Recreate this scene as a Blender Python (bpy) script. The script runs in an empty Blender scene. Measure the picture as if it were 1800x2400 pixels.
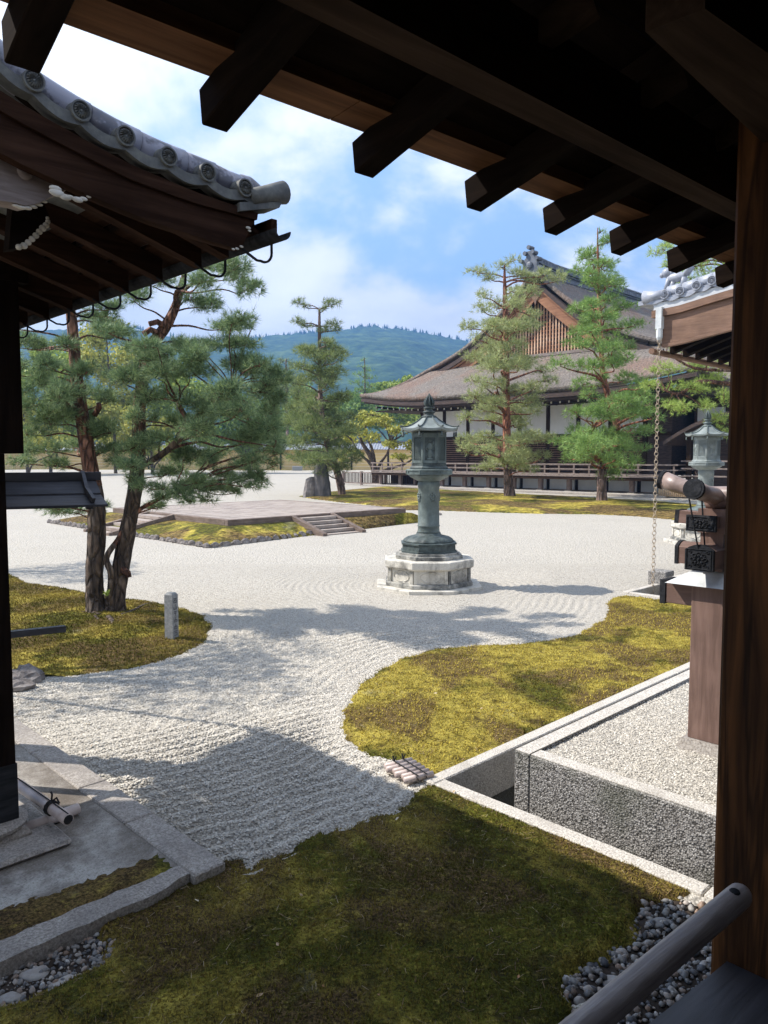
import bpy, math, random
import numpy as np
from mathutils import Matrix, Vector

SC = bpy.context.scene
COL = SC.collection
R = math.radians
random.seed(7)
rng = np.random.default_rng(7)

# ------------------------------------------------------------------ camera
H = 2.2
FPX = 1771.0
PITCH = math.atan(128.0 / FPX)
cam_data = bpy.data.cameras.new('camera')
cam_data.sensor_fit = 'VERTICAL'
cam_data.sensor_height = 36.0
cam_data.lens = FPX / 2400.0 * 36.0
cam_data.clip_start = 0.05
cam_data.clip_end = 12000.0
cam = bpy.data.objects.new('camera', cam_data)
COL.objects.link(cam)
cam.location = (0, 0, H)
cam.rotation_euler = (math.pi / 2 - PITCH, 0, 0)
SC.camera = cam

# ------------------------------------------------------------------ sun and sky
SUN_EL = R(46.5)
SUN_DIR = Vector((-0.986 * math.cos(SUN_EL), 0.167 * math.cos(SUN_EL), math.sin(SUN_EL))).normalized()
sun_data = bpy.data.lights.new('sun', 'SUN')
sun_data.energy = 3.7
sun_data.angle = R(0.55)
sun_data.color = (1.0, 0.94, 0.86)
sun = bpy.data.objects.new('sun', sun_data)
COL.objects.link(sun)
sun.rotation_euler = SUN_DIR.to_track_quat('Z', 'Y').to_euler()

world = bpy.data.worlds.new('World')
SC.world = world
world.use_nodes = True
wn, wl = world.node_tree.nodes, world.node_tree.links
wn.clear()
def wnode(t, **k):
    n = wn.new(t)
    for a, b in k.items():
        setattr(n, a, b)
    return n
def wmath(op, a, b=None, c=None):
    n = wn.new('ShaderNodeMath'); n.operation = op
    for i, v in enumerate((a, b, c)):
        if v is None: continue
        if isinstance(v, (int, float)): n.inputs[i].default_value = v
        else: wl.new(v, n.inputs[i])
    return n.outputs[0]
w_out = wnode('ShaderNodeOutputWorld')
w_bg = wnode('ShaderNodeBackground')
w_bg.inputs['Strength'].default_value = 0.13
sky = wnode('ShaderNodeTexSky', sky_type='NISHITA')
sky.sun_disc = False
sky.sun_elevation = SUN_EL
sky.sun_rotation = math.atan2(SUN_DIR.x, SUN_DIR.y)
sky.air_density = 1.0
sky.dust_density = 0.0
sky.ozone_density = 2.0
w_tc = wnode('ShaderNodeTexCoord')
w_sep = wnode('ShaderNodeSeparateXYZ')
wl.new(w_tc.outputs['Generated'], w_sep.inputs[0])
zc = wmath('ADD', wmath('MAXIMUM', w_sep.outputs['Z'], 0.0), 0.35)
cx = wmath('DIVIDE', w_sep.outputs['X'], zc)
cy = wmath('DIVIDE', w_sep.outputs['Y'], zc)
w_cmb = wnode('ShaderNodeCombineXYZ')
wl.new(cx, w_cmb.inputs[0]); wl.new(cy, w_cmb.inputs[1])
w_map = wnode('ShaderNodeMapping')
w_map.inputs['Location'].default_value = (5.706, 7.258, 0.0)
w_map.inputs['Scale'].default_value = (1.0, 1.0, 1.0)
wl.new(w_cmb.outputs[0], w_map.inputs[0])
n1 = wnode('ShaderNodeTexNoise')
n1.inputs['Scale'].default_value = 2.1
n1.inputs['Detail'].default_value = 9.0
n1.inputs['Roughness'].default_value = 0.56
n1.inputs['Distortion'].default_value = 0.25
wl.new(w_map.outputs[0], n1.inputs['Vector'])
n2 = wnode('ShaderNodeTexNoise')
n2.inputs['Scale'].default_value = 0.9
n2.inputs['Detail'].default_value = 3.0
wl.new(w_map.outputs[0], n2.inputs['Vector'])
# more cloud towards the horizon
low = wmath('MULTIPLY', wmath('MAXIMUM', wmath('SUBTRACT', 0.27, w_sep.outputs['Z']), 0.0), 1.3)
cl = wmath('ADD', wmath('ADD', wmath('MULTIPLY', n1.outputs['Fac'], 0.72), wmath('MULTIPLY', n2.outputs['Fac'], 0.34)), low)
ramp = wnode('ShaderNodeMapRange')
ramp.interpolation_type = 'SMOOTHSTEP'
ramp.inputs['From Min'].default_value = 0.47
ramp.inputs['From Max'].default_value = 0.60
wl.new(cl, ramp.inputs['Value'])
ramp2 = wnode('ShaderNodeMapRange')
ramp2.inputs['From Min'].default_value = 0.35
ramp2.inputs['From Max'].default_value = 0.7
wl.new(n1.outputs['Fac'], ramp2.inputs['Value'])
ccol = wnode('ShaderNodeMix', data_type='RGBA')
ccol.inputs[6].default_value = (3.9, 4.1, 4.7, 1)
ccol.inputs[7].default_value = (6.2, 6.2, 6.3, 1)
wl.new(ramp2.outputs[0], ccol.inputs[0])
boost = wnode('ShaderNodeMix', data_type='RGBA', blend_type='MULTIPLY')
boost.inputs[0].default_value = 1.0
wl.new(sky.outputs[0], boost.inputs[6])
bgrad = wnode('ShaderNodeMix', data_type='RGBA')
bgf = wnode('ShaderNodeMapRange'); bgf.inputs['From Min'].default_value = 0.0; bgf.inputs['From Max'].default_value = 0.55
wl.new(w_sep.outputs['Z'], bgf.inputs['Value']); wl.new(bgf.outputs[0], bgrad.inputs[0])
bgrad.inputs[6].default_value = (0.47, 0.50, 0.62, 1)
bgrad.inputs[7].default_value = (1.50, 1.38, 1.26, 1)
wl.new(bgrad.outputs[2], boost.inputs[7])
cmix = wnode('ShaderNodeMix', data_type='RGBA')
wl.new(wmath('MULTIPLY', ramp.outputs[0], 0.93), cmix.inputs[0])
wl.new(boost.outputs[2], cmix.inputs[6])
wl.new(ccol.outputs[2], cmix.inputs[7])
wl.new(cmix.outputs[2], w_bg.inputs['Color'])
wl.new(w_bg.outputs[0], w_out.inputs['Surface'])

SC.view_settings.view_transform = 'Standard'
SC.view_settings.look = 'None'
SC.view_settings.gamma = 1.0
SC.view_settings.exposure = 1.18
SC.view_settings.use_curve_mapping = False
SC.cycles.max_bounces = 6
SC.cycles.diffuse_bounces = 4
SC.cycles.transparent_max_bounces = 8
SC.cycles.use_denoising = True

# ------------------------------------------------------------------ points on the ground and on planes
def ray(px, py):
    x = (px - 900.0) / FPX
    u = (1200.0 - py) / FPX
    return Vector((x, math.cos(PITCH) + u * math.sin(PITCH), -math.sin(PITCH) + u * math.cos(PITCH)))
def g(px, py, z=0.0):
    d = ray(px, py); t = (z - H) / d.z
    return Vector((d.x * t, d.y * t, z))
def at(px, py, Y):
    d = ray(px, py); t = Y / d.y
    return Vector((d.x * t, Y, H + d.z * t))
def onplane(px, py, p0, direction):
    """meets the upright plane through p0 that runs along direction"""
    n = Vector((-direction[1], direction[0], 0.0))
    d = ray(px, py)
    t = n.dot(Vector((p0[0], p0[1], 0))) / n.dot(d)
    return Vector((d.x * t, d.y * t, H + d.z * t))

GA = math.atan2(0.702, 0.712)          # the temple grid: local x runs right and away, local y left and away
U = Vector((math.cos(GA), math.sin(GA), 0))
V = Vector((-math.sin(GA), math.cos(GA), 0))

# ------------------------------------------------------------------ objects
MATS = {}
def link(o):
    COL.objects.link(o)
    return o
def thing(name, label, cat, loc=(0, 0, 0), rz=0.0, group=None):
    o = link(bpy.data.objects.new(name, None))
    o.location = loc; o.rotation_euler = (0, 0, rz)
    o.empty_display_size = 0.2
    tag(o, label, cat, group)
    return o
def tag(o, label=None, cat=None, group=None, kind=None):
    if label: o['label'] = label
    if cat: o['category'] = cat
    if group: o['group'] = group
    if kind: o['kind'] = kind
    return o
def inv_of(root):
    M = Matrix.Identity(4)
    while root is not None:
        M = (Matrix.Translation(root.location) @ root.rotation_euler.to_matrix().to_4x4()) @ M
        root = root.parent
    return M.inverted()
def np_mesh(name, Vv, F):
    """fast mesh from arrays; F is (m,3) or (m,4)"""
    me = bpy.data.meshes.new(name)
    Vv = np.asarray(Vv, dtype=np.float32); F = np.asarray(F, dtype=np.int32)
    k = F.shape[1]
    me.vertices.add(len(Vv)); me.vertices.foreach_set('co', Vv.ravel())
    me.loops.add(F.size); me.loops.foreach_set('vertex_index', F.ravel())
    me.polygons.add(len(F))
    me.polygons.foreach_set('loop_start', np.arange(0, F.size, k, dtype=np.int32))
    me.polygons.foreach_set('loop_total', np.full(len(F), k, dtype=np.int32))
    me.update(calc_edges=True)
    return me
def place(name, me, mat, parent=None, smooth=False, world=False, **tags):
    if mat is not None and not me.materials:
        me.materials.append(MATS[mat] if isinstance(mat, str) else mat)
    if world and parent is not None:
        me.transform(inv_of(parent))
    if smooth:
        me.polygons.foreach_set('use_smooth', np.ones(len(me.polygons), dtype=bool))
        me.update()
    o = link(bpy.data.objects.new(name, me))
    if parent is not None: o.parent = parent
    tag(o, **tags)
    return o
class MB:
    """collects shapes, built as ONE mesh object"""
    def __init__(s): s.v = []; s.f = []
    def add(s, vs, fs):
        k = len(s.v); s.v.extend([tuple(p) for p in vs]); s.f.extend([tuple(i + k for i in f) for f in fs]); return s
    def box(s, x0, x1, y0, y1, z0, z1):
        return s.add([(x0,y0,z0),(x1,y0,z0),(x1,y1,z0),(x0,y1,z0),(x0,y0,z1),(x1,y0,z1),(x1,y1,z1),(x0,y1,z1)],
                     [(0,3,2,1),(4,5,6,7),(0,1,5,4),(1,2,6,5),(2,3,7,6),(3,0,4,7)])
    def beam(s, a, b, w, h, up=(0, 0, 1)):
        """box bar from a to b (centre line), w wide, h high"""
        a, b = Vector(a), Vector(b); d = (b - a).normalized()
        side = d.cross(Vector(up)).normalized(); top = side.cross(d).normalized()
        vs = []
        for p in (a, b):
            for i, j in ((-1,-1),(1,-1),(1,1),(-1,1)):
                vs.append(p + side * (i * w / 2) + top * (j * h / 2))
        return s.add(vs, [(0,1,2,3),(7,6,5,4),(0,4,5,1),(1,5,6,2),(2,6,7,3),(3,7,4,0)])
    def hexa(s, bottom, top):
        """8 corner solid: bottom 4, top 4 (same order)"""
        n = len(bottom)
        return s.add(list(bottom) + list(top), [tuple(range(n-1,-1,-1)), tuple(range(n,2*n))] +
                     [(i, (i+1)%n, n+(i+1)%n, n+i) for i in range(n)])
    def prism(s, pts, z0, z1):
        return s.hexa([(p[0],p[1],z0) for p in pts], [(p[0],p[1],z1) for p in pts])
    def tube(s, path, radii, n=8, cap=True, bump=0.0):
        path = [Vector(p) for p in path]
        if isinstance(radii, (int, float)): radii = [radii] * len(path)
        k = len(s.v); ref = None
        for i, p in enumerate(path):
            d = (path[min(i+1, len(path)-1)] - path[max(i-1, 0)]).normalized()
            if ref is None:
                ref = Vector((0,0,1)) if abs(d.z) < 0.9 else Vector((1,0,0))
            side = d.cross(ref).normalized(); ref = side.cross(d).normalized()
            for j in range(n):
                a = 2 * math.pi * j / n
                r = radii[i] * (1 + (random.uniform(-bump, bump) if bump else 0))
                s.v.append(tuple(p + side * (math.cos(a) * r) + ref * (math.sin(a) * r)))
        for i in range(len(path) - 1):
            for j in range(n):
                a, b = k + i*n + j, k + i*n + (j+1) % n
                s.f.append((a, b, b + n, a + n))
        if cap:
            s.f.append(tuple(k + j for j in range(n-1, -1, -1)))
            s.f.append(tuple(k + (len(path)-1)*n + j for j in range(n)))
        return s
    def lathe(s, prof, n=24, c=(0, 0), a0=0.0, cap=True, flute=None):
        """prof: list of (radius, z); flute(i,j) scales the radius"""
        k = len(s.v)
        for i, (r, z) in enumerate(prof):
            for j in range(n):
                a = a0 + 2 * math.pi * j / n
                rr = r * (flute(i, j) if flute else 1.0)
                s.v.append((c[0] + rr * math.cos(a), c[1] + rr * math.sin(a), z))
        for i in range(len(prof) - 1):
            for j in range(n):
                a, b = k + i*n + j, k + i*n + (j+1) % n
                s.f.append((a, b, b + n, a + n))
        if cap:
            s.f.append(tuple(k + j for j in range(n-1, -1, -1)))
            s.f.append(tuple(k + (len(prof)-1)*n + j for j in range(n)))
        return s
    def ball(s, c, r, n=8, m=5, sc=(1, 1, 1)):
        prof = []
        k = len(s.v)
        for i in range(m + 1):
            t = math.pi * i / m
            for j in range(n):
                a = 2 * math.pi * j / n
                s.v.append((c[0] + sc[0]*r*math.sin(t)*math.cos(a), c[1] + sc[1]*r*math.sin(t)*math.sin(a), c[2] - sc[2]*r*math.cos(t)))
        for i in range(m):
            for j in range(n):
                a, b = k + i*n + j, k + i*n + (j+1) % n
                s.f.append((a, b, b + n, a + n))
        return s
    def rock(s, c, r, sc=(1, 1, 1), seed=0, n=9, m=6, rough=0.25, rot=0.0):
        rr = random.Random(seed)
        k = len(s.v)
        ax = [Vector((rr.uniform(-1,1), rr.uniform(-1,1), rr.uniform(-1,1))).normalized() for _ in range(7)]
        cut = [rr.uniform(0.55, 0.95) for _ in ax]
        for i in range(m + 1):
            t = math.pi * i / m
            for j in range(n):
                a = 2 * math.pi * j / n
                d = Vector((math.sin(t)*math.cos(a), math.sin(t)*math.sin(a), -math.cos(t)))
                q = 1.0
                for x, cc in zip(ax, cut):
                    dd = d.dot(x)
                    if dd > 0.01 and cc / dd < q: q = cc / dd
                q *= 1 + rr.uniform(-rough, rough) * 0.25 * (0 < i < m)
                p = d * (r * q)
                x, y = p.x * sc[0], p.y * sc[1]
                s.v.append((c[0] + x*math.cos(rot) - y*math.sin(rot), c[1] + x*math.sin(rot) + y*math.cos(rot), c[2] + p.z * sc[2]))
        for i in range(m):
            for j in range(n):
                a, b = k + i*n + j, k + i*n + (j+1) % n
                s.f.append((a, b, b + n, a + n))
        return s
    def mesh(s, name):
        me = bpy.data.meshes.new(name)
        me.from_pydata(s.v, [], s.f); me.update()
        return me
    def build(s, name, mat, parent=None, smooth=False, world=False, bevel=0.0, **tags):
        o = place(name, s.mesh(name), mat, parent, smooth, world, **tags)
        if bevel:
            m = o.modifiers.new('bevel', 'BEVEL'); m.width = bevel; m.segments = 1; m.limit_method = 'ANGLE'; m.angle_limit = R(50)
        return o
def copies(o, parent, transforms):
    """repeat a part with shared mesh data"""
    out = []
    for loc, rot in transforms:
        c = o.copy(); COL.objects.link(c); c.parent = parent
        c.location = loc; c.rotation_euler = rot
        out.append(c)
    return out
def copy_tree(o, parent=None):
    c = o.copy(); COL.objects.link(c); c.parent = parent
    for ch in [x for x in list(COL.objects) if x.parent == o]:
        copy_tree(ch, c)
    return c

# ------------------------------------------------------------------ materials
def hexc(c):
    return (c[0], c[1], c[2], 1.0)
class Mt:
    def __init__(s, name):
        s.m = bpy.data.materials.new(name); s.m.use_nodes = True
        s.n, s.l = s.m.node_tree.nodes, s.m.node_tree.links
        s.b = s.n['Principled BSDF']; s.out = s.n['Material Output']
        s.tc = s.n.new('ShaderNodeTexCoord'); s.co = s.tc.outputs['Object']
        MATS[name] = s.m
    def stretch(s, sc):
        mp = s.n.new('ShaderNodeMapping'); mp.inputs['Scale'].default_value = sc
        s.l.new(s.tc.outputs['Object'], mp.inputs[0]); return mp.outputs[0]
    def noise(s, scale, detail=4.0, rough=0.55, co=None, dist=0.0, out='Fac'):
        n = s.n.new('ShaderNodeTexNoise')
        n.inputs['Scale'].default_value = scale; n.inputs['Detail'].default_value = detail
        n.inputs['Roughness'].default_value = rough; n.inputs['Distortion'].default_value = dist
        s.l.new(co or s.co, n.inputs['Vector']); return n.outputs[out]
    def voro(s, scale, co=None, out='Distance', rnd=1.0, feature='F1'):
        n = s.n.new('ShaderNodeTexVoronoi'); n.feature = feature
        n.inputs['Scale'].default_value = scale; n.inputs['Randomness'].default_value = rnd
        s.l.new(co or s.co, n.inputs['Vector']); return n.outputs[out]
    def ramp(s, fac, stops):
        r = s.n.new('ShaderNodeValToRGB'); e = r.color_ramp.elements
        e[0].position, e[0].color = stops[0][0], hexc(stops[0][1])
        e[1].position, e[1].color = stops[-1][0], hexc(stops[-1][1])
        for p, c in stops[1:-1]:
            x = e.new(p); x.color = hexc(c)
        s.l.new(fac, r.inputs[0]); return r.outputs[0]
    def mr(s, fac, a, b, lo=0.0, hi=1.0, smooth=False):
        r = s.n.new('ShaderNodeMapRange')
        if smooth: r.interpolation_type = 'SMOOTHSTEP'
        for k, v in (('From Min', a), ('From Max', b), ('To Min', lo), ('To Max', hi)): r.inputs[k].default_value = v
        s.l.new(fac, r.inputs['Value']); return r.outputs[0]
    def mix(s, fac, a, b, mode='MIX'):
        x = s.n.new('ShaderNodeMix'); x.data_type = 'RGBA'; x.blend_type = mode
        for i, v in ((0, fac), (6, a), (7, b)):
            if isinstance(v, (int, float)): x.inputs[i].default_value = v
            elif isinstance(v, tuple): x.inputs[i].default_value = hexc(v)
            else: s.l.new(v, x.inputs[i])
        return x.outputs[2]
    def math(s, op, a, b=None):
        n = s.n.new('ShaderNodeMath'); n.operation = op
        for i, v in enumerate((a, b)):
            if v is None: continue
            if isinstance(v, (int, float)): n.inputs[i].default_value = v
            else: s.l.new(v, n.inputs[i])
        return n.outputs[0]
    def color(s, c):
        if isinstance(c, tuple): s.b.inputs['Base Color'].default_value = hexc(c)
        else: s.l.new(c, s.b.inputs['Base Color'])
        return s
    def rough(s, v, spec=None):
        if isinstance(v, (int, float)): s.b.inputs['Roughness'].default_value = v
        else: s.l.new(v, s.b.inputs['Roughness'])
        if spec is not None: s.b.inputs['Specular IOR Level'].default_value = spec
        return s
    def bump(s, h, strength=0.5, dist=0.01):
        if s.b.inputs['Normal'].is_linked:
            prev = s.b.inputs['Normal'].links[0].from_socket
        else: prev = None
        n = s.n.new('ShaderNodeBump'); n.inputs['Strength'].default_value = strength; n.inputs['Distance'].default_value = dist
        s.l.new(h, n.inputs['Height'])
        if prev: s.l.new(prev, n.inputs['Normal'])
        s.l.new(n.outputs[0], s.b.inputs['Normal']); return s
    def island(s):
        n = s.n.new('ShaderNodeNewGeometry'); return n.outputs['Random Per Island']
    def objrand(s):
        n = s.n.new('ShaderNodeObjectInfo'); return n.outputs['Random']
    def translucent(s, col, fac):
        t = s.n.new('ShaderNodeBsdfTranslucent')
        if isinstance(col, tuple): t.inputs[0].default_value = hexc(col)
        else: s.l.new(col, t.inputs[0])
        x = s.n.new('ShaderNodeMixShader'); x.inputs[0].default_value = fac
        s.l.new(s.b.outputs[0], x.inputs[1]); s.l.new(t.outputs[0], x.inputs[2])
        s.l.new(x.outputs[0], s.out.inputs['Surface']); return s

def wood(name, c1, c2, axis, rough=0.7, scale=6.0, spec=0.3, bump=0.25):
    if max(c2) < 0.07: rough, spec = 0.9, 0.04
    m = Mt(name)
    st = {'x': (0.08, 1, 1), 'y': (1, 0.08, 1), 'z': (1, 1, 0.08)}[axis]
    co = m.stretch(st)
    a = m.noise(scale * 5, 5, 0.6, co, 0.6)
    b = m.noise(scale * 0.6, 3, 0.5)
    col = m.mix(m.mr(a, 0.35, 0.68), c1, c2)
    col = m.mix(m.mr(b, 0.35, 0.7, 0.0, 0.45), col, tuple(x * 0.5 for x in c1))
    m.color(col).rough(rough, spec).bump(a, bump, 0.004)
    return m
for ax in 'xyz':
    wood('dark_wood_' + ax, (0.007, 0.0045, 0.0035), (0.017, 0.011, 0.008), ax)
    wood('smoked_wood_' + ax, (0.030, 0.019, 0.013), (0.062, 0.040, 0.027), ax, 0.75)
    wood('brown_wood_' + ax, (0.022, 0.011, 0.007), (0.058, 0.030, 0.019), ax, 0.85, 6.0, 0.08)
    wood('fresh_wood_' + ax, (0.165, 0.095, 0.062), (0.255, 0.150, 0.100), ax, 0.75)
    wood('red_wood_' + ax, (0.145, 0.088, 0.068), (0.230, 0.145, 0.115), ax, 0.7)
pw_ = wood('pillar_wood', (0.030, 0.012, 0.004), (0.150, 0.062, 0.020), 'z', 0.6, 4.0, 0.10, 0.5)
_n = pw_.noise(5.0, 5, 0.6, pw_.stretch((1, 1, 0.05)), 0.8)
_c = pw_.math('ABSOLUTE', pw_.math('SUBTRACT', _n, 0.5))
_base = pw_.b.inputs['Base Color'].links[0].from_socket
pw_.l.new(pw_.mix(pw_.mr(_c, 0.004, 0.022, 0.65, 0.0), _base, (0.008, 0.004, 0.002)), pw_.b.inputs['Base Color'])
wood('board_wood', (0.11, 0.050, 0.024), (0.23, 0.112, 0.052), 'x', 0.8, 6.0, 0.1)
wood('gable_wood', (0.22, 0.10, 0.052), (0.38, 0.19, 0.10), 'y', 0.75, 2.0)
wood('grey_wood_y', (0.16, 0.12, 0.10), (0.36, 0.30, 0.27), 'y', 0.8)
wood('grey_wood_x', (0.16, 0.12, 0.10), (0.36, 0.30, 0.27), 'x', 0.8)
wood('grey_wood_z', (0.14, 0.10, 0.085), (0.28, 0.22, 0.19), 'z', 0.8)
wood('rail_wood', (0.25, 0.215, 0.20), (0.52, 0.465, 0.44), 'x', 0.5, 9.0, 0.4, 0.8)
wood('black_board', (0.035, 0.034, 0.038), (0.075, 0.073, 0.082), 'x', 0.5, 8.0, 0.5)
wood('black_metal', (0.020, 0.021, 0.023), (0.045, 0.046, 0.050), 'x', 0.45, 8.0, 0.5)
wood('stage_wood_x', (0.12, 0.085, 0.065), (0.25, 0.19, 0.155), 'x', 0.8)
wood('stage_wood_y', (0.12, 0.085, 0.065), (0.25, 0.19, 0.155), 'y', 0.8)

m = Mt('bamboo'); a = m.noise(9, 4, 0.6)
m.color(m.mix(m.mr(a, 0.3, 0.7), (0.36, 0.28, 0.25), (0.56, 0.47, 0.42))).rough(0.4, 0.5)
m = Mt('bamboo_dark'); a = m.noise(12, 4, 0.6)
m.color(m.mix(m.mr(a, 0.3, 0.7), (0.19, 0.135, 0.11), (0.33, 0.25, 0.22))).rough(0.4, 0.5)
m = Mt('bamboo_light'); a = m.noise(9, 4, 0.6)
m.color(m.mix(m.mr(a, 0.3, 0.7), (0.50, 0.36, 0.22), (0.66, 0.50, 0.34))).rough(0.5, 0.4)
m = Mt('rope'); m.color((0.012, 0.011, 0.011)).rough(0.9)

m = Mt('roof_tile'); a = m.noise(7, 5, 0.65); b = m.noise(40, 3)
m.color(m.mix(m.mr(a, 0.47, 0.55, smooth=True), (0.27, 0.27, 0.32), (0.10, 0.10, 0.12))).rough(0.38, 0.5).bump(b, 0.15, 0.003)
m = Mt('tile_lichen'); a = m.noise(9, 6, 0.7); b = m.noise(60, 3)
m.color(m.ramp(a, [(0.35, (0.065, 0.068, 0.066)), (0.52, (0.115, 0.118, 0.112)), (0.70, (0.20, 0.205, 0.175))])).rough(0.75).bump(b, 0.3, 0.004)
m = Mt('tile_pale'); a = m.noise(6, 5, 0.6)
m.color(m.mix(m.mr(a, 0.35, 0.65), (0.22, 0.24, 0.28), (0.36, 0.38, 0.43))).rough(0.42, 0.5)
m = Mt('ridge_tile'); a = m.noise(2.5, 5, 0.6)
m.color(m.mix(m.mr(a, 0.35, 0.65), (0.05, 0.058, 0.075), (0.12, 0.135, 0.165))).rough(0.5, 0.5)
m = Mt('white_paint'); a = m.noise(30, 4)
m.color(m.mix(m.mr(a, 0.3, 0.6), (0.40, 0.36, 0.28), (0.62, 0.58, 0.50))).rough(0.7)
m = Mt('pale_metal'); a = m.noise(10, 4)
m.color(m.mix(m.mr(a, 0.3, 0.7), (0.42, 0.44, 0.44), (0.60, 0.62, 0.61))).rough(0.55, 0.5)
m = Mt('plaster'); a = m.noise(0.9, 5, 0.6)
m.color(m.mix(m.mr(a, 0.3, 0.7), (0.62, 0.64, 0.64), (0.76, 0.77, 0.76))).rough(0.9)
m = Mt('plaster_grey'); a = m.noise(0.9, 5, 0.6)
m.color(m.mix(m.mr(a, 0.3, 0.7), (0.44, 0.46, 0.47), (0.58, 0.60, 0.61))).rough(0.9)
m = Mt('yellow_wall'); a = m.noise(0.25, 5, 0.6)
m.color(m.mix(m.mr(a, 0.3, 0.7), (0.60, 0.42, 0.16), (0.72, 0.54, 0.25))).rough(0.9)
m = Mt('wall_line'); m.color((0.80, 0.70, 0.52)).rough(0.9)

# thatch of cypress bark
m = Mt('bark_roof')
a = m.noise(0.22, 5, 0.6); b = m.noise(7.0, 4, 0.7); c = m.voro(5.0)
col = m.ramp(a, [(0.36, (0.17, 0.145, 0.125)), (0.50, (0.235, 0.205, 0.175)), (0.60, (0.25, 0.175, 0.135)), (0.72, (0.235, 0.135, 0.095))])
col = m.mix(m.mr(b, 0.40, 0.62, 0.0, 0.6), col, (0.085, 0.070, 0.060))
b2 = m.noise(16.0, 3, 0.7)
col = m.mix(m.mr(b2, 0.55, 0.72, 0.0, 0.55), col, (0.46, 0.41, 0.36))
m.color(col).rough(0.95).bump(b, 1.0, 0.18).bump(c, 0.6, 0.10)
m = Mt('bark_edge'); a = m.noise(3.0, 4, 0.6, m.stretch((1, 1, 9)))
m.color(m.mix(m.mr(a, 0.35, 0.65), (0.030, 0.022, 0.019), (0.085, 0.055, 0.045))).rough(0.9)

# bronze with verdigris
m = Mt('bronze'); a = m.noise(3.0, 6, 0.65); b = m.noise(14, 4, 0.6, m.stretch((1, 1, 0.25)))
col = m.ramp(a, [(0.34, (0.060, 0.078, 0.072)), (0.52, (0.110, 0.138, 0.128)), (0.70, (0.20, 0.245, 0.228))])
col = m.mix(m.mr(b, 0.45, 0.75, 0.0, 0.5), col, (0.055, 0.070, 0.066))
m.color(col).rough(0.55, 0.5).bump(m.noise(50, 4), 0.2, 0.004)
m = Mt('bronze_pale'); a = m.noise(3.0, 6, 0.65)
m.color(m.ramp(a, [(0.34, (0.135, 0.155, 0.145)), (0.52, (0.20, 0.228, 0.215)), (0.70, (0.29, 0.32, 0.305))])).rough(0.6, 0.4)
m = Mt('bronze_dark'); a = m.noise(9.0, 6, 0.65)
m.color(m.mix(m.mr(a, 0.35, 0.65), (0.028, 0.036, 0.035), (0.085, 0.11, 0.105))).rough(0.6, 0.4)

# pale granite with black weather stains
m = Mt('granite'); a = m.noise(2.6, 6, 0.7); b = m.noise(120, 3); c = m.noise(5.0, 5, 0.6, m.stretch((1, 1, 0.2)))
col = m.mix(m.mr(b, 0.35, 0.65), (0.46, 0.43, 0.36), (0.64, 0.61, 0.54))
col = m.mix(m.mr(a, 0.50, 0.66, 0.0, 0.85), col, (0.11, 0.105, 0.095))
col = m.mix(m.mr(c, 0.55, 0.72, 0.0, 0.6), col, (0.16, 0.145, 0.12))
m.color(col).rough(0.85).bump(b, 0.2, 0.003)
m = Mt('granite_stained'); a = m.noise(3.0, 6, 0.7); b = m.noise(120, 3)
col = m.mix(m.mr(b, 0.35, 0.65), (0.36, 0.34, 0.29), (0.52, 0.50, 0.44))
col = m.mix(m.mr(a, 0.40, 0.58, 0.0, 0.92), col, (0.06, 0.062, 0.060))
m.color(col).rough(0.85)
m = Mt('kerb_stone'); a = m.noise(3.5, 6, 0.65); b = m.voro(95); c = m.noise(160, 3)
c = m.noise(75, 5, 0.75)
col = m.mix(m.mr(c, 0.38, 0.62), (0.19, 0.165, 0.14), (0.47, 0.43, 0.38))
col = m.mix(m.mr(a, 0.45, 0.68, 0.0, 0.6), col, (0.17, 0.15, 0.135))
m.color(col).rough(0.9).bump(c, 0.8, 0.008)
m = Mt('pale_kerb'); a = m.noise(4, 6, 0.65); c = m.voro(80)
col = m.mix(m.mr(m.noise(90, 4, 0.7), 0.36, 0.60), (0.30, 0.27, 0.23), (0.62, 0.58, 0.51))
col = m.mix(m.mr(a, 0.52, 0.72, 0.0, 0.5), col, (0.25, 0.22, 0.18))
m.color(col).rough(0.9).bump(c, 0.5, 0.006)
m = Mt('aggregate'); v = m.voro(92, out='Color'); d = m.voro(92); a = m.noise(2.2, 5, 0.6)
bw = m.n.new('ShaderNodeRGBToBW'); m.l.new(v, bw.inputs[0])
col = m.ramp(bw.outputs[0], [(0.15, (0.13, 0.12, 0.11)), (0.5, (0.27, 0.255, 0.235)), (0.85, (0.46, 0.44, 0.41))])
col = m.mix(m.mr(d, 0.5, 0.8), col, (0.05, 0.045, 0.04))
col = m.mix(m.mr(a, 0.5, 0.68, 0.0, 0.6), col, (0.07, 0.075, 0.05))
m.color(col).rough(0.85)
iv = m.math('SUBTRACT', 1.0, d); m.bump(iv, 0.7, 0.008)
m = Mt('concrete'); a = m.noise(1.6, 6, 0.6); b = m.noise(140, 3); c = m.noise(6, 6, 0.7)
col = m.ramp(a, [(0.38, (0.105, 0.085, 0.065)), (0.48, (0.20, 0.175, 0.145)), (0.60, (0.42, 0.395, 0.35))])
col = m.mix(m.mr(c, 0.50, 0.66, 0.0, 0.6), col, (0.10, 0.082, 0.066))
g2 = m.noise(95, 4, 0.8)
col = m.mix(m.mr(g2, 0.34, 0.50, 0.65, 0.0), col, (0.06, 0.05, 0.042))
col = m.mix(m.mr(g2, 0.60, 0.70, 0.0, 0.5), col, (0.55, 0.53, 0.49))
m.color(col).rough(0.9).bump(g2, 0.6, 0.004)
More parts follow.
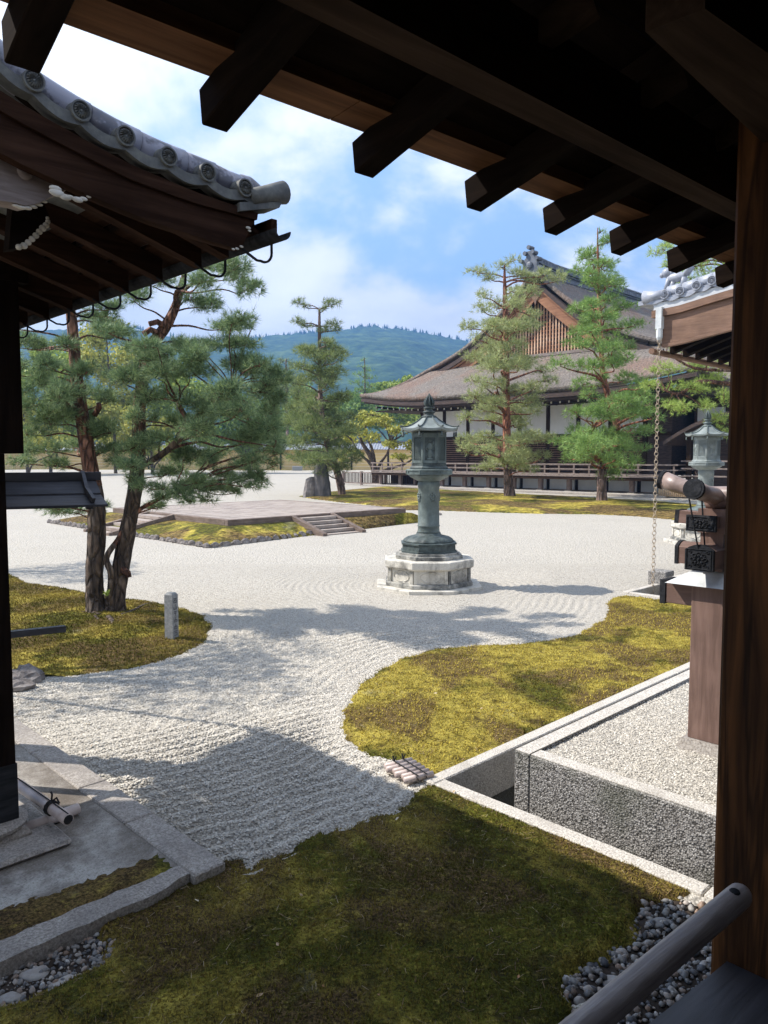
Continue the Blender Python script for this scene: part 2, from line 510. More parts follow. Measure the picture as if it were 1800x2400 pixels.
# gravel: pale granite chips
def gravel_mat(name, scale, lo, hi, pit):
    m = Mt(name)
    v = m.voro(scale, out='Color'); d = m.voro(scale)
    bw = m.n.new('ShaderNodeRGBToBW'); m.l.new(v, bw.inputs[0])
    col = m.mix(m.mr(bw.outputs[0], 0.2, 0.8), lo, hi)
    if name == 'gravel':
        sp = m.n.new('ShaderNodeSeparateXYZ'); m.l.new(m.co, sp.inputs[0]); fade = m.mr(sp.outputs['Y'], 7.5, 14.5, 1.0, 1.0)
        col = m.mix(m.math('MULTIPLY', m.mr(d, 0.45, 0.8), fade), col, pit)
    else: col = m.mix(m.mr(d, 0.45, 0.8), col, pit)
    big = m.noise(0.35, 5, 0.6)
    col = m.mix(m.mr(big, 0.45, 0.7, 0.0, 0.25), col, tuple(x * 0.8 for x in lo))
    m.color(col).rough(0.9, 0.2)
    m.bump(m.math('SUBTRACT', 1.0, d), 0.9, 0.6 / scale)
    return m
gravel_mat('gravel', 62, (0.389, 0.358, 0.302), (0.528, 0.491, 0.422), (0.240, 0.219, 0.188))
gravel_mat('gravel_far', 26, (0.403, 0.372, 0.318), (0.479, 0.446, 0.387), (0.343, 0.318, 0.270))
m = Mt('gravel_chip'); i = m.island()
m.color(m.ramp(i, [(0.0, (0.279, 0.257, 0.220)), (0.25, (0.427, 0.393, 0.334)), (0.7, (0.544, 0.506, 0.433)), (1.0, (0.637, 0.597, 0.526))])).rough(0.85, 0.2)
m = Mt('pebble'); i = m.island()
m.color(m.ramp(i, [(0.0, (0.06, 0.06, 0.065)), (0.3, (0.16, 0.155, 0.15)), (0.6, (0.30, 0.28, 0.25)), (0.8, (0.24, 0.16, 0.11)), (1.0, (0.50, 0.48, 0.44))])).rough(0.6)
m = Mt('river_stone'); a = m.noise(14, 5, 0.6); i = m.objrand()
m.color(m.mix(m.mr(a, 0.35, 0.65), m.ramp(i, [(0.0, (0.17, 0.165, 0.165)), (1.0, (0.34, 0.29, 0.24))]), (0.42, 0.40, 0.37))).rough(0.7)
m = Mt('rough_rock'); a = m.noise(4, 6, 0.7); b = m.noise(18, 5, 0.7)
m.color(m.ramp(a, [(0.35, (0.075, 0.065, 0.058)), (0.5, (0.19, 0.165, 0.15)), (0.68, (0.36, 0.33, 0.30))])).rough(0.9).bump(b, 0.7, 0.03)
m = Mt('slab_rock'); a = m.noise(3, 6, 0.7, m.stretch((1, 1, 0.25))); b = m.noise(9, 5, 0.7, m.stretch((1, 1, 0.2)))
m.color(m.ramp(a, [(0.35, (0.05, 0.05, 0.05)), (0.5, (0.12, 0.11, 0.105)), (0.68, (0.25, 0.22, 0.20))])).rough(0.85).bump(b, 0.8, 0.05)
m = Mt('sign_stone'); a = m.noise(30, 5, 0.7)
m.color(m.mix(m.mr(a, 0.35, 0.65), (0.20, 0.20, 0.19), (0.33, 0.33, 0.31))).rough(0.9).bump(a, 0.3, 0.003)
m = Mt('engraving'); m.color((0.06, 0.055, 0.055)).rough(0.9)

# moss in green, yellow and rust patches
def moss_mat(name, shift=0.0, sc=1.0, fine=70):
    m = Mt(name)
    a = m.noise(1.1 * sc, 5, 0.62, dist=0.4); b = m.noise(5.5 * sc, 5, 0.65); c = m.noise(fine, 4, 0.7); d = m.noise(0.75 * sc, 4, 0.6, m.stretch((1.3, 1.0, 1)), 0.5)
    green = m.mix(m.mr(b, 0.35, 0.65), (0.048, 0.052, 0.009), (0.150, 0.150, 0.018))
    yel = m.mix(m.mr(b, 0.35, 0.65), (0.24, 0.19, 0.030), (0.56, 0.45, 0.085))
    rust = m.mix(m.mr(c, 0.35, 0.65), (0.055, 0.030, 0.014), (0.20, 0.125, 0.060))
    col = m.mix(m.mr(a, 0.45 - shift, 0.56 - shift, smooth=True), green, yel)
    col = m.mix(m.mr(d, 0.47, 0.56, 0.0, 0.85, True), col, rust)
    col = m.mix(m.mr(c, 0.36, 0.56, 0.80, 0.0), col, (0.022, 0.018, 0.009))
    mid = m.noise(26 * min(1, sc*1.2), 5, 0.75); mid2 = m.noise(11 * sc, 5, 0.7, dist=0.6)
    col = m.mix(m.mr(mid, 0.55, 0.68, 0.0, 0.6), col, m.mix(0.35, yel, (0.60, 0.48, 0.14)))
    col = m.mix(m.mr(mid2, 0.36, 0.48, 0.7, 0.0), col, (0.040, 0.028, 0.012))
    pale = m.noise(2.3 * sc, 6, 0.7)
    col = m.mix(m.mr(pale, 0.62, 0.74, 0.0, 0.55), col, (0.30, 0.28, 0.17))
    m.color(col).rough(0.95, 0.1)
    m.bump(c, 0.9, 0.02).bump(mid2, 0.7, 0.04).bump(b, 0.5, 0.05)
    return m
moss_mat('moss_front', -0.05)
moss_mat('moss_gold', 0.09)
moss_mat('moss_left', 0.03)
moss_mat('moss_far', 0.0, 0.35, 9)
m = Mt('moss_tuft'); i = m.island(); a = m.noise(1.1, 5, 0.62, dist=0.4)
col = m.mix(m.mr(a, 0.42, 0.58, smooth=True), (0.10, 0.10, 0.014), (0.32, 0.255, 0.055))
col = m.mix(m.mr(i, 0.45, 1.0, 0.0, 0.8), col, (0.13, 0.072, 0.028))
m.color(col).rough(0.9, 0.1)
MATS['moss_tuft_gold'] = None
m = Mt('moss_tuft_gold'); i = m.island(); a = m.noise(1.1, 5, 0.62, dist=0.4)
col = m.mix(m.mr(a, 0.36, 0.52, smooth=True), (0.12, 0.11, 0.015), (0.50, 0.40, 0.075))
col = m.mix(m.mr(i, 0.55, 1.0, 0.0, 0.7), col, (0.20, 0.11, 0.035))
m.color(col).rough(0.9, 0.1)
m = Mt('soil'); a = m.noise(8, 6, 0.7)
m.color(m.mix(m.mr(a, 0.35, 0.65), (0.022, 0.017, 0.013), (0.07, 0.055, 0.045))).rough(0.95, 0.1).bump(a, 0.6, 0.02)
m = Mt('earth'); a = m.noise(0.02, 5, 0.6)
m.color(m.mix(m.mr(a, 0.35, 0.65), (0.05, 0.07, 0.025), (0.12, 0.12, 0.05))).rough(0.95)
m = Mt('water'); m.color((0.02, 0.022, 0.016)).rough(0.06, 0.6).bump(m.noise(7, 3), 0.15, 0.01)
m.b.inputs['Transmission Weight'].default_value = 0.35

# trees
def bark(name, c1, c2, c3, sc=5.0):
    m = Mt(name); a = m.noise(sc, 6, 0.65, m.stretch((1, 1, 0.35)), 0.3); v = m.voro(sc * 3.2, m.stretch((1, 1, 0.4)))
    col = m.ramp(a, [(0.36, c1), (0.5, c2), (0.68, c3)])
    col = m.mix(m.mr(v, 0.35, 0.75, 0.0, 0.7), col, tuple(x * 0.35 for x in c1))
    e = m.voro(sc * 2.6, m.stretch((1, 1, 0.33)), 'Distance', 1.0, 'DISTANCE_TO_EDGE')
    col = m.mix(m.mr(e, 0.0, 0.11, 0.62, 0.0), col, tuple(x * 0.22 for x in c1))
    m.color(col).rough(0.9).bump(m.mr(e, 0.0, 0.2), 1.0, 0.05).bump(a, 0.6, 0.03)
bark('pine_bark_low', (0.070, 0.046, 0.032), (0.17, 0.118, 0.082), (0.34, 0.255, 0.185), 4.2)
bark('pine_bark_red', (0.14, 0.060, 0.035), (0.28, 0.125, 0.075), (0.38, 0.20, 0.13))
bark('pine_bark_far', (0.15, 0.10, 0.075), (0.23, 0.15, 0.12), (0.30, 0.21, 0.165), 2.0)
bark('pine_bark_orange', (0.24, 0.085, 0.045), (0.36, 0.14, 0.075), (0.44, 0.20, 0.12), 2.0)
def leaf(name, lo, mid, hi, tr=0.22, rough=0.55):
    m = Mt(name); i = m.island(); a = m.noise(1.4, 3, 0.5)
    col = m.ramp(i, [(0.0, lo), (0.5, mid), (1.0, hi)])
    col = m.mix(m.mr(a, 0.35, 0.65, 0.0, 0.45), col, mid)
    m.color(col).rough(rough, 0.35).translucent(col, tr)
leaf('needles_blue', (0.050, 0.092, 0.052), (0.170, 0.265, 0.125), (0.500, 0.590, 0.260))
leaf('needles_olive', (0.060, 0.095, 0.038), (0.175, 0.235, 0.080), (0.480, 0.520, 0.180))
leaf('needles_pale', (0.201, 0.248, 0.106), (0.358, 0.402, 0.175), (0.553, 0.582, 0.242))
leaf('needles_green', (0.120, 0.210, 0.059), (0.217, 0.339, 0.089), (0.370, 0.529, 0.137))
leaf('needles_bright', (0.190, 0.264, 0.059), (0.343, 0.452, 0.106), (0.530, 0.655, 0.155))
leaf('leaf_yellow', (0.230, 0.264, 0.045), (0.414, 0.418, 0.080), (0.598, 0.550, 0.120))
leaf('leaf_green', (0.093, 0.152, 0.036), (0.170, 0.264, 0.054), (0.306, 0.432, 0.084))
leaf('leaf_fresh', (0.153, 0.225, 0.039), (0.289, 0.375, 0.061), (0.476, 0.555, 0.094))
m = Mt('forest'); a = m.noise(0.035, 6, 0.65); v = m.voro(0.09); b = m.noise(0.012, 4, 0.6)
col = m.ramp(a, [(0.36, (0.018, 0.040, 0.014)), (0.5, (0.045, 0.085, 0.026)), (0.66, (0.10, 0.15, 0.045))])
col = m.mix(m.mr(b, 0.45, 0.65, 0.0, 0.5), col, (0.03, 0.055, 0.02))
m.color(col).rough(0.95, 0.1).bump(m.math('SUBTRACT', 1.0, v), 0.6, 4.0)

# ------------------------------------------------------------------ outlines on the ground (metres)
def outline(pts, z=0.0, k=1.085):
    return np.array([tuple(g(x * k, y * k, z))[:2] for x, y in pts])
OUT_LEFT = outline([(-260,1225),(-120,1232),(20,1240),(60,1262),(130,1271),(185,1283),(260,1295),(330,1303),(400,1317),(442,1332),(456,1348),(458,1366),(444,1392),(400,1414),(345,1434),(300,1446),(240,1455),(160,1464),(90,1476),(30,1472),(-150,1465),(-300,1440)])
OUT_MID = outline([(1355,1289),(1328,1292),(1310,1302),(1312,1322),(1300,1342),(1272,1360),(1235,1376),(1190,1387),(1120,1394),(1050,1397),(985,1400),(925,1408),(872,1424),(820,1450),(785,1474),(762,1500),(742,1540),(734,1578),(742,1606),(772,1630),(815,1644),(850,1650),(915,1683),
                    (1500,1425),(1800,1293),(1900,1240),(1700,1215),(1424,1298)])
OUT_FRONT = outline([(925,1690),(905,1706),(893,1725),(874,1746),(835,1762),(780,1775),(730,1790),(680,1812),(640,1832),(600,1852),(560,1860),(540,1880),(520,1862),(495,1868),(420,1895),(200,1985),(60,2040),(-220,2150),(-500,2700),(600,3400),(2300,3400),(2400,2460),(1500,1952)])

_G1, _U, _V = g(990, 1827, 0.04), np.array([U.x, U.y]), np.array([V.x, V.y])
_g1 = np.array([_G1.x, _G1.y])
def _kp(a, b): return _g1 + _U*a - _V*b
_i = int(np.argmin(np.hypot(*(OUT_MID - outline([(915,1683)])[0]).T)))
OUT_MID = np.vstack([OUT_MID[:_i], [_kp(-.02,-.03), _kp(.10,.08), _kp(7.7,.08)], OUT_MID[_i+2:]])
OUT_FRONT = np.vstack([[_kp(.08,.06)], [_kp(-.015,.01)], OUT_FRONT[1:-1], [_kp(.08, 9.0)]])

def poly_dist(P, poly):
    """signed distance of the points P to a closed outline, inside positive"""
    n = len(poly); d = np.full(len(P), 1e9); inside = np.zeros(len(P), dtype=bool)
    x, y = P[:, 0], P[:, 1]
    for i in range(n):
        a = poly[i]; b = poly[(i + 1) % n]; ab = b - a
        t = np.clip(((x - a[0]) * ab[0] + (y - a[1]) * ab[1]) / (ab @ ab + 1e-12), 0, 1)
        d = np.minimum(d, np.hypot(x - a[0] - t * ab[0], y - a[1] - t * ab[1]))
        c = ((a[1] > y) != (b[1] > y))
        with np.errstate(divide='ignore', invalid='ignore'):
            xi = (b[0] - a[0]) * (y - a[1]) / (b[1] - a[1] + 1e-15) + a[0]
        inside ^= c & (x < xi)
    return np.where(inside, d, -d)
_tab = rng.random((256, 256)).astype(np.float64)
def vnoise(x, y):
    xi = np.floor(x).astype(int); yi = np.floor(y).astype(int)
    fx, fy = x - xi, y - yi
    fx = fx * fx * (3 - 2 * fx); fy = fy * fy * (3 - 2 * fy)
    g_ = lambda i, j: _tab[i & 255, j & 255]
    return (g_(xi, yi) * (1-fx) * (1-fy) + g_(xi+1, yi) * fx * (1-fy) + g_(xi, yi+1) * (1-fx) * fy + g_(xi+1, yi+1) * fx * fy) * 2 - 1
def fbm(x, y, o=4):
    s = 0; a = 1.0; t = 0
    for k in range(o):
        s = s + a * vnoise(x * 2**k + 17 * k, y * 2**k + 31 * k); t += a; a *= 0.5
    return s / t
def grid_sheet(name, x0, x1, y0, y1, step, zf, keep=None):
    xs = np.arange(x0, x1 + step/2, step); ys = np.arange(y0, y1 + step/2, step)
    X, Y = np.meshgrid(xs, ys); P = np.stack([X.ravel(), Y.ravel()], 1)
    Z = zf(P)
    nx, ny = len(xs), len(ys)
    i = np.arange(ny - 1)[:, None] * nx + np.arange(nx - 1)[None, :]
    F = np.stack([i, i + 1, i + nx + 1, i + nx], -1).reshape(-1, 4)
    if keep is not None:
        k = keep(P); F = F[k[F].any(1)]
        used = np.unique(F); remap = np.zeros(len(P), int); remap[used] = np.arange(len(used))
        P, Z, F = P[used], Z[used], remap[F]
    return np_mesh(name, np.column_stack([P, Z]), F)

# ------------------------------------------------------------------ ground sheets
mb = MB(); mb.add([(-2500,-150,-0.6),(2500,-150,-0.6),(2500,2000,-0.6),(-2500,2000,-0.6)], [(0,1,2,3)])
mb.build('ground', 'earth', kind='structure')

# the corridor roof, the kerbs and platforms are cut out of nothing: the gravel is one sheet under them
LAN = g(1005, 1072 + H * FPX / 12.75)       # foot of the near bronze lantern (centre)
LAN = Vector(((1005 - 900) / FPX * 12.75, 12.75, 0))
GUT1 = g(990, 1827, 0.04)                    # outer corner of the near gutter kerb
GUT2 = g(1459, 1387, 0.04)                   # outer corner of the far gutter kerb
def in_gutter(P, C):
    # true where the sunken channel lies (kept free of gravel and moss)
    dx, dy = P[:, 0] - C.x, P[:, 1] - C.y
    lu = dx * U.x + dy * U.y; lv = -(dx * V.x + dy * V.y)
    return (lu > 0.02) & (lv > 0.02)
def near_z(P):
    x, y = P[:, 0], P[:, 1]
    dL = -poly_dist(P, OUT_LEFT); dM = -poly_dist(P, OUT_MID); dF = -poly_dist(P, OUT_FRONT)
    dl = np.hypot(x - LAN.x, y - LAN.y) - 0.9
    wob = 0.05 * fbm(x * 0.8, y * 0.8, 2)
    # rake lines follow the nearest moss shore; the front field follows the front moss
    ph = np.where(dF < 2.2, dF, np.minimum(np.minimum(dL, dM), np.minimum(dF, dl + 0.6))) + wob
    amp = 0.0075 * (1 + 1.5*np.clip((2.4 - dF)/1.2, 0, 1)) * np.clip(1.35 - np.minimum(np.minimum(dL, dM), np.minimum(dF, dl)) / 2.6, 0.12, 1)
    amp = amp * np.clip(0.7 + 0.8 * fbm(x * 0.9, y * 0.9, 3), 0.1, 1.3)
    amp = amp * np.clip(dM / 0.30, 0.1, 1) * np.clip(dL / 0.25, 0.2, 1)
    z = 0.018 + amp * np.sin(ph * 2 * math.pi / 0.125) + 0.004 * fbm(x * 9, y * 9, 3)
    edge = np.clip(np.minimum(np.minimum(x + 7.5, 6.5 - x), np.minimum(15.5 - y, y - 2.0)) / 0.6, 0, 1)
    return 0.004 + (z - 0.004) * edge
def near_keep(P):
    return ~(in_gutter(P, GUT1) | in_gutter(P, GUT2)) & (poly_dist(P, OUT_FRONT) < 0.13) & (poly_dist(P, OUT_MID) < 0.13) & (poly_dist(P, OUT_LEFT) < 0.13)
me = grid_sheet('raked_gravel', -7.5, 6.5, 2.0, 15.5, 0.028, near_z, near_keep)
place('raked_gravel', me, 'gravel', smooth=True, kind='structure')
# the wide court: three sheets round the two sunken gutters
d12 = GUT2 - GUT1
A2, B2 = d12.dot(U), -d12.dot(V)
def cq(a0, a1, b0, b1):
    return [GUT1 * 1.0 + U * a - V * b for a, b in ((a0, b0), (a1, b0), (a1, b1), (a0, b1))]
for k, (a0, a1, b0, b1) in enumerate(((-60, 0.02, -140, 60), (0.02, A2 + 0.02, -140, 0.02), (A2 + 0.02, 140, -140, B2 + 0.02))):
    mb = MB(); mb.add([(p.x, p.y, 0.0) for p in cq(a0, a1, b0, b1)], [(3, 2, 1, 0)])
    mb.build('gravel_court', 'gravel_far', kind='structure')

# loose chips on the near gravel, so that its edge and grain are real
def scatter(n, x0, x1, y0, y1, cond):
    P = np.column_stack([rng.uniform(x0, x1, n), rng.uniform(y0, y1, n)])
    return P[cond(P)]
def chips(P, Z, r0, r1, flat=0.7):
    n = len(P)
    base = np.array([(1,0,0),(-1,0,0),(0,1,0),(0,-1,0),(0,0,1),(0,0,-1)], float)
    F = np.array([(0,2,4),(2,1,4),(1,3,4),(3,0,4)])
    base = base[:5]
    r = rng.uniform(r0, r1, (n, 1, 1)) * rng.uniform(0.55, 1.45, (n, 5, 1))
    a = rng.uniform(0, 2 * math.pi, n); t = rng.uniform(-0.7, 0.7, n)
    v = base[None] * r * np.array([1, 0.8, flat])
    ca, sa, ct, st = np.cos(a)[:, None], np.sin(a)[:, None], np.cos(t)[:, None], np.sin(t)[:, None]
    x, y, z = v[..., 0], v[..., 1], v[..., 2]
    y, z = y * ct - z * st, y * st + z * ct
    x, y = x * ca - y * sa, x * sa + y * ca
    W = np.stack([x + P[:, :1], y + P[:, 1:2], z + Z[:, None]], -1).reshape(-1, 3)
    return W, (F[None] + (np.arange(n) * 5)[:, None, None]).reshape(-1, 3)
def frustum(P, margin=0.25):
    return (np.abs(P[:, 0]) < P[:, 1] * 0.52 + margin)
def gr_cond(P):
    ok = near_keep(P) & frustum(P)
    ok &= (poly_dist(P, OUT_LEFT) < 0.03) & (poly_dist(P, OUT_MID) < 0.02) & (poly_dist(P, OUT_FRONT) < 0.03)
    ok &= rng.random(len(P)) < np.clip(1.25 - (P[:, 1] - 4.0) / 5.5, 0.0, 1)
    return ok
P = scatter(330000, -4.5, 2.0, 3.6, 9.4, gr_cond)
W, F = chips(P, near_z(P) + 0.001, 0.0065, 0.0125)
place('gravel_chips', np_mesh('gravel_chips', W, F), 'gravel_chip', label='loose white granite chips raked over the near court', cat='gravel', kind='stuff')

# ------------------------------------------------------------------ moss
def moss_patch(name, poly, step, mat, zf, bbox, label, tufts=0, tuft_mat='moss_tuft', tuft_h=(0.008, 0.022), vis=True, keepout=None, clear=0.07):
    def zz(P):
        d = poly_dist(P, poly) + 0.05 * fbm(P[:, 0] * 5, P[:, 1] * 5, 4) + 0.045 * fbm(P[:, 0] * 21, P[:, 1] * 21, 3)
        e = np.clip(d / clear, -1, 1)
        lump = 0.012 * np.abs(fbm(P[:, 0] * 7, P[:, 1] * 7, 3)) * np.clip(d / 0.1, 0, 1)
        return 0.026 * np.where(e > 0, np.sqrt(np.maximum(e, 0)), e * 3) + zf(P, np.maximum(d, 0)) + 0.003 + lump
    def keep(P):
        d = poly_dist(P, poly) > -0.10
        if keepout is not None: d &= ~keepout(P)
        return d
    me = grid_sheet(name, *bbox, step, zz, keep)
    place(name, me, mat, smooth=True, kind='structure')
    if tufts:
        def cond(P):
            ok = (poly_dist(P, poly) > -0.02) & frustum(P)
            if keepout is not None: ok &= ~keepout(P)
            return ok
        P = scatter(tufts, bbox[0], bbox[1], bbox[2], bbox[3], cond)
        n = len(P); Z = zz(P)
        k = 3
        a = rng.uniform(0, 2*math.pi, (n, k)); L = rng.uniform(tuft_h[0], tuft_h[1], (n, k)); tilt = rng.uniform(0.1, 1.0, (n, k)); w = L * 0.16
        ax, ay = np.cos(a), np.sin(a)
        tip = np.stack([ax*np.sin(tilt)*L, ay*np.sin(tilt)*L, np.cos(tilt)*L], -1)
        b0 = np.stack([-ay*w, ax*w, np.zeros_like(w)], -1)
        base = np.column_stack([P, Z - 0.002])[:, None, :]
        W = np.stack([base + b0, base - b0, base + tip], 2).reshape(-1, 3)
        F = np.arange(len(W)).reshape(-1, 3)
        place('moss_sprigs', np_mesh(name + '_sprigs', W, F), tuft_mat, label=label, cat='moss', kind='stuff')
def bump_hill(cx, cy, r, h):
    return lambda P: h * np.exp(-((P[:, 0]-cx)**2 + (P[:, 1]-cy)**2) / (2*r*r))
T1B = g(250, 1450)                                   # foot of the big twin pine
hl = bump_hill(T1B.x, T1B.y, 1.1, 0.015)
moss_patch('moss_island', OUT_LEFT, 0.045, 'moss_left', lambda P, d: hl(P) * np.clip(d / 0.6, 0, 1) + 0.04 * np.clip(d, 0, 1) + 0.018 * fbm(P[:, 0]*2.2, P[:, 1]*2.2, 4) * np.clip(d/0.3, 0, 1),
           (-9.0, -2.0, 7.4, 15.0), 'short olive and yellow moss round the twin pine', 110000, 'moss_tuft', (0.012, 0.032))
moss_patch('moss_bank', OUT_MID, 0.04, 'moss_gold', lambda P, d: 0.02 * np.clip(d / 0.5, 0, 1) + 0.014 * fbm(P[:, 0]*2.2, P[:, 1]*2.2, 4) * np.clip(d/0.3, 0, 1),
           (-1.0, 9.0, 4.8, 15.0), 'golden sunlit moss beside the gutter kerb', 140000, 'moss_tuft_gold', (0.010, 0.028), keepout=lambda P: in_gutter(P, GUT1) | in_gutter(P, GUT2))
PEB_L = outline([(-200,2075),(0,2070),(170,2028),(215,2020),(240,2040),(232,2070),(215,2100),(160,2120),(120,2142),(60,2170),(0,2185),(-250,2260)])
PEB_R = outline([(1405,1962),(1370,1990),(1350,2030),(1320,2070),(1270,2095),(1240,2110),(1225,2135),(1232,2165),(1225,2212),(1180,2400),(2200,2400),(2300,2050),(1545,1960),(1500,1950)])
def front_z(P, d):
    e = np.maximum(poly_dist(P, PEB_L), poly_dist(P, PEB_R))
    base = 0.022 * np.clip(d / 0.6, 0, 1) + 0.016 * fbm(P[:, 0]*2.0, P[:, 1]*2.0, 4) * np.clip(d/0.3, 0, 1)
    return base - 0.075 * np.clip((e + 0.05 + 0.05*fbm(P[:,0]*7, P[:,1]*7, 3)) / 0.10, 0, 1)
moss_patch('moss_lawn', OUT_FRONT, 0.03, 'moss_front', front_z, (-3.4, 3.6, 1.2, 5.3), 'dark olive moss in the shade of the gate roof', 200000, 'moss_tuft', (0.007, 0.018), keepout=lambda P: in_gutter(P, GUT1))
# bed under the pebbles
for _pp, _bb in ((PEB_R, (0.2, 4.0, 1.0, 4.2)), (PEB_L, (-4.0, -0.7, 2.2, 4.4))):
    me = grid_sheet('soil_bed', *_bb, 0.03, lambda P: 0.006 + 0.004*fbm(P[:,0]*8, P[:,1]*8, 3), lambda P: (poly_dist(P, _pp) > -0.10) & ~in_gutter(P, GUT1))
    place('soil_bed', me, 'soil', kind='structure')
def pebbles(poly, n, bbox, r0, r1, name, label, mat):
    P = scatter(n, *bbox, lambda P: (poly_dist(P, poly) > -0.03) & ~in_gutter(P, GUT1))
    n = len(P)
    mbp = MB(); mbp.rock((0,0,0), 1.0, (1,0.8,0.55), 3, 7, 4, 0.2)
    B = np.array(mbp.v); Fq = np.array(mbp.f)
    r = (r0 + (r1 - r0) * rng.random(n) ** 2.2)[:, None]; a = rng.uniform(0, 2*math.pi, n)
    sx = rng.uniform(0.7, 1.35, (n, 1)); sz = rng.uniform(0.7, 1.3, (n, 1))
    x = B[None, :, 0] * r * sx; y = B[None, :, 1] * r; z = B[None, :, 2] * r * sz
    ca, sa = np.cos(a)[:, None], np.sin(a)[:, None]
    W = np.stack([x*ca - y*sa + P[:, :1], x*sa + y*ca + P[:, 1:], z + 0.006 + 0.45*r], -1).reshape(-1, 3)
    Fq = (Fq[None] + (np.arange(n) * len(B))[:, None, None]).reshape(-1, 4)
    place(name, np_mesh(name, W, Fq), mat, smooth=True, label=label, cat='pebbles', kind='stuff')
pebbles(PEB_R, 13000, (0.5, 3.2, 1.2, 4.0), 0.010, 0.028, 'river_pebbles', 'grey and tan river pebbles under the round handrail', 'pebble')
pebbles(PEB_L, 15000, (-3.2, -0.8, 2.5, 4.2), 0.005, 0.019, 'small_pebbles', 'small pale pebbles in a hollow beside the stone kerb', 'pebble')
def stone(px, py, r, sc, seed, label, z=0.0, mat='river_stone', rot=0.0, name='stone', group=None, rough=0.2):
    p = g(px * 1.085, py * 1.085, z)
    mb = MB(); mb.rock((0, 0, r * sc[2] * 0.35), r, sc, seed, 12, 8, rough, rot)
    o = mb.build(name, mat, smooth=(rough < 0.3), label=label, cat='stone', group=group)
    o.location = p; return o
stone(1425,1998,0.045,(1.5,.8,.5),1,'pale flat stone at the top of the pebble strip by the kerb')
stone(1400,2040,0.024,(1.2,.8,.6),2,'small grey stone left of the handrail, above the two rounded ones')
stone(1345,2062,0.036,(1.1,.8,.6),3,'mottled grey stone lying on moss left of the middle of the handrail')
stone(1275,2098,0.030,(1.3,.8,.5),4,'low grey stone at the moss edge above the oval white stone')
stone(1330,2125,0.052,(1.3,.8,.5),5,'large oval pale stone half hidden by the handrail')
stone(1253,2168,0.026,(1,.85,.8),6,'round tan stone at the left end of the pebble strip')
stone(1290,2185,0.028,(1.2,.8,.6),8,'dark grey stone beside the crumpled white piece')
stone(1240,2135,0.022,(1.2,.8,.6),9,'flat grey stone above the round tan one')
stone(75,2108,0.055,(1.2,.9,.5),10,'brownish angular stone in the pebble hollow, the largest there')
stone(130,2128,0.050,(1.6,.7,.45),11,'long pale stone lying across the pebble hollow', rot=0.6)
stone(52,2112,0.024,(1.4,.7,.5),12,'small buff stone left of the angular brown one')
stone(20,2162,0.045,(1.2,.8,.45),13,'bluish grey stone at the lower left of the pebble hollow')
stone(948,1113,0.12,(1.2,.9,.7),14,'small dark stone on the gravel right of the lantern column', mat='rough_rock', rough=0.5)
stone(57,1474,0.20,(1.15,.8,.62),21,'pale jagged rock at the tip of the left moss island', mat='rough_rock', rough=0.6, name='rock')
stone(40,1492,0.14,(1.2,.8,.6),22,'dark jagged rock below the pale one by the left moss island', mat='rough_rock', rough=0.6, name='rock')
stone(30,1474,0.13,(1.2,.8,.75),23,'brown jagged rock partly behind the left gate post', mat='rough_rock', rough=0.6, name='rock')
# crumpled white piece
mb = MB(); mb.rock((0,0,0.012), 0.035, (1.2,.8,.5), 31, 14, 9, 1.6)
o = mb.build('crumpled_paper', 'white_paint', label='crumpled white paper lying between pebbles at the bottom edge', cat='paper'); o.location = g(1262*1.085, 2190*1.085)
# stray leaves
m = Mt('dry_leaf'); m.color(m.ramp(m.objrand(), [(0.0, (0.45, 0.34, 0.20)), (0.5, (0.40, 0.20, 0.09)), (1.0, (0.60, 0.52, 0.38))])).rough(0.8)
LEAF_LABELS = ['pale dry leaf on the dark front moss just left of its upper middle', 'small dry leaf on the front moss just below the bamboo mat', 'pale dry leaf on the front moss close to the pale kerb', 'tiny dry leaf on the left part of the front moss', 'reddish dry leaf on the front moss beside the terrace corner', 'dry leaf on the lower middle of the front moss', 'dry leaf on the golden moss just above the gutter kerb', 'dry leaf in the middle of the golden moss bank', 'dark dry leaf near the upper left rim of the golden moss', 'dry leaf near the right end of the golden moss bank', 'dry leaf high on the brownish part of the golden moss', 'dry leaf on the brightest patch of the golden moss', 'tiny dry leaf on the front moss right below the mat leaf', 'dry leaf on the left moss island in front of the twin pine', 'dry leaf close to the red brown post on the golden moss', 'dry leaf near the bottom edge of the front moss, left of centre', 'tiny leaf on the dark right part of the front moss', 'tiny dry leaf near the bottom of the front moss, right of centre']
lf = MB(); lf.add([(0,-.5,0),(.28,-.1,.08),(.2,.35,.02),(0,.6,.06),(-.22,.3,.05),(-.27,-.1,.1),(0,0,-.03)], [(0,1,6),(1,2,6),(2,3,6),(3,4,6),(4,5,6),(5,0,6)])
lfm = lf.mesh('fallen_leaf'); lfm.materials.append(MATS['dry_leaf'])
for i, (x, y, s) in enumerate([(650,1933,.030),(858,1768,.03),(1050,1930,.03),(600,2040,.025),(425,1945,.03),(700,2130,.03),(980,1710,.03),(1000,1640,.03),(940,1498,.04),(1150,1560,.03),(1230,1470,.04),(1040,1530,.03),(800,1990,.02),(120,1523,.03),(1330,1490,.04),(560,2150,.03),(1120,2110,.02),(820,2150,.025)]):
    o = place('fallen_leaf', lfm, None, label=LEAF_LABELS[i], cat='leaf', group='dry leaves scattered on the moss')
    p = g(x*1.085, y*1.085, 0.05); o.location = p; o.scale = (s, s, s); o.rotation_euler = (random.uniform(-.5,.5), random.uniform(-.5,.5), random.uniform(0,6))

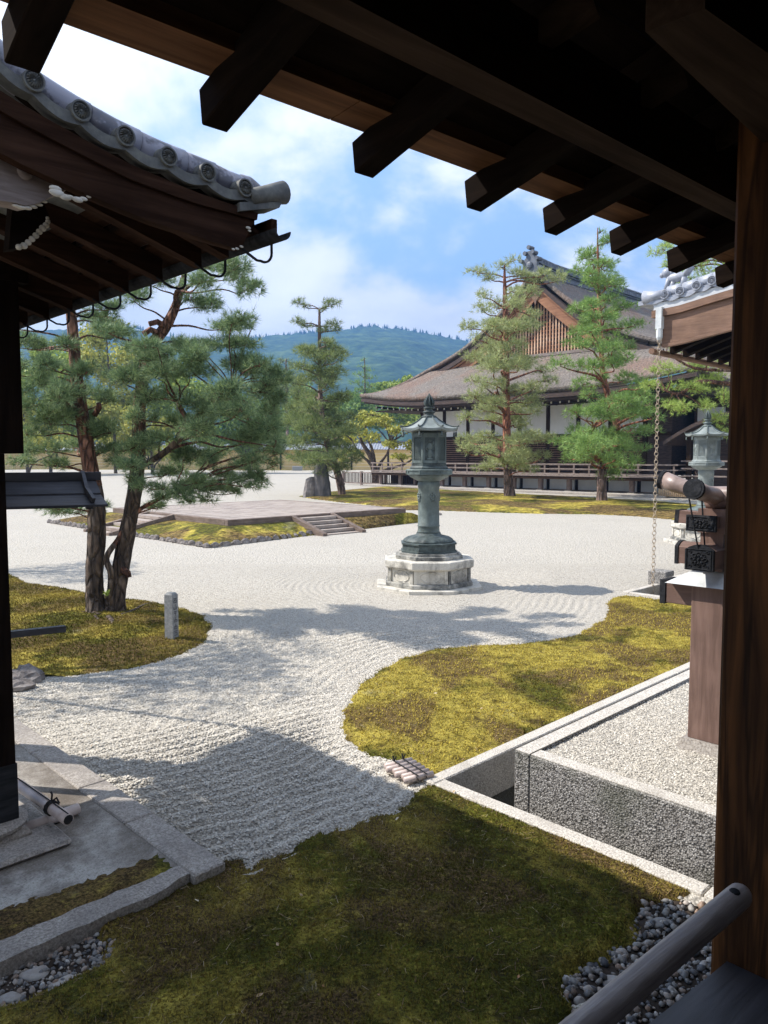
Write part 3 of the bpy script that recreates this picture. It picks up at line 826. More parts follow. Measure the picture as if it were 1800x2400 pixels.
m = Mt('litter'); m.color(m.ramp(m.island(), [(0.0, (0.10, 0.055, 0.03)), (0.6, (0.26, 0.17, 0.09)), (1.0, (0.42, 0.34, 0.22))])).rough(0.9)
def litter(n, bbox, cond, zfun, L, w, name, label):
    P = scatter(n, *bbox, lambda P: cond(P) & frustum(P) & ~in_gutter(P, GUT1) & ~in_gutter(P, GUT2)); n = len(P)
    a = rng.uniform(0, 2*math.pi, n); l = rng.uniform(.5, 1.2, n)*L; z = zfun(P)
    d = np.stack([np.cos(a)*l, np.sin(a)*l, rng.uniform(-.15, .35, n)*l], -1); s_ = np.stack([-np.sin(a)*w, np.cos(a)*w, np.zeros(n)], -1)
    c = np.column_stack([P, z])
    W = np.stack([c - d*.5 - s_, c - d*.5 + s_, c + d*.5 + s_*.6, c + d*.5 - s_*.6], 1).reshape(-1, 3)
    place(name, np_mesh(name, W, np.arange(len(W)).reshape(-1, 4)), 'litter', label=label, cat='needles', kind='stuff')
litter(5200, (-3.4, 3.6, 1.6, 5.4), lambda P: poly_dist(P, OUT_FRONT) > 0, lambda P: 0.036 + front_z(P, poly_dist(P, OUT_FRONT)), .045, .0012, 'fallen_needles', 'fallen brown pine needles strewn over the dark front moss')
litter(3500, (-1, 6, 4.8, 13), lambda P: poly_dist(P, OUT_MID) > 0, lambda P: 0.050 + 0*P[:,0], .06, .0018, 'fallen_needles', 'fallen brown pine needles strewn over the golden moss bank')
litter(900, (-5, 4, 4, 12), lambda P: (poly_dist(P, OUT_MID) < 0) & (poly_dist(P, OUT_FRONT) < 0) & (poly_dist(P, OUT_LEFT) < 0), lambda P: near_z(P) + 0.012, .022, .004, 'gravel_litter', 'scattered brown specks of leaf litter on the raked gravel')
# ------------------------------------------------------------------ sunken gutters with raised gravel platforms
def gutter_platform(C, la, lb, label, cat, cell, stones=True):
    """kerb, channel and platform; local x along U, local -y along -V"""
    root = thing('gravel_platform', label, cat, (C.x, C.y, 0), GA)
    kw, ch, pt = 0.105, 0.33, 0.245         # kerb width, channel width, platform top
    n = max(1, int(la / 1.6))
    # kerb along U (outer side faces V): y from 0 to -kw ; kerb along -V: x from 0 to kw
    mb = MB(); mb.box(0, kw, -kw, 0, -0.30, 0.045); mb.build('kerb', 'pale_kerb', root, bevel=0.008)
    for i in range(n):
        a, b = kw + (la - kw) * i / n, kw + (la - kw) * (i + 1) / n - 0.004
        mb = MB(); mb.box(a + 0.002, b, -kw, 0.0, -0.30, 0.045 + random.uniform(-.002, .002)); mb.build('kerb', 'pale_kerb', root, bevel=0.008)
    n = max(1, int(lb / 1.6))
    for i in range(n):
        a, b = kw + (lb - kw) * i / n, kw + (lb - kw) * (i + 1) / n - 0.004
        mb = MB(); mb.box(0.0, kw, -b, -a - 0.002, -0.30, 0.045 + random.uniform(-.002, .002)); mb.build('kerb', 'pale_kerb', root, bevel=0.008)
    mb = MB(); mb.box(kw, la, -lb, -kw, -0.32, -0.30); mb.build('channel_floor', 'soil', root)
    mb = MB(); mb.add([(kw,-kw,-0.25),(la,-kw,-0.25),(la,-kw-ch-0.02,-0.25),(kw,-kw-ch-0.02,-0.25)], [(3,2,1,0)])
    mb.add([(kw,-kw-ch-.02,-0.25),(kw+ch+.02,-kw-ch-.02,-0.25),(kw+ch+.02,-lb,-0.25),(kw,-lb,-0.25)], [(3,2,1,0)])
    mb.build('water', 'water', root)
    o = kw + ch
    ew = 0.12
    # platform rim stones, then the gravel filling a little lower
    mb = MB(); mb.box(o, la, -o - ew, -o, -0.30, pt); mb.build('rim_wall', 'aggregate', root, bevel=0.008)
    mb = MB(); mb.box(o + 0.0, o + ew, -lb, -o - ew - 0.003, -0.30, pt - 0.001); mb.build('rim_wall', 'aggregate', root, bevel=0.008)
    for (x0, x1, y0, y1) in ((o + 0.006, la - 0.006, -o - ew + 0.004, -o - 0.006), (o + 0.006, o + ew - 0.004, -lb, -o - ew - 0.010)):
        mb = MB(); mb.box(x0, x1, y0, y1, pt, pt + 0.006); mb.build('rim_top', 'pale_kerb', root)
    mb = MB(); mb.box(o + ew + 0.001, la, -lb, -o - ew - 0.001, -0.30, pt - 0.022); mb.build('gravel_filling', 'gravel', root)
    if cell:
        # chips on the platform
        n = cell
        n = int(n*.6); P = np.column_stack([rng.uniform(o + ew, min(la, 4.2), n), rng.uniform(-min(lb, 3.0), -o - ew, n)])
        Z = np.full(n, pt - 0.021)
        W, F = chips(P, Z, 0.006, 0.011)
        place('loose_gravel', np_mesh('platform_chips', W, F), 'gravel_chip', root, kind='stuff')
    return root, o, pt
plat1, PO, PT = gutter_platform(GUT1, A2 - 0.3, 9.0, 'raised gravel platform walled in grey aggregate with a pale kerbed gutter round it', 'platform', 70000)
plat2, _, _ = gutter_platform(GUT2, 12.0, 9.0, 'far kerbed gutter and low platform under the hanging rain chain', 'platform', 0)
# a block where the chain ends
def gridpt(C, a, b, z=0.0):
    p = Vector((C.x, C.y, 0)) + U * a - V * b; p.z = z; return p

# ------------------------------------------------------------------ bamboo mat by the gutter corner
mat0 = g(955, 1812, 0.06)
root = thing('bamboo_mat', 'small raft of six tied bamboo poles laid at the gutter corner', 'bamboo mat', (mat0.x, mat0.y, 0), 0)
pA, pB, pC = g(902, 1795, 0.05), g(955, 1832, 0.05), g(1016, 1816, 0.05)
# poles run from the lower left side to the right side; six side by side
pa0, pa1 = g(903, 1797, 0.06), g(965, 1782, 0.06)
pb0, pb1 = g(954, 1828, 0.06), g(1014, 1814, 0.06)
for i in range(6):
    t = i / 5
    a = pa0.lerp(pb0, t); b = pa1.lerp(pb1, t)
    a = a + (a - b).normalized() * (0.02 * (i % 2)); d = (b - a)
    mb = MB(); mb.tube([a, a + d*0.33, a + d*0.34, a + d*0.36, b], [0.0225, 0.022, 0.024, 0.022, 0.022], 10)
    mb.build('bamboo_pole', 'bamboo', root, True, True)
for t in (0.34, 0.68):
    a = pa0.lerp(pa1, t) + Vector((0, 0, 0.024)); b = pb0.lerp(pb1, t) + Vector((0, 0, 0.024))
    mb = MB(); mb.beam(a + (a-b).normalized()*0.02, b + (b-a).normalized()*0.03, 0.008, 0.006)
    mb.tube([b + Vector((0,0,-.002)), b + (b-a).normalized()*0.03 + Vector((0,0,-.03))], 0.004, 5)
    mb.tube([a, a + Vector((-.01, .015, 0.035))], 0.006, 5); mb.tube([a, a + Vector((.012, .012, 0.03))], 0.005, 5)
    mb.build('tie', 'rope', root, False, True)
# dark hollow under the mat's lower end
mb = MB(); q = [g(905,1803,0.012), g(955,1843,0.012), g(1000,1852,0.012), g(1015,1822,0.012), g(970,1790,0.012)]
mb.add([(p.x, p.y, 0.034) for p in q], [(0,1,2,3,4)])

# ------------------------------------------------------------------ stone post with engraved side
b0 = g(403, 1499, 0.03)
root = thing('stone_post', 'short square grey stone post with an engraved side, standing in the left moss island', 'stone post', (b0.x, b0.y, 0.0), R(-22))
mb = MB(); w = 0.058
top = 0.60
mb.hexa([(-w,-w,-.1),(w,-w,-.1),(w,w,-.1),(-w,w,-.1)], [(-w*.96,-w*.96,top-.025),(w*.96,-w*.96,top-.025),(w*.96,w*.96,top-.025),(-w*.96,w*.96,top-.025)])
mb.hexa([(-w*.95,-w*.95,top-.026),(w*.95,-w*.95,top-.026),(w*.95,w*.95,top-.026),(-w*.95,w*.95,top-.026)], [(-w*.6,-w*.6,top),(w*.6,-w*.6,top),(w*.6,w*.6,top),(-w*.6,w*.6,top)])
mb.build('shaft', 'sign_stone', root)
rr = random.Random(4)
mb = MB()
for k in range(6):                                   # cut strokes of the characters, unreadable at this angle
    z = top - 0.075 - k * 0.078
    for (y0, y1, z0, z1) in ((-.03,.03,.0,.008), (-.022,.022,-.02,-.012), (-.004,.004,-.045,.012), (-.03,-.02,-.045,-.02), (.02,.03,-.048,-.018), (-.026,.026,-.05,-.043)):
        if rr.random() < 0.8: mb.box(w*.97, w*.985 + .0008, y0, y1, z + z0, z + z1)
mb.build('engraving', 'engraving', root)

# ------------------------------------------------------------------ bronze lanterns
def lantern(loc, rz, pale, label, group, s=1.0):
    root = thing('bronze_lantern', label, 'lantern', loc, rz, group)
    root.scale = (s, s, s)
    bz = 'bronze_pale' if pale else 'bronze'
    bd = 'bronze' if pale else 'bronze_dark'
    o8 = math.pi / 8
    k = 1 / math.cos(o8)
    def oct_(prof, name, mat, par=root, **kw):
        mb = MB(); mb.lathe([(r * k, z) for r, z in prof], 8, (0, 0), o8); return mb.build(name, mat, par, **kw)
    ap = lambda r: r                                                           # apothem values
    oct_([(.87,-.05),(.87,.075)], 'ground_slab', 'granite', bevel=0.01)
    oct_([(.725,.076),(.72,.135),(.69,.150)], 'plinth', 'granite_stained', bevel=0.006)
    die = oct_([(.665,.151),(.665,.37)], 'stone_die', 'granite')
    for i in range(8):                                                        # corner piers and sunk panels with a carved cloud ring
        a = i * math.pi / 4
        M = Matrix.Rotation(a, 4, 'Z')
        hw = .665 * math.tan(o8)
        mb = MB()
        for s_ in (-1, 1):
            mb.box(.662, .690, s_*hw*0.99 if s_ < 0 else hw*0.80, -hw*0.80 if s_ < 0 else hw*0.99, .152, .369)
        mb.v = [tuple(M @ Vector(p)) for p in mb.v]
        mb.build('corner_pier', 'granite_stained' if i % 2 else 'granite', die)
        mb = MB()
        pts = [(.671, hw*0.62*math.cos(t), .26 + .085*math.sin(t)) for t in [j*math.pi/8 + (0.5 if j > 4 else 0) for j in range(-3, 12)]]
        mb.tube(pts, 0.007, 5)
        mb.v = [tuple(M @ Vector(p)) for p in mb.v]
        mb.build('carved_ring', 'granite', die)
    oct_([(.70,.371),(.735,.395),(.735,.50),(.725,.515)], 'stone_cap', 'granite', bevel=0.008)
    oct_([(.555,.516),(.555,.575),(.50,.578),(.50,.615)], 'upper_step', 'granite_stained', bevel=0.006)
    oct_([(.46,.616),(.46,.645),(.44,.65),(.44,.745),(.46,.75),(.46,.775),(.42,.785)], 'bronze_foot', bd)
    N = 64
    def petals(i, j, n=16, amt=.06):
        return 1 + amt * (abs(math.sin(j * math.pi * n / N)) - .5)
    mb = MB(); mb.lathe([(.43,.786),(.425,.80),(.40,.83),(.34,.865),(.26,.885),(.215,.90),(.205,.93)], N, flute=lambda i, j: petals(i, j) if 0 < i < 5 else 1)
    mb.build('lotus_base', bd, root, True)
    mb = MB(); mb.lathe([(.200,.93),(.186,.96),(.182,1.03),(.190,1.04),(.190,1.055),(.182,1.065),(.178,1.35),(.180,1.70),(.186,1.71),(.186,1.76),(.180,1.77),(.180,1.80)], 40)
    col = mb.build('column', bz, root, True)
    for a in range(4):                                                        # flower bosses on the column
        mb = MB(); t = a * math.pi / 2 + 0.35
        cc = Vector((.182*math.cos(t), .182*math.sin(t), 1.55))
        side = Vector((-math.sin(t), math.cos(t), 0))
        mb.ball(cc, .022, 8, 5)
        for q in range(8):
            w_ = q * math.pi / 4
            mb.ball(cc + side*(.045*math.cos(w_)) + Vector((0,0,.050*math.sin(w_))) - Vector((math.cos(t), math.sin(t), 0))*.004, .019, 6, 4)
        for q in range(6):
            mb.ball(cc + side*(.035*math.cos(q*1.05)) + Vector((0,0,-.07 + .02*math.sin(q*1.05))), .014, 5, 4)
        mb.build('flower_boss', bz, root, True)
    mb = MB(); mb.lathe([(.182,1.80),(.20,1.81),(.25,1.835),(.31,1.87),(.345,1.90),(.35,1.91)], N, flute=lambda i, j: petals(i, j, 8, .07) if 0 < i < 5 else 1)
    mb.build('lotus_cup', bz, root, True)
    led = oct_([(.355,1.911),(.375,1.915),(.375,1.995),(.36,2.005),(.34,2.006)], 'ledge', bz)
    for i in range(8):
        M = Matrix.Rotation(i * math.pi / 4, 4, 'Z'); hw = .375 * math.tan(o8)
        mb = MB()
        for (y0,y1,z0,z1) in ((-hw*.92,hw*.92,1.975,1.99),(-hw*.92,hw*.92,1.918,1.932),(-hw*.92,-hw*.80,1.932,1.975),(hw*.80,hw*.92,1.932,1.975)):
            mb.box(.373,.386,y0,y1,z0,z1)
        mb.v = [tuple(M @ Vector(p)) for p in mb.v]
        mb.build('ledge_frame', bz, led)
    box = oct_([(.315,2.007),(.315,2.03),(.285,2.06),(.285,2.10),(.268,2.105),(.268,2.60),(.30,2.62)], 'fire_box', bd if not pale else bz)
    for i in range(8):
        M = Matrix.Rotation(i * math.pi / 4, 4, 'Z'); hw = .268 * math.tan(o8)
        mb = MB()
        for (y0,y1,z0,z1) in ((-hw,-hw*.78,2.106,2.60),(hw*.78,hw,2.106,2.60),(-hw*.78,hw*.78,2.53,2.60),(-hw*.78,hw*.78,2.106,2.15)):
            mb.box(.266,.284,y0,y1,z0,z1)
        mb.v = [tuple(M @ Vector(p)) for p in mb.v]
        mb.build('door_frame', bz, box)
        mb = MB()
        if i % 2:                                                             # lattice panels
            for q in range(-9, 10):
                for s_ in (-1, 1):
                    c0 = q * .038
                    y0, y1 = -hw*.74, hw*.74
                    z0 = 2.34 + c0 + s_*y0*1.3; z1 = 2.34 + c0 + s_*y1*1.3
                    zs = []
                    t0, t1 = 0.0, 1.0
                    dz = z1 - z0
                    lo, hi = 2.16, 2.52
                    a_, b_ = sorted(((lo - z0)/dz, (hi - z0)/dz))
                    t0, t1 = max(0, a_), min(1, b_)
                    if t1 - t0 > .05:
                        mb.beam((.272 + .001*s_, y0 + (y1-y0)*t0, z0 + dz*t0), (.272 + .001*s_, y0 + (y1-y0)*t1, z0 + dz*t1), .006, .006)
            nm = 'lattice_panel'
        else:                                                                 # standing figure in relief, kept plain
            mb.ball((.270, 0, 2.47), .022, 8, 6, (.6,1,1)); mb.ball((.270, 0, 2.38), .045, 8, 6, (.35,1,1.3)); mb.ball((.270, 0, 2.26), .04, 8, 6, (.35,1,1.9))
            mb.tube([(.272,-.04,2.40),(.278,-.065,2.34),(.276,-.03,2.31)], .010, 5); mb.tube([(.272,.04,2.40),(.278,.06,2.46)], .010, 5)
            mb.ball((.270, 0, 2.175), .05, 8, 4, (.3,1,.3))
            nm = 'relief_figure'
        mb.v = [tuple(M @ Vector(p)) for p in mb.v]
        mb.build(nm, bz, box, nm == 'relief_figure')
    # roof: eight concave panels with upturned corners
    mb = MB(); nseg, nr = 6, 9
    rows = []
    for i in range(nr):
        t = i / (nr - 1)
        ra = .115 + (.470 - .115) * t; z = 2.865 - .19 * (1 - (1 - t) ** 1.75) + .0
        row = []
        for a in range(8):
            for q in range(nseg):
                f = q / nseg; th = (a + f) * math.pi / 4 + o8
                rr_ = ra / max(math.cos((f - .5) * math.pi / 4), .1)
                up = .028 * (t ** 3) * (abs(f - .5) * 2) ** 3
                row.append((rr_*math.cos(th), rr_*math.sin(th), z + up))
        rows.append(row)
    n = 8 * nseg; vs = [p for r_ in rows for p in r_]
    low = [(p[0]*.985, p[1]*.985, p[2] - .038) for p in rows[-1]]; inn = [(p[0]*.55, p[1]*.55, 2.635) for p in rows[-1]]
    vs += low + inn
    fs = []
    for i in range(nr + 1):
        for j in range(n):
            fs.append((i*n + j, i*n + (j+1) % n, (i+1)*n + (j+1) % n, (i+1)*n + j))
    fs.append(tuple(range(n)))
    mb.add(vs, fs); roof = mb.build('roof', 'bronze_pale', root)
    for a in range(8):
        th = a * math.pi / 4 + o8; path = []
        for i in range(nr):
            x, y, z = rows[i][a * nseg]; path.append((x, y, z + .008))
        x, y, z = path[-1]; path.append((x*1.03, y*1.03, z + .014))
        mb = MB(); mb.tube(path, [.012]*(nr) + [.015], 6); mb.build('roof_rib', bd, roof, True)
        mb = MB(); bx, by = x*.93, y*.93
        mb.tube([(bx, by, z-.04), (bx, by, z-.085)], .004, 5); mb.lathe([(.006, z-.085),(.014, z-.095),(.017, z-.15),(.021, z-.165)], 8, (bx, by))
        mb.build('wind_bell', bd, roof, True)
    mb = MB(); mb.lathe([(.125,2.862),(.125,2.89),(.09,2.90),(.07,2.925),(.10,2.945),(.105,2.965),(.06,2.98),(.05,3.0),(.09,3.02),(.095,3.035),(.03,3.05)], 24)
    mb.ball((0,0,3.09), .055, 12, 8)
    fin = mb.build('finial', bd, root, True)
    mb = MB()
    for a in range(8):                                                        # flame leaves round the jewel
        th = a * math.pi / 4
        for q in range(3):
            path = []
            for i in range(8):
                t = i / 7; r_ = (.040 + .055 * math.sin(min(1, t*1.1) * math.pi)**.8 * (1 - .25*q)) * (1 - t*t*.92); path.append((r_*math.cos(th + .25*q*(1-t)), r_*math.sin(th + .25*q*(1-t)), 3.035 + (.235 - .03*q) * t))
            mb.tube(path, [.009,.011,.011,.010,.009,.008,.006,.003], 5)
    mb.build('flame', bd, fin, True)
    return root
lantern(LAN, R(3.4) * 0 + 0.0, False, 'dark bronze lantern on an octagonal stone base in the open gravel, the nearer one', 'bronze lanterns on the gravel')
L2 = Vector(((1654 - 900) / FPX * 19.4, 19.4, 0))
lantern(L2, 0.0, True, 'pale green bronze lantern half hidden by the dark pillar at the right', 'bronze lanterns on the gravel', 1.04)

# ------------------------------------------------------------------ paved stage with moss banks, steps and a ring of kerb stones
ZT = 0.50
S0 = g(534, 1219, ZT)
side = 7.0
stage = thing('paved_stage', 'low square stage paved with dark tiles above a moss bank, steps on two sides', 'stage', (S0.x, S0.y, 0), GA)
inset = 0.12
mb = MB(); mb.box(0.02, side - 0.02, 0.02, side - 0.02, 0.05, ZT - 0.035); mb.build('core', 'soil', stage)
for (x0,x1,y0,y1,mm) in ((0,side,0,.16,'stage_wood_x'),(0,.16,.163,side-.163,'stage_wood_y'),(side-.16,side,.163,side-.163,'stage_wood_y'),(0,side,side-.16,side,'stage_wood_x')):
    mb = MB(); mb.box(x0,x1,y0,y1,ZT-.20,ZT); mb.build('edge_stone', mm, stage, bevel=.01)
m = Mt('stage_tile'); m.color(m.mix(m.mr(m.noise(3,5,.6), .35,.65), m.ramp(m.objrand(), [(0,(.17,.125,.098)),(1,(.34,.275,.225))]), (.37,.315,.265))).rough(0.6, 0.4)
nt = 14; ts = (side - .34) / nt
mb = MB(); mb.box(.010, ts - .010, .010, ts - .010, 0, .034); tile_me = mb.mesh('stage_tile'); tile_me.materials.append(MATS['stage_tile'])
for i in range(nt):
    for j in range(nt):
        o = place('paving_tile', tile_me, None, stage); o.location = (.17 + i*ts, .17 + j*ts, ZT - .036 + random.uniform(-.002,.002))
# banks: sloping moss skirt
bw = 1.55
mb = MB()
N = 28
P_in = []; P_out = []
sq = lambda t, o: None
def ring(off):
    pts = []
    fo = lambda x: max(.12, off*(1 - .115*(x + 1.5))) if off > 0 else off
    ro = off*.62 if off > 0 else off
    for (a, b) in (((-off,-fo(-off)),(side+ro,-fo(side+ro))), ((side+ro,-fo(side+ro)),(side+ro,side+off)), ((side+ro,side+off),(-off,side+off)), ((-off,side+off),(-off,-off))):
        for i in range(N):
            t = i / N; pts.append((a[0]+(b[0]-a[0])*t, a[1]+(b[1]-a[1])*t))
    return pts
levels = [(-.05, ZT-.16), (.25, .33), (.6, .265), (.95, .19), (1.25, .12), (bw-.06, .065), (bw, -.02)]
vs = []
for off, z in levels:
    for q, (x, y) in enumerate(ring(off)):
        zz_ = z + (0.03 * fbm(np.array([x*1.1]), np.array([y*1.1]), 3)[0] if 0.1 < off < bw else 0)
        vs.append((x, y, zz_))
M_ = 4 * N
mb.add(vs, [(i*M_+j, i*M_+(j+1) % M_, (i+1)*M_+(j+1) % M_, (i+1)*M_+j) for i in range(len(levels)-1) for j in range(M_)])
mb.build('moss_bank', 'moss_far', stage, True)
# steps: front right side (y = 0 side, facing -V) and left side (x = 0 side, facing -U)
def steps(flip, c0, c1, bw=bw):
    nst = 5
    def bx(mb, a0, a1, b0, b1, z0, z1):
        if flip: mb.box(-b1, -b0, a0, a1, z0, z1)
        else: mb.box(a0, a1, -b1, -b0, z0, z1)
    root_ = MB(); bx(root_, c0, c1, .0, bw, -.05, .06)
    st = root_.build('stair', 'soil', stage)
    run = (bw + .35) / nst
    for i in range(nst):
        zt = ZT - .005 - (i + .6) * ZT / nst
        mb = MB(); bx(mb, c0 + .16, c1 - .16, i*run + .02, (i+1)*run + .04, zt - .085, zt)
        mb.build('step', 'stage_tile', st)
        mb = MB(); bx(mb, c0 + .161, c1 - .161, i*run + .06, (i+1)*run - .02, zt - .30, zt - .086); mb.build('riser', 'bark_edge', st)
    for a0, a1 in ((c0, c0 + .155), (c1 - .155, c1)):
        mb = MB(); L = bw + .48
        lo = [(a0,0),(a1,0)]
        pts_b = [(a0,0.0,ZT-.24),(a1,0.0,ZT-.24),(a1,L,-.06),(a0,L,-.06)]
        pts_t = [(a0,0.0,ZT-.002),(a1,0.0,ZT-.002),(a1,L,.075),(a0,L,.075)]
        if flip:
            cv = lambda p: (-p[1], p[0], p[2])
        else:
            cv = lambda p: (p[0], -p[1], p[2])
        mb.hexa([cv(p) for p in pts_b], [cv(p) for p in pts_t]); mb.build('stringer', 'stage_wood_y', st)
iv = inv_of(stage)
q0 = iv @ onplane(686, 1205, S0, U); q1 = iv @ onplane(776, 1199, S0, U)
steps(False, q0.x - .05, q1.x + .12, .95)
steps(True, 2.9, 4.6)
# ring of kerb stones at the foot of the bank (front two sides)
rk = random.Random(11)
for axis in (0, 1):
    t = -bw - .02
    while t < side + (bw*.62 if axis == 0 else bw) - 0.1:
        L = rk.uniform(.22, .42)
        skip = (axis == 0 and q0.x - .1 < t < q1.x + .15) or (axis == 1 and 2.8 < t < 4.7)
        if not skip:
            mb = MB(); mb.rock((0,0,0), .5, (L*1.12, .17, .20*rk.uniform(.9,1.3)), rk.randint(0,999), 8, 6, .3)
            o = mb.build('kerb_stone', 'rough_rock', stage)
            o.location = (t + L/2, -bw*(1 - .115*(t + L/2 + 1.5)) - .01, .03) if axis == 0 else (-bw - .01, t + L/2, .03)
            if axis: o.rotation_euler = (0, 0, math.pi/2)
        t += L

# ------------------------------------------------------------------ left paved terrace of the gate
CC = g(530, 2021, 0.085)
terr = thing('stone_terrace', 'grey paved terrace with a worn stone kerb at the foot of the left gate', 'terrace', (CC.x, CC.y, 0), GA)
kw2 = 0.185
cuts = [0, .78, 1.42, 2.25, 3.1, 4.0, 5.0, 6.0, 7.0]
for a, b in zip(cuts[:-1], cuts[1:]):                                        # right edge runs left-away
    mb = MB(); mb.box(-kw2, random.uniform(-.004,.004), a + .004, b - .004, -.1, .085 + random.uniform(-.002,.003)); mb.build('kerb_stone', 'kerb_stone', terr, bevel=.008)
cuts = [.0, .95, 2.3, 3.6, 5.0]
for a, b in zip(cuts[:-1], cuts[1:]):                                        # front edge runs left-near
    mb = MB()
    n = 14; out = []; inn = []
    for i in range(n + 1):
        x = -kw2 - .004 - a - (b - a - .006) * i / n
        out.append((x, .0 + random.uniform(-.008,.008) + (0.05 if a == 0 and i < 3 else 0)*(1 - i/3)))
        inn.append((x, .15 + random.uniform(-.010,.010)))
    pts = out + inn[::-1]
    mb.prism(pts, -.12, .083 + random.uniform(-.002,.002)); mb.build('kerb_stone', 'kerb_stone', terr)
mb = MB(); mb.box(-6.0, -kw2 - .003, .145, 7.0, -.1, .078); mb.build('paving', 'concrete', terr)
# moss creeping over the terrace edge
def tm_z(P):
    x, y = P[:, 0], P[:, 1]
    e = .24 + .18 * np.clip((-x - .3) / 2, -.5, 1) + .10 * fbm(x*2.6, y*2.6, 4) - (y - .10)
    e = np.minimum(e, y - .10 + .03 * fbm(x*9, y*9, 3))
    e = np.minimum(e, -kw2 - x + .02 * fbm(x*9, y*9, 3))
    return .074 + np.clip(e * .12, -.01, .014) + np.where(e > .01, .004 * fbm(x*40, y*40, 2), 0)
me = grid_sheet('terrace_moss', -3.6, -kw2 + .02, .08, .95, .012, tm_z)
place('moss', me, 'moss_front', terr, True, kind='stuff')
# bamboo barrier on the terrace
bam = thing('bamboo_barrier', 'two bamboo poles tied in a cross lying on the stone terrace', 'bamboo poles', (0, 0, 0), 0)
o_ = g(110, 1890, .13); bam.location = (o_.x, o_.y, .08)
zt = .08
a = g(45, 1840, zt + .13); b = g(160, 1921, zt + .105); a2 = a + (a - b) * 2.0
d = b - a2
mb = MB(); mb.tube([a2, a2 + d*.55, a2 + d*.56, a2 + d*.575, a2 + d*.95, a2 + d*.955, a2 + d*.965, b], [.033,.033,.036,.033,.033,.0345,.033,.033], 14); mb.build('bamboo_pole', 'bamboo', bam, True, True)
mb = MB(); mb.tube([b + (b-a).normalized()*.0006, b + (b-a).normalized()*.0012], .027, 14); mb.build('hollow_end', 'rope', bam, False, True)
c = g(57, 1943, zt + .033); e = g(183, 1895, zt + .033); d = e - c
mb = MB(); mb.tube([c, c + d*.38, c + d*.385, c + d*.40, e], [.033,.033,.0355,.033,.033], 14); mb.build('bamboo_pole', 'bamboo', bam, True, True)
mb = MB(); mb.tube([c - d.normalized()*.0006, c - d.normalized()*.0012], .026, 14); mb.build('hollow_end', 'rope', bam, False, True)
x_ = (a + (b - a) * .68)
mb = MB()
for k in range(3):
    p = x_ + (b-a).normalized() * (.012 * (k - 1)); n_ = (b-a).normalized(); s_ = n_.cross(Vector((0,0,1)))
    mb.tube([p + s_*(.038*math.cos(t)) + Vector((0,0,.038*math.sin(t))) for t in [i*math.pi/6 for i in range(13)]], .006, 5)
mb.tube([x_ + Vector((0,0,.035)), x_ + Vector((.0,.01,.075)), x_ + Vector((-.01,.02,.085))], .006, 5)
mb.tube([x_ + Vector((0,0,.037)), x_ + Vector((.03,.0,.06)), x_ + Vector((.05,-.01,.03))], .006, 5)
mb.tube([a2 + Vector((0,0,.036)), x_ + Vector((0,0,.037)), b + Vector((0,0,.034))], .0035, 5)
mb.build('tie', 'rope', bam, False, True)
# ------------------------------------------------------------------ helpers for tiled verges
disc_cache = {}
def disc_mesh(mat, r, t):
    """round end tile with a chrysanthemum of raised petals; faces local -y"""
    mb = MB(); n = 24
    mb.lathe([(r*.80, 0), (r*.80, t*.35), (r*.86, t*.55), (r, t*.5), (r, -t*1.5)], n)
    for j in range(16):
        a = 2*math.pi*j/16
        p0 = Vector((r*.18*math.cos(a), r*.18*math.sin(a), t*.35)); p1 = Vector((r*.70*math.cos(a), r*.70*math.sin(a), t*.35))
        s_ = Vector((-math.sin(a), math.cos(a), 0))
        mb.add([p0 - s_*r*.02, p0 + s_*r*.02, p1 + s_*r*.085, p1 - s_*r*.085, p0.lerp(p1,.6) + Vector((0,0,t*.75))], [(0,3,4),(3,2,4),(2,1,4),(1,0,4)])
    mb.ball((0,0,t*.35), r*.14, 8, 4, (1,1,.5))
    mb.v = [(x, -z, y) for x, y, z in mb.v]
    me = mb.mesh('end_disc'); me.materials.append(MATS[mat]); return me

def gate_roof(root, prof, length, tilemat, facemat, rdisc, rtube, zoff_board=0.0, mirror=False, n_raft=9, both=True, woodmat='dark_wood', raft_end=0.0, disc_s=None):
    """roof with its eave at local x=0 along +y, rising towards -x.
    prof: list of (x, z) of the verge tile line from the ridge (first, x<0) to the eave corner (last, x=0)."""
    P = prof
    def zx(x):
        if x >= P[-1][0]:
            a, b = P[-2], P[-1]
        else:
            for a, b in zip(P[:-1], P[1:]):
                if a[0] <= x <= b[0]: break
        return a[1] + (b[1] - a[1]) * (x - a[0]) / (b[0] - a[0])
    xr = P[0][0]
    n = 14
    xs = [xr + (0 - xr) * i / n for i in range(n + 1)]
    # tile bed (thin), boards under it
    ridge_x = xr
    vs = []; fs = []
    mb = MB()
    for i in range(n):
        x0, x1 = xs[i], xs[i+1]
        mb.hexa([(x0, .02, zx(x0)-rtube*1.9), (x1, .02, zx(x1)-rtube*1.9), (x1, length, zx(x1)-rtube*1.9), (x0, length, zx(x0)-rtube*1.9)],
                [(x0, .02, zx(x0)-rtube*.9), (x1, .02, zx(x1)-rtube*.9), (x1, length, zx(x1)-rtube*.9), (x0, length, zx(x0)-rtube*.9)])
    mb.build('tile_bed', facemat, root)
    return zx, xs

def tube_tile(parent, path, r0, r1, mat, n=14):
    mb = MB()
    m_ = len(path)
    rad = [r0 + (r1 - r0) * i / (m_-1) for i in range(m_)]
    rad[0] = r0
    mb.tube(path, rad, n)
    return mb.build('round_tile', mat, parent, True)

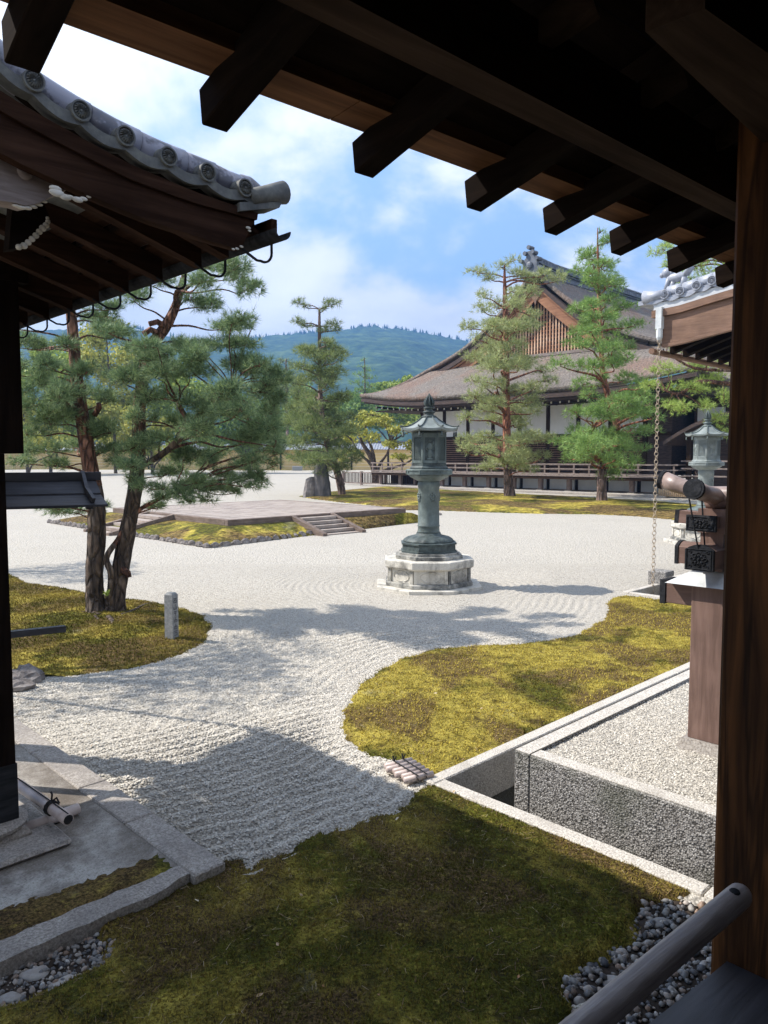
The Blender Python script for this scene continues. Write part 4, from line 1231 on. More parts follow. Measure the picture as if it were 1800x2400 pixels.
# ------------------------------------------------------------------ LEFT GATE
K0 = g(670, 1900)          # placeholder, replaced just below
GC = Vector((-0.36, 2.90, 0))                       # ground point under the near eave corner
gate = thing('temple_gate', 'dark wooden gate at the left with a grey tiled roof and white carved beam ends', 'gate', GC, GA)
gi = inv_of(gate)
def gp(px, py, yo=0.0):                              # pixel onto the near verge plane (local y = yo)
    p = GC + V * yo
    q = gi @ onplane(px, py, p, U); return q
discs = [gp(78,190), gp(188,261), gp(293,320), gp(393,368), gp(485,405), gp(573,441)]
# extend the verge upwards (outside the frame) to the ridge
step = discs[1] - discs[0]
ext = []
q = discs[0].copy(); sl = (discs[0].z - discs[1].z) / max(1e-4, (discs[1].x - discs[0].x)); dx = (discs[1].x - discs[0].x)
for k in range(5):
    sl *= 1.75; q = Vector((q.x - dx, 0, q.z + sl*dx)); ext.insert(0, q.copy())  # unseen slope, steepened so its shadow cuts off the pillar's sun patch
line = [(p.x, p.z) for p in ext + discs]
rd = 0.031
tubes_px = [(485+0,395),(430,352),(322,280),(203,197),(75,108)]
tl = [(x, z + .045) for x, z in line] 
end = gp(660, 452)
prof = line + [(end.x, end.z - .01)]
print('PROF', [(round(p[0],3), round(p[1],3)) for p in prof], 'zr later')
LEN = 4.9
def lz(x, L=prof):
    for a, b in zip(L[:-1], L[1:]):
        if x <= b[0] or b is L[-1]: return a[1] + (b[1]-a[1]) * (x-a[0]) / (b[0]-a[0])
XR = prof[0][0]
N_ = 16
xs_ = [XR + (prof[-1][0] - XR) * i / N_ for i in range(N_ + 1)]
def slab(mb, y0, y1, d0, d1, xa=0, xb=None, xlim=None):
    xb = N_ if xb is None else xb
    for i in range(xa, xb):
        x0, x1 = xs_[i], xs_[i+1]
        if xlim is not None and x1 > xlim: x1 = xlim
        if x1 <= x0: continue
        mb.hexa([(x0,y0,lz(x0)+d0),(x1,y0,lz(x1)+d0),(x1,y1,lz(x1)+d0),(x0,y1,lz(x0)+d0)],
                [(x0,y0,lz(x0)+d1),(x1,y0,lz(x1)+d1),(x1,y1,lz(x1)+d1),(x0,y1,lz(x0)+d1)])
# field of tiles: rows run down the slope; the near two rows are single tiles, the rest one joined field
mb = MB(); slab(mb, .10, LEN - .02, -.030, -.008); mb.build('tile_bed', 'tile_lichen', gate)
nrow = 34
mb = MB()
for r_ in range(2, nrow):
    y = .06 + r_ * (LEN - .12) / (nrow - 1)
    mb.tube([(x, y, lz(x) + .004) for x in xs_], .028, 8)
o = mb.build('tile_field', 'roof_tile', gate, True, kind='stuff')
# the other slope mirrored about the ridge
mb = MB()
for i in range(N_):
    x0, x1 = xs_[i], xs_[i+1]; m0, m1 = 2*XR - x0, 2*XR - x1
    mb.hexa([(m0,.02,lz(x0)-.045),(m0,LEN,lz(x0)-.045),(m1,LEN,lz(x1)-.045),(m1,.02,lz(x1)-.045)], [(m0,.02,lz(x0)),(m0,LEN,lz(x0)),(m1,LEN,lz(x1)),(m1,.02,lz(x1))])
mb.build('rear_slope', 'roof_tile', gate)
# ridge with end ornaments
mb = MB(); mb.box(XR - .10, XR + .10, -.02, LEN + .02, lz(XR) - .02, lz(XR) + .20); mb.tube([(XR, -.05, lz(XR)+.23), (XR, LEN+.05, lz(XR)+.23)], .05, 10); mb.build('ridge', 'roof_tile', gate)
for y in (-.06, LEN + .06):
    mb = MB(); mb.prism([(XR-.2,-.03+y),(XR+.2,-.03+y),(XR+.2,.03+y),(XR-.2,.03+y)], lz(XR)-.1, lz(XR)+.32); mb.ball((XR, y, lz(XR)+.40), .1, 10, 6, (1,.4,1)); mb.build('ridge_ornament', 'roof_tile', gate)
# verge: big round tiles that overlap down the slope (near edge)
topx = [gp(p[0], p[1]) for p in [(60,100),(175,172),(203,197),(322,280),(430,352),(485,388)]]
vx = [a_.x for a_ in [gp(75,150,.07), gp(200,235,.07), gp(312,305,.07), gp(415,370,.07), gp(486,405,.07)]]
marks = []
x = XR
jl = [gp(75,150,.07).x, gp(203,232,.07).x, gp(322,305,.07).x, gp(430,365,.07).x, gp(500,400,.07).x]
st_ = jl[1] - jl[0]
js = [jl[0] - st_*k for k in range(6, 0, -1)] + jl
js = [j for j in js if j > XR]
for a_, b_ in zip(js[:-1], js[1:]):
    pa = [(a_ + (b_ - a_ - .003)*t, .085, lz(a_ + (b_ - a_)*t) + .028) for t in (0, .25, .5, .75, 1)]
    tube_tile(gate, pa, .050, .053, 'roof_tile', 18)
# a second row and the hump before the corner
x0_, x1_ = jl[-1], gp(560, 400, .07).x
tube_tile(gate, [(x0_ + (x1_-x0_)*t, .085, lz(x0_ + (x1_-x0_)*t) + .028) for t in (0,.5,1)], .050, .044, 'roof_tile', 18)
pa = [(x1_ + .0 + (end.x-.02 - x1_)*t, .12, lz(min(x1_ + (end.x - x1_)*t, end.x)) + .018 + .028*math.sin(t*math.pi)) for t in (0,.2,.4,.6,.8,1)]
tube_tile(gate, pa, .052, .034, 'roof_tile', 16)
# end discs on the verge, each on a short curved tile; hanging curtain tiles between them
dm = disc_mesh('tile_lichen', rd, .012)
alld = [Vector((a, 0, b)) for a, b in line]
for i, p in enumerate(alld):
    o = place('end_disc', dm, None, gate); o.location = (p.x, -.004, p.z)
    mb = MB(); mb.tube([(p.x, .0, p.z), (p.x, .10, p.z + .012)], [rd*.97, rd*.97], 14); mb.build('cross_tile', 'tile_lichen', gate, True)
nd = alld + [Vector((end.x, 0, end.z))]
for a_, b_ in zip(nd[:-1], nd[1:]):
    mb = MB(); n = 8; up = []; dn = []
    for i in range(n + 1):
        t = i / n; c = a_.lerp(b_, t); sag = .020 * math.sin(math.pi*t)
        up.append((c.x, c.z - .004 - sag)); dn.append((c.x, c.z - .040 - sag*.9))
    for i in range(n):
        f = [up[i], up[i+1], dn[i+1], dn[i]]
        mb.hexa([(p[0], .0, p[1]) for p in f], [(p[0], .05, p[1]) for p in f])
    mb.build('curtain_tile', 'tile_lichen', gate)
# corner tile that sticks out at the eave
ca, cb = gp(588, 462), gp(668, 450)
mb = MB(); mb.tube([(ca.x, .01, ca.z+.0), (ca.x*.5+cb.x*.5, .01, (ca.z+cb.z)/2 + .002), (cb.x, .01, cb.z)], [.030,.033,.042], 16)
mb.tube([(cb.x - .001, .01, cb.z), (cb.x + .001, .01, cb.z)], [.032, .032], 16); mb.build('corner_tile', 'tile_lichen', gate, True)
mb = MB(); c2 = gp(640, 470)
mb.hexa([(ca.x-.05,-.005,ca.z-.06),(cb.x-.03,-.005,cb.z-.065),(cb.x-.03,.09,cb.z-.065),(ca.x-.05,.09,ca.z-.06)], [(ca.x-.05,-.005,ca.z-.03),(cb.x-.015,-.005,cb.z-.038),(cb.x-.015,.09,cb.z-.038),(ca.x-.05,.09,ca.z-.03)])
mb.build('corner_flat_tile', 'tile_lichen', gate)
# bargeboard in layers, following the verge
def band(name, up_px, lo_px, y0, y1, mat, steps=18):
    U_ = [gp(*p, yo=y0) for p in up_px]; L_ = [gp(*p, yo=y0) for p in lo_px]
    def f(L, x):
        if x < L[0].x: a, b = L[0], L[1]
        elif x > L[-1].x: a, b = L[-2], L[-1]
        else:
            for a, b in zip(L[:-1], L[1:]):
                if a.x <= x <= b.x: break
        return a.z + (b.z-a.z)*(x-a.x)/(b.x-a.x)
    xa = XR; xb = U_[-1].x
    mb = MB()
    for i in range(steps):
        x0, x1 = xa + (xb-xa)*i/steps, xa + (xb-xa)*(i+1)/steps
        xl0, xl1 = x0, x1
        if i == steps-1: xl1 = min(x1, L_[-1].x) if L_[-1].x > x0 else x1
        zu0, zu1 = f(U_, x0), f(U_, x1)
        if x0 < U_[0].x: zu0 = lz(x0) + (U_[0].z - lz(U_[0].x))
        if x1 < U_[0].x: zu1 = lz(x1) + (U_[0].z - lz(U_[0].x))
        zl0, zl1 = f(L_, x0), f(L_, xl1)
        if x0 < L_[0].x: zl0 = lz(x0) + (L_[0].z - lz(L_[0].x))
        if x1 < L_[0].x: zl1 = lz(x1) + (L_[0].z - lz(L_[0].x))
        q4 = [(x0,zl0),(xl1,zl1),(x1,zu1),(x0,zu0)]
        mb.hexa([(p[0], y0, p[1]) for p in q4], [(p[0], y1, p[1]) for p in q4])
    return mb.build(name, mat, gate)
band('verge_board', [(0,215),(150,300),(300,382),(450,447),(605,500)], [(0,262),(150,340),(300,418),(450,474),(603,515)], .012, .06, 'brown_wood_x')
band('bargeboard', [(0,262),(150,340),(300,418),(450,474),(598,514)], [(0,362),(106,410),(211,459),(350,518),(497,566),(564,584)], .024, .065, 'brown_wood_x')
# scallops painted white on the underside near the post and at the foot of the board
def scallops(pts, r, yo, name='white_carving'):
    mb = MB()
    for (px, py, s_) in pts:
        q = gp(px, py, yo); mb.ball((q.x, yo, q.z), r*s_, 10, 6, (1.25, .35, .6))
    return mb.build(name, 'white_paint', gate, True)
scallops([(133,452,1.5),(130,442,1.2),(153,462,1.2),(165,462,.8),(182,468,1.1),(196,466,.8),(208,461,.5)], .013, .03)
scallops([(582,534,.9),(585,541,.6),(566,578,.7),(556,583,.7),(547,584,.6)], .010, .02)
# rafters: run down the slope, ends at the eave
rend = [(564,583,.02), (453,597,0), (358,629,0), (282,651,0), (214,678,0), (155,700,0)]
ra = [iv_ for iv_ in []]
def ev(px, py, xo):                                   # pixel onto the eave plane (local x = xo)
    return gi @ onplane(px, py, GC + U * xo, V)
ends = [ev(453,590,-.16), ev(358,622,-.16), ev(282,648,-.16), ev(214,674,-.16), ev(155,697,-.16)]
ys = [e.y for e in ends]; dy = (ys[-1]-ys[0])/4; zr = sum(e.z for e in ends)/5
print('RAFT', zr, ys, dy)
yl = []; y = ys[0]
while y < LEN - .1: yl.append(y); y += dy
slope = .30
for i, y in enumerate([ys[0]-dy*.62] + yl):
    mb = MB(); w = .055; h = .085
    x0, x1 = XR + .1, -.14
    z1 = zr + .02; z0 = z1 + (x1 - x0) * slope
    mb.hexa([(x0,y-w/2,z0-h),(x1,y-w/2,z1-h),(x1,y+w/2,z1-h),(x0,y+w/2,z0-h)], [(x0,y-w/2,z0),(x1,y-w/2,z1),(x1,y+w/2,z1),(x0,y+w/2,z0)])
    mb.build('rafter', 'brown_wood_x', gate)
# soffit boards laid across the rafters, with gaps that show the battens
nb = 9
for i in range(nb):
    x0 = XR + .1 + (-.06 - XR - .1) * i / nb; x1 = XR + .1 + (-.06 - XR - .1) * (i + 1) / nb - .02
    za, zb = zr + .024 + (-.14 - x0)*slope, zr + .024 + (-.14 - x1)*slope
    mb = MB(); mb.hexa([(x0,.07,za),(x1,.07,zb),(x1,LEN,zb),(x0,LEN,za)], [(x0,.07,za+.015),(x1,.07,zb+.015),(x1,LEN,zb+.015),(x0,LEN,za+.015)])
    mb.build('soffit_board', 'brown_wood_y', gate)
    if i % 2 == 0:
        mb = MB(); mb.box(x1 + .02, x1 + .055, .07, LEN, zb - .012, zb + .012); mb.build('batten', 'dark_wood_y', gate)
# half round copper gutter with its hooks
gq = gp(689, 505, -.03)
gz = gq.z + .01
mb = MB(); n = 9
for y0, y1 in ((-.05, 2.4), (2.404, LEN + .05)):
    k = len(mb.v)
    for y in (y0, y1):
        for rr_ in (.036, .032):
            for i in range(n):
                a = math.pi + math.pi * i / (n-1); mb.v.append((-.060 + rr_*math.cos(a), y, zr + .004 + rr_*math.sin(a)))
    for i in range(n-1):
        mb.f.append((k+i, k+i+1, k+2*n+i+1, k+2*n+i)); mb.f.append((k+n+i+1, k+n+i, k+3*n+i, k+3*n+i+1)); mb.f.append((k+i, k+n+i, k+n+i+1, k+i+1)); mb.f.append((k+2*n+i, k+2*n+i+1, k+3*n+i+1, k+3*n+i))
mb.build('gutter', 'black_metal', gate)
gx = gq.x - .045
for y in [.06] + [y - .03 for y in yl]:
    pth = [(-.17, y, zr - .060), (-.10, y, zr - .092)]
    for i in range(9):
        a = math.pi*1.40 + math.pi*.60 * i / 8; pth.append((-.070 + .038*math.cos(a), y, zr - .055 + .038*math.sin(a)))
    pth.append((-.032, y, zr - .010))
    mb = MB(); mb.tube(pth, .005, 6); mb.build('gutter_hook', 'black_metal', gate, True)
mb = MB()
for i in range(N_):
    x0, x1 = xs_[i], min(xs_[i+1], -.10)
    if x1 <= x0: continue
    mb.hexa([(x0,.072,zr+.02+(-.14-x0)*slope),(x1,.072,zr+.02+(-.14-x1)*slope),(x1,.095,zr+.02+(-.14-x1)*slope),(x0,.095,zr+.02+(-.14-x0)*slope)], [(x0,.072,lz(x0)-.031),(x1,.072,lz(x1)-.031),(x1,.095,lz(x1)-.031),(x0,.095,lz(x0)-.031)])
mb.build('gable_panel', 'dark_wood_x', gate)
# near eave board between verge and gutter
mb = MB(); mb.box(-.06, -.035, .02, LEN, zr + .0, zr + .06); mb.build('eave_board', 'brown_wood_y', gate)
# front post of the gate with its stone base
pb = g(-40, 1975, .12)
pl = gi @ pb
px_ = gi @ at(41, 1910, 4.05); 
pw = .155
cxp, cyp = px_.x - pw*.5, px_.y + pw * .5
cxp -= .0
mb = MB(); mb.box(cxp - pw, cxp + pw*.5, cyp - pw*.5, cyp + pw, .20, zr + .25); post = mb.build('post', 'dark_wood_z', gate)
mb = MB(); mb.box(cxp - pw - .008, cxp + pw*.5 + .006, cyp - pw*.5 - .006, cyp + pw + .008, .21, .52); mb.build('post_shoe', 'black_metal', post)
mb = MB()
mb.lathe([(.235,.078),(.245,.13),(.215,.165)], 4, (cxp - .04, cyp + .04), math.pi/4); mb.lathe([(.20,.166),(.205,.185),(.165,.21)], 20, (cxp - .04, cyp + .04)); mb.build('base_stone', 'kerb_stone', gate)
mb = MB(); mb.box(cxp - .7, cxp + .28, cyp - .34, cyp + .3, .0785, .115); mb.build('base_slab', 'kerb_stone', gate, bevel=.02)
# thick door leaf edge hanging beside the post
e0 = gi @ at(56, 1063, 3.72); e1 = gi @ at(44, 440, 3.72)
mb = MB(); mb.box(e0.x - .30, e0.x, e0.y + .0, e0.y + .30, e0.z, zr + .20); mb.build('door_leaf', 'dark_wood_z', gate)
# tie beam with a carved white nose above the post
nq = lambda px, py: gp(px, py, .085)
a_ = nq(0, 405)
yy = a_.y
outl = [nq(-220,300), nq(-40,345), nq(62,375), nq(120,418), nq(165,440), nq(118,462), nq(92,476), nq(60,482), nq(36,475), nq(-220,440)]
mb = MB()
mb.hexa([(p.x, yy, p.z) for p in outl], [(p.x, yy + .07, p.z) for p in outl]); mb.build('tie_beam', 'grey_wood_x', gate)
mb = MB()
for (a0, b0, s_) in ((40,478,.9),(52,482,1.1),(66,483,1.1),(80,480,1.0),(94,475,.9),(106,468,.8)):
    q = nq(a0, b0); mb.ball((q.x, yy + .01, q.z - .003), .010*s_, 8, 5, (1.4,.8,.5))
mb.build('white_carving', 'white_paint', gate, True)
q = nq(58, 402); mb = MB(); mb.ball((q.x, yy - .002, q.z), .026, 12, 7, (.9,.45,1)); mb.build('peg_head', 'grey_wood_x', gate, True)
mb = MB()
for (a0, b0, s_) in ((44,579,.9),(56,576,1.0),(66,568,.9),(75,560,.9),(84,552,.9),(92,543,.9),(100,535,1.0),(108,528,.9),(112,519,.7),(111,511,.5)):
    q = gp(a0, b0, .24); mb.ball((q.x, q.y, q.z), .012*s_, 8, 5, (1,1,.9))
mb.build('white_carving', 'white_paint', gate, True)
mb = MB(); P4 = [gp(x_, y_, .245) for x_, y_ in ((30,470),(100,470),(118,515),(84,553),(44,582),(20,585))]
mb.hexa([(p.x,p.y,p.z) for p in P4], [(p.x,p.y+.05,p.z) for p in P4]); mb.build('beam_nose', 'dark_wood_x', gate)
# far posts and back wall keep the gate standing and dark
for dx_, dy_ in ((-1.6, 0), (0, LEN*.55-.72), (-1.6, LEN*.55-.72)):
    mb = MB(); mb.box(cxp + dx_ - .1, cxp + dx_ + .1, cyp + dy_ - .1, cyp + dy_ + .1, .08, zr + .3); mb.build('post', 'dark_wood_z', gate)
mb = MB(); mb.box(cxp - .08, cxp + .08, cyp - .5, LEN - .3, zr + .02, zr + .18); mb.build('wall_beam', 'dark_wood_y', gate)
# small bar
b1_, b2_ = at(20, 1487, 4.9), at(152, 1473, 5.15)
mb = MB(); mb.beam(b1_ + (b1_-b2_)*1.2, b2_, .05, .042)
mb.build('wooden_bar', 'black_board', gate, False, True)
# cable from the far eave corner
fc = GC + V * LEN
mb = MB(); p0 = Vector((fc.x, fc.y, gz)); p1 = p0 + Vector((-.94, .345, -.02)) * 9
mb.tube([p0.lerp(p1, t) - Vector((0,0,.25*math.sin(math.pi*t))) for t in [i/12 for i in range(13)]], .022, 5); mb.build('cable', 'rope', gate, True, True)

# ------------------------------------------------------------------ small boarded roof beside the gate post
sr0, sr1 = at(-60, 1098, 4.75), at(236, 1106, 5.05)
srf = thing('fence_roof', 'small black shingle roof over the fence stub left of the twin pine', 'fence roof', (sr1.x, sr1.y, 0), math.atan2(sr1.y-sr0.y, sr1.x-sr0.x))
L_ = (sr1 - sr0).length; zt_ = sr1.z
mb = MB(); mb.hexa([(-L_,-.03,zt_-.055),(.0,-.03,zt_-.055),(.0,.03,zt_-.055),(-L_,.03,zt_-.055)], [(-L_,-.035,zt_),(-.0,-.035,zt_),(-.0,.035,zt_),(-L_,.035,zt_)]); mb.build('ridge_beam', 'black_board', srf)
def brd(y0, z0, y1, z1, x1, name='roof_board', t=.014):
    mb = MB(); mb.hexa([(-L_,y0,z0-t),(x1[0],y0,z0-t),(x1[1],y1,z1-t),(-L_,y1,z1-t)], [(-L_,y0,z0),(x1[0],y0,z0),(x1[1],y1,z1),(-L_,y1,z1)]); mb.build(name, 'black_board', srf)
brd(-.02, zt_-.052, -.115, zt_-.135, (-.035,-.01)); brd(-.105, zt_-.140, -.22, zt_-.205, (-.012,.025))
brd(.02, zt_-.052, .115, zt_-.135, (-.035,-.01)); brd(.105, zt_-.140, .22, zt_-.205, (-.012,.025))
for x in (-.115, -.69):
    for s_ in (-1, 1):
        mb = MB(); mb.beam((x,-.02*s_*-1 if 0 else s_*.015,zt_-.005),(x+.02,s_*.12,zt_-.115),.022,.035); mb.beam((x+.02,s_*.118,zt_-.113),(x+.055,s_*.215,zt_-.178),.022,.035); mb.build('batten', 'black_board', srf)
    mb = MB(); mb.box(x+.01, x+.055, -.19, .19, zt_-.235, zt_-.205); mb.build('bracket', 'black_board', srf)
mb = MB(); mb.box(-L_, -L_+.05, -.03, .03, 0, zt_-.06); mb.build('post', 'black_board', srf)
mb = MB(); mb.box(-L_+.05, -.15, -.02, .02, zt_-.30+.065, zt_-.20); mb.build('wall_plate', 'black_board', srf)

# ------------------------------------------------------------------ RIGHT SHED ROOF with rain chain (far)
RC = Vector((4.42, 12.75, 0))
RC = at(1530, 1381, 12.6); RC.z = 0
shed = thing('tiled_pavilion', 'pale tiled roof corner of a pavilion at the right, topped by a small lion tile', 'pavilion', RC, GA)
si = inv_of(shed)
# local: x along U (away), -y along -V (right-near). Verge lies in plane x=0 running towards -y
def sp(px, py, xo=0.0): return si @ onplane(px, py, RC + U * xo, V)
sd = [sp(1558,690), sp(1594,682), sp(1633,669), sp(1669,657)]
dd = [(sd[i+1]-sd[i]) for i in range(3)]
avg = (sd[3]-sd[0])/3
sdl = [p for p in sd]
q = sd[3].copy(); s2 = avg.z/abs(avg.y)
for k in range(7): s2 *= 1.07; q = Vector((0, q.y + avg.y, q.z + s2*abs(avg.y))); sdl.append(q.copy())
tip = sp(1508, 700)
SLEN = 7.0
sprof = [tip] + sdl
def sz(y):
    for a, b in zip(sprof[:-1], sprof[1:]):
        if y >= b.y or b is sprof[-1]: return a.z + (b.z-a.z)*(y-a.y)/(b.y-a.y)
YE = sprof[-1].y
ny_ = 16; ysx = [tip.y + .1 + (YE - tip.y - .1)*i/ny_ for i in range(ny_+1)]
mb = MB()
for i in range(ny_):
    y0, y1 = ysx[i], ysx[i+1]
    mb.hexa([(0.02,y0,sz(y0)-.10),(0.02,y1,sz(y1)-.10),(SLEN,y1,sz(y1)-.10),(SLEN,y0,sz(y0)-.10)], [(0.02,y0,sz(y0)-.03),(0.02,y1,sz(y1)-.03),(SLEN,y1,sz(y1)-.03),(SLEN,y0,sz(y0)-.03)])
mb.build('tile_bed', 'tile_pale', shed)
mb = MB()
for r_ in range(2, 26):
    x = r_*.27; mb.tube([(x, y, sz(y)+.01) for y in ysx], .075, 8)
mb.build('tile_field', 'tile_pale', shed, True, kind='stuff')
mb = MB()
for i in range(ny_):
    y0, y1 = ysx[i], ysx[i+1]; m0, m1 = 2*YE-y0, 2*YE-y1
    mb.hexa([(0.02,m0,sz(y0)-.10),(SLEN,m0,sz(y0)-.10),(SLEN,m1,sz(y1)-.10),(0.02,m1,sz(y1)-.10)], [(0.02,m0,sz(y0)),(SLEN,m0,sz(y0)),(SLEN,m1,sz(y1)),(0.02,m1,sz(y1))])
mb.build('rear_slope', 'tile_pale', shed)
rs = .073
mbd = disc_mesh('tile_pale', rs, .03)
for p in sdl:
    o = place('end_disc', mbd, None, shed); o.location = (-.01, p.y, p.z); o.rotation_euler = (0, 0, -math.pi/2)
    mb = MB(); mb.tube([(0, p.y, p.z),(.22, p.y, p.z+.02)], rs*.97, 12); mb.build('cross_tile', 'tile_pale', shed, True)
for a_, b_ in zip(sprof[:-1], sprof[1:]):
    mb = MB(); n = 6; up = []; dn = []
    for i in range(n+1):
        t = i/n; c = a_.lerp(b_, t); sag = .045*math.sin(math.pi*t); up.append((c.y, c.z-.02-sag)); dn.append((c.y, c.z-.085-sag*.9))
    for i in range(n):
        f = [up[i], up[i+1], dn[i+1], dn[i]]; mb.hexa([(0,p[0],p[1]) for p in f], [(.12,p[0],p[1]) for p in f])
    mb.build('curtain_tile', 'tile_pale', shed)
for a_, b_ in zip(sdl[:-1], sdl[1:]):
    mb = MB(); mb.tube([(.19,a_.y+.02,a_.z+.06),(.19,(a_.y+b_.y)/2,(a_.z+b_.z)/2+.06),(.19,b_.y+.02,b_.z+.06)], [.105,.108,.112], 16); mb.build('round_tile', 'tile_pale', shed, True)
ts_ = sp(1560, 702)
mb = MB(); mb.tube([(.05, sd[0].y+.0, sd[0].z+.01),(.05,(sd[0].y+tip.y)/2,(sd[0].z+tip.z)/2+.01),(.05,tip.y,tip.z+.01)], [.085,.085,.125], 18)
mb.build('corner_tile', 'tile_pale', shed, True)
mb = MB(); mb.lathe([(.10,0),(.10,.012),(.06,.014),(.06,.004)], 18); mb.v = [(.05 + x, tip.y + z, tip.z+.01+y) for x, y, z in mb.v]; mb.build('corner_tile_rim', 'tile_pale', shed)
# lion tile standing on the verge
lp = sp(1571, 668)
mb = MB(); bx_, by_, bz_ = .19, (sd[0].y+sd[1].y)/2 + .02, max(sd[0].z, sd[1].z) + .17
mb.ball((bx_, by_, bz_+.10), .13, 12, 8, (.55,1.35,.62)); mb.ball((bx_, by_+.17, bz_+.20), .085, 10, 7, (.8,1,.95)); mb.ball((bx_, by_+.25, bz_+.17), .045, 8, 5)
mb.tube([(bx_, by_+.12, bz_+.12),(bx_, by_+.19, bz_-.09)], [.05,.032], 7); mb.tube([(bx_, by_+.05, bz_+.06),(bx_, by_+.09, bz_-.10)], [.045,.03], 7)
mb.tube([(bx_, by_-.13, bz_+.08),(bx_, by_-.09, bz_-.08)], [.06,.035], 7)
for s_ in range(5):
    t = s_*.25 - .5
    mb.tube([(bx_+t*.06, by_-.15, bz_+.12),(bx_+t*.10, by_-.23, bz_+.22),(bx_+t*.10, by_-.20+.04*t, bz_+.36)], [.04,.038,.010], 6)
for s_ in range(6):
    mb.ball((bx_, by_+.10-.0*s_, bz_+.26-.035*s_), .04, 6, 4)
mb.build('lion_tile', 'tile_pale', shed, True)
# plaster strip, verge boards, rafters
def sband(name, lo, hi, x0, x1, mat, y_off=0.0):
    mb = MB(); ysb = [sd[0].y + y_off + (YE - sd[0].y - y_off)*i/12 for i in range(13)]
    for i in range(12):
        a, b = ysb[i], ysb[i+1]
        mb.hexa([(x0,a,sz(a)+lo),(x0,b,sz(b)+lo),(x1,b,sz(b)+lo),(x1,a,sz(a)+lo)], [(x0,a,sz(a)+hi),(x0,b,sz(b)+hi),(x1,b,sz(b)+hi),(x1,a,sz(a)+hi)])
    mb.build(name, mat, shed)
sband('plaster_strip', -.22, -.11, .03, .4, 'plaster_grey', .20)
sband('verge_board', -.34, -.225, .00, .10, 'fresh_wood_y', .22)
sband('bargeboard', -.78, -.345, .05, .13, 'fresh_wood_y', .05)
sband('board_bead', -.84, -.785, .035, .13, 'fresh_wood_y', .05)
ztE = sz(sd[0].y)
for k in range(12):
    x = .35 + k*.50
    mb = MB(); y0 = sd[0].y + .02; yb = YE
    za = ztE - .80; zb = za + (y0 - yb)*.32
    mb.hexa([(x-.07,y0,za-.13),(x+.07,y0,za-.13),(x+.07,yb,zb-.13),(x-.07,yb,zb-.13)], [(x-.07,y0,za),(x+.07,y0,za),(x+.07,yb,zb),(x-.07,yb,zb)])
    mb.build('rafter', 'dark_wood_y', shed)
    mb = MB(); mb.tube([(x+.2, y0, za-.02),(x+.2,y0+.16,za-.12),(x+.2,y0+.22,za-.10),(x+.2,y0+.24,za+.0)], .012, 5); mb.build('gutter_hook', 'black_metal', shed)
mb = MB(); mb.hexa([(.14,sd[0].y,ztE-.80),(SLEN,sd[0].y,ztE-.80),(SLEN,YE,ztE-.80+(sd[0].y-YE)*.32),(.14,YE,ztE-.80+(sd[0].y-YE)*.32)], [(.14,sd[0].y,ztE-.77),(SLEN,sd[0].y,ztE-.77),(SLEN,YE,ztE-.77+(sd[0].y-YE)*.32),(.14,YE,ztE-.77+(sd[0].y-YE)*.32)]); mb.build('soffit', 'dark_wood_y', shed)
mb = MB(); cg = sp(1536, 790)
mb.tube([(-.05, sd[0].y+.18, ztE-.90),(SLEN, sd[0].y+.18, ztE-.90)], .05, 10); mb.build('gutter', 'fresh_wood_x', shed)
chx, chy = 0.0, 0.0
hz = (si @ at(1540, 800, RC.y)).z
mb = MB(); mb.lathe([(.035, hz+.02),(.055, hz+.06),(.055,hz+.20)], 8, (0, .0)); mb.box(-.05,.05,-.05,.05,hz+.20,hz+.55); mb.build('hopper', 'pale_metal', shed)
for (x, y) in ((1.2, -2.6), (5.5, -2.6), (1.2, 2*YE+2.6), (5.5, 2*YE+2.6)):
    mb = MB(); mb.box(x-.12, x+.12, y-.12, y+.12, .2, ztE + .1); mb.build('post', 'dark_wood_z', shed)
mb = MB(); mb.box(1.1, 6.5, 2*YE+2.5, 2*YE+2.6, .2, ztE); mb.build('rear_wall', 'plaster', shed)
# rain chain: linked rings
m = Mt('chain_metal'); m.color((.38,.30,.21)).rough(.5)
chain = thing('rain_chain', 'long pale rain chain of linked rings hanging from the pavilion gutter corner', 'rain chain', RC, GA)
mb = MB(); r_ = .036; nn = 10
mb.tube([(r_*math.cos(2*math.pi*i/nn), 0, 1.15*r_*math.sin(2*math.pi*i/nn)) for i in range(nn+1)], .006, 5, False)
link_me = mb.mesh('chain_ring'); link_me.materials.append(MATS['chain_metal'])
z = hz; i = 0
while z > -.12:
    o = place('chain_ring', link_me, None, chain, True); o.location = (0.0, .0, z); o.rotation_euler = (0, 0, (math.pi/4*0 + (-GA + .35 if i % 2 == 0 else -GA + .35 + 1.25)))
    z -= .066; i += 1
# stone block at the channel corner below the chain
bk = at(1548, 1395, 12.9)
b_ = thing('stone_block', 'square aggregate block standing in the far gutter corner below the chain', 'stone block', (bk.x, bk.y, 0), GA)
mb = MB(); mb.box(-.16,.16,-.16,.16,-.2,.26); mb.build('block', 'aggregate', b_, bevel=.01)

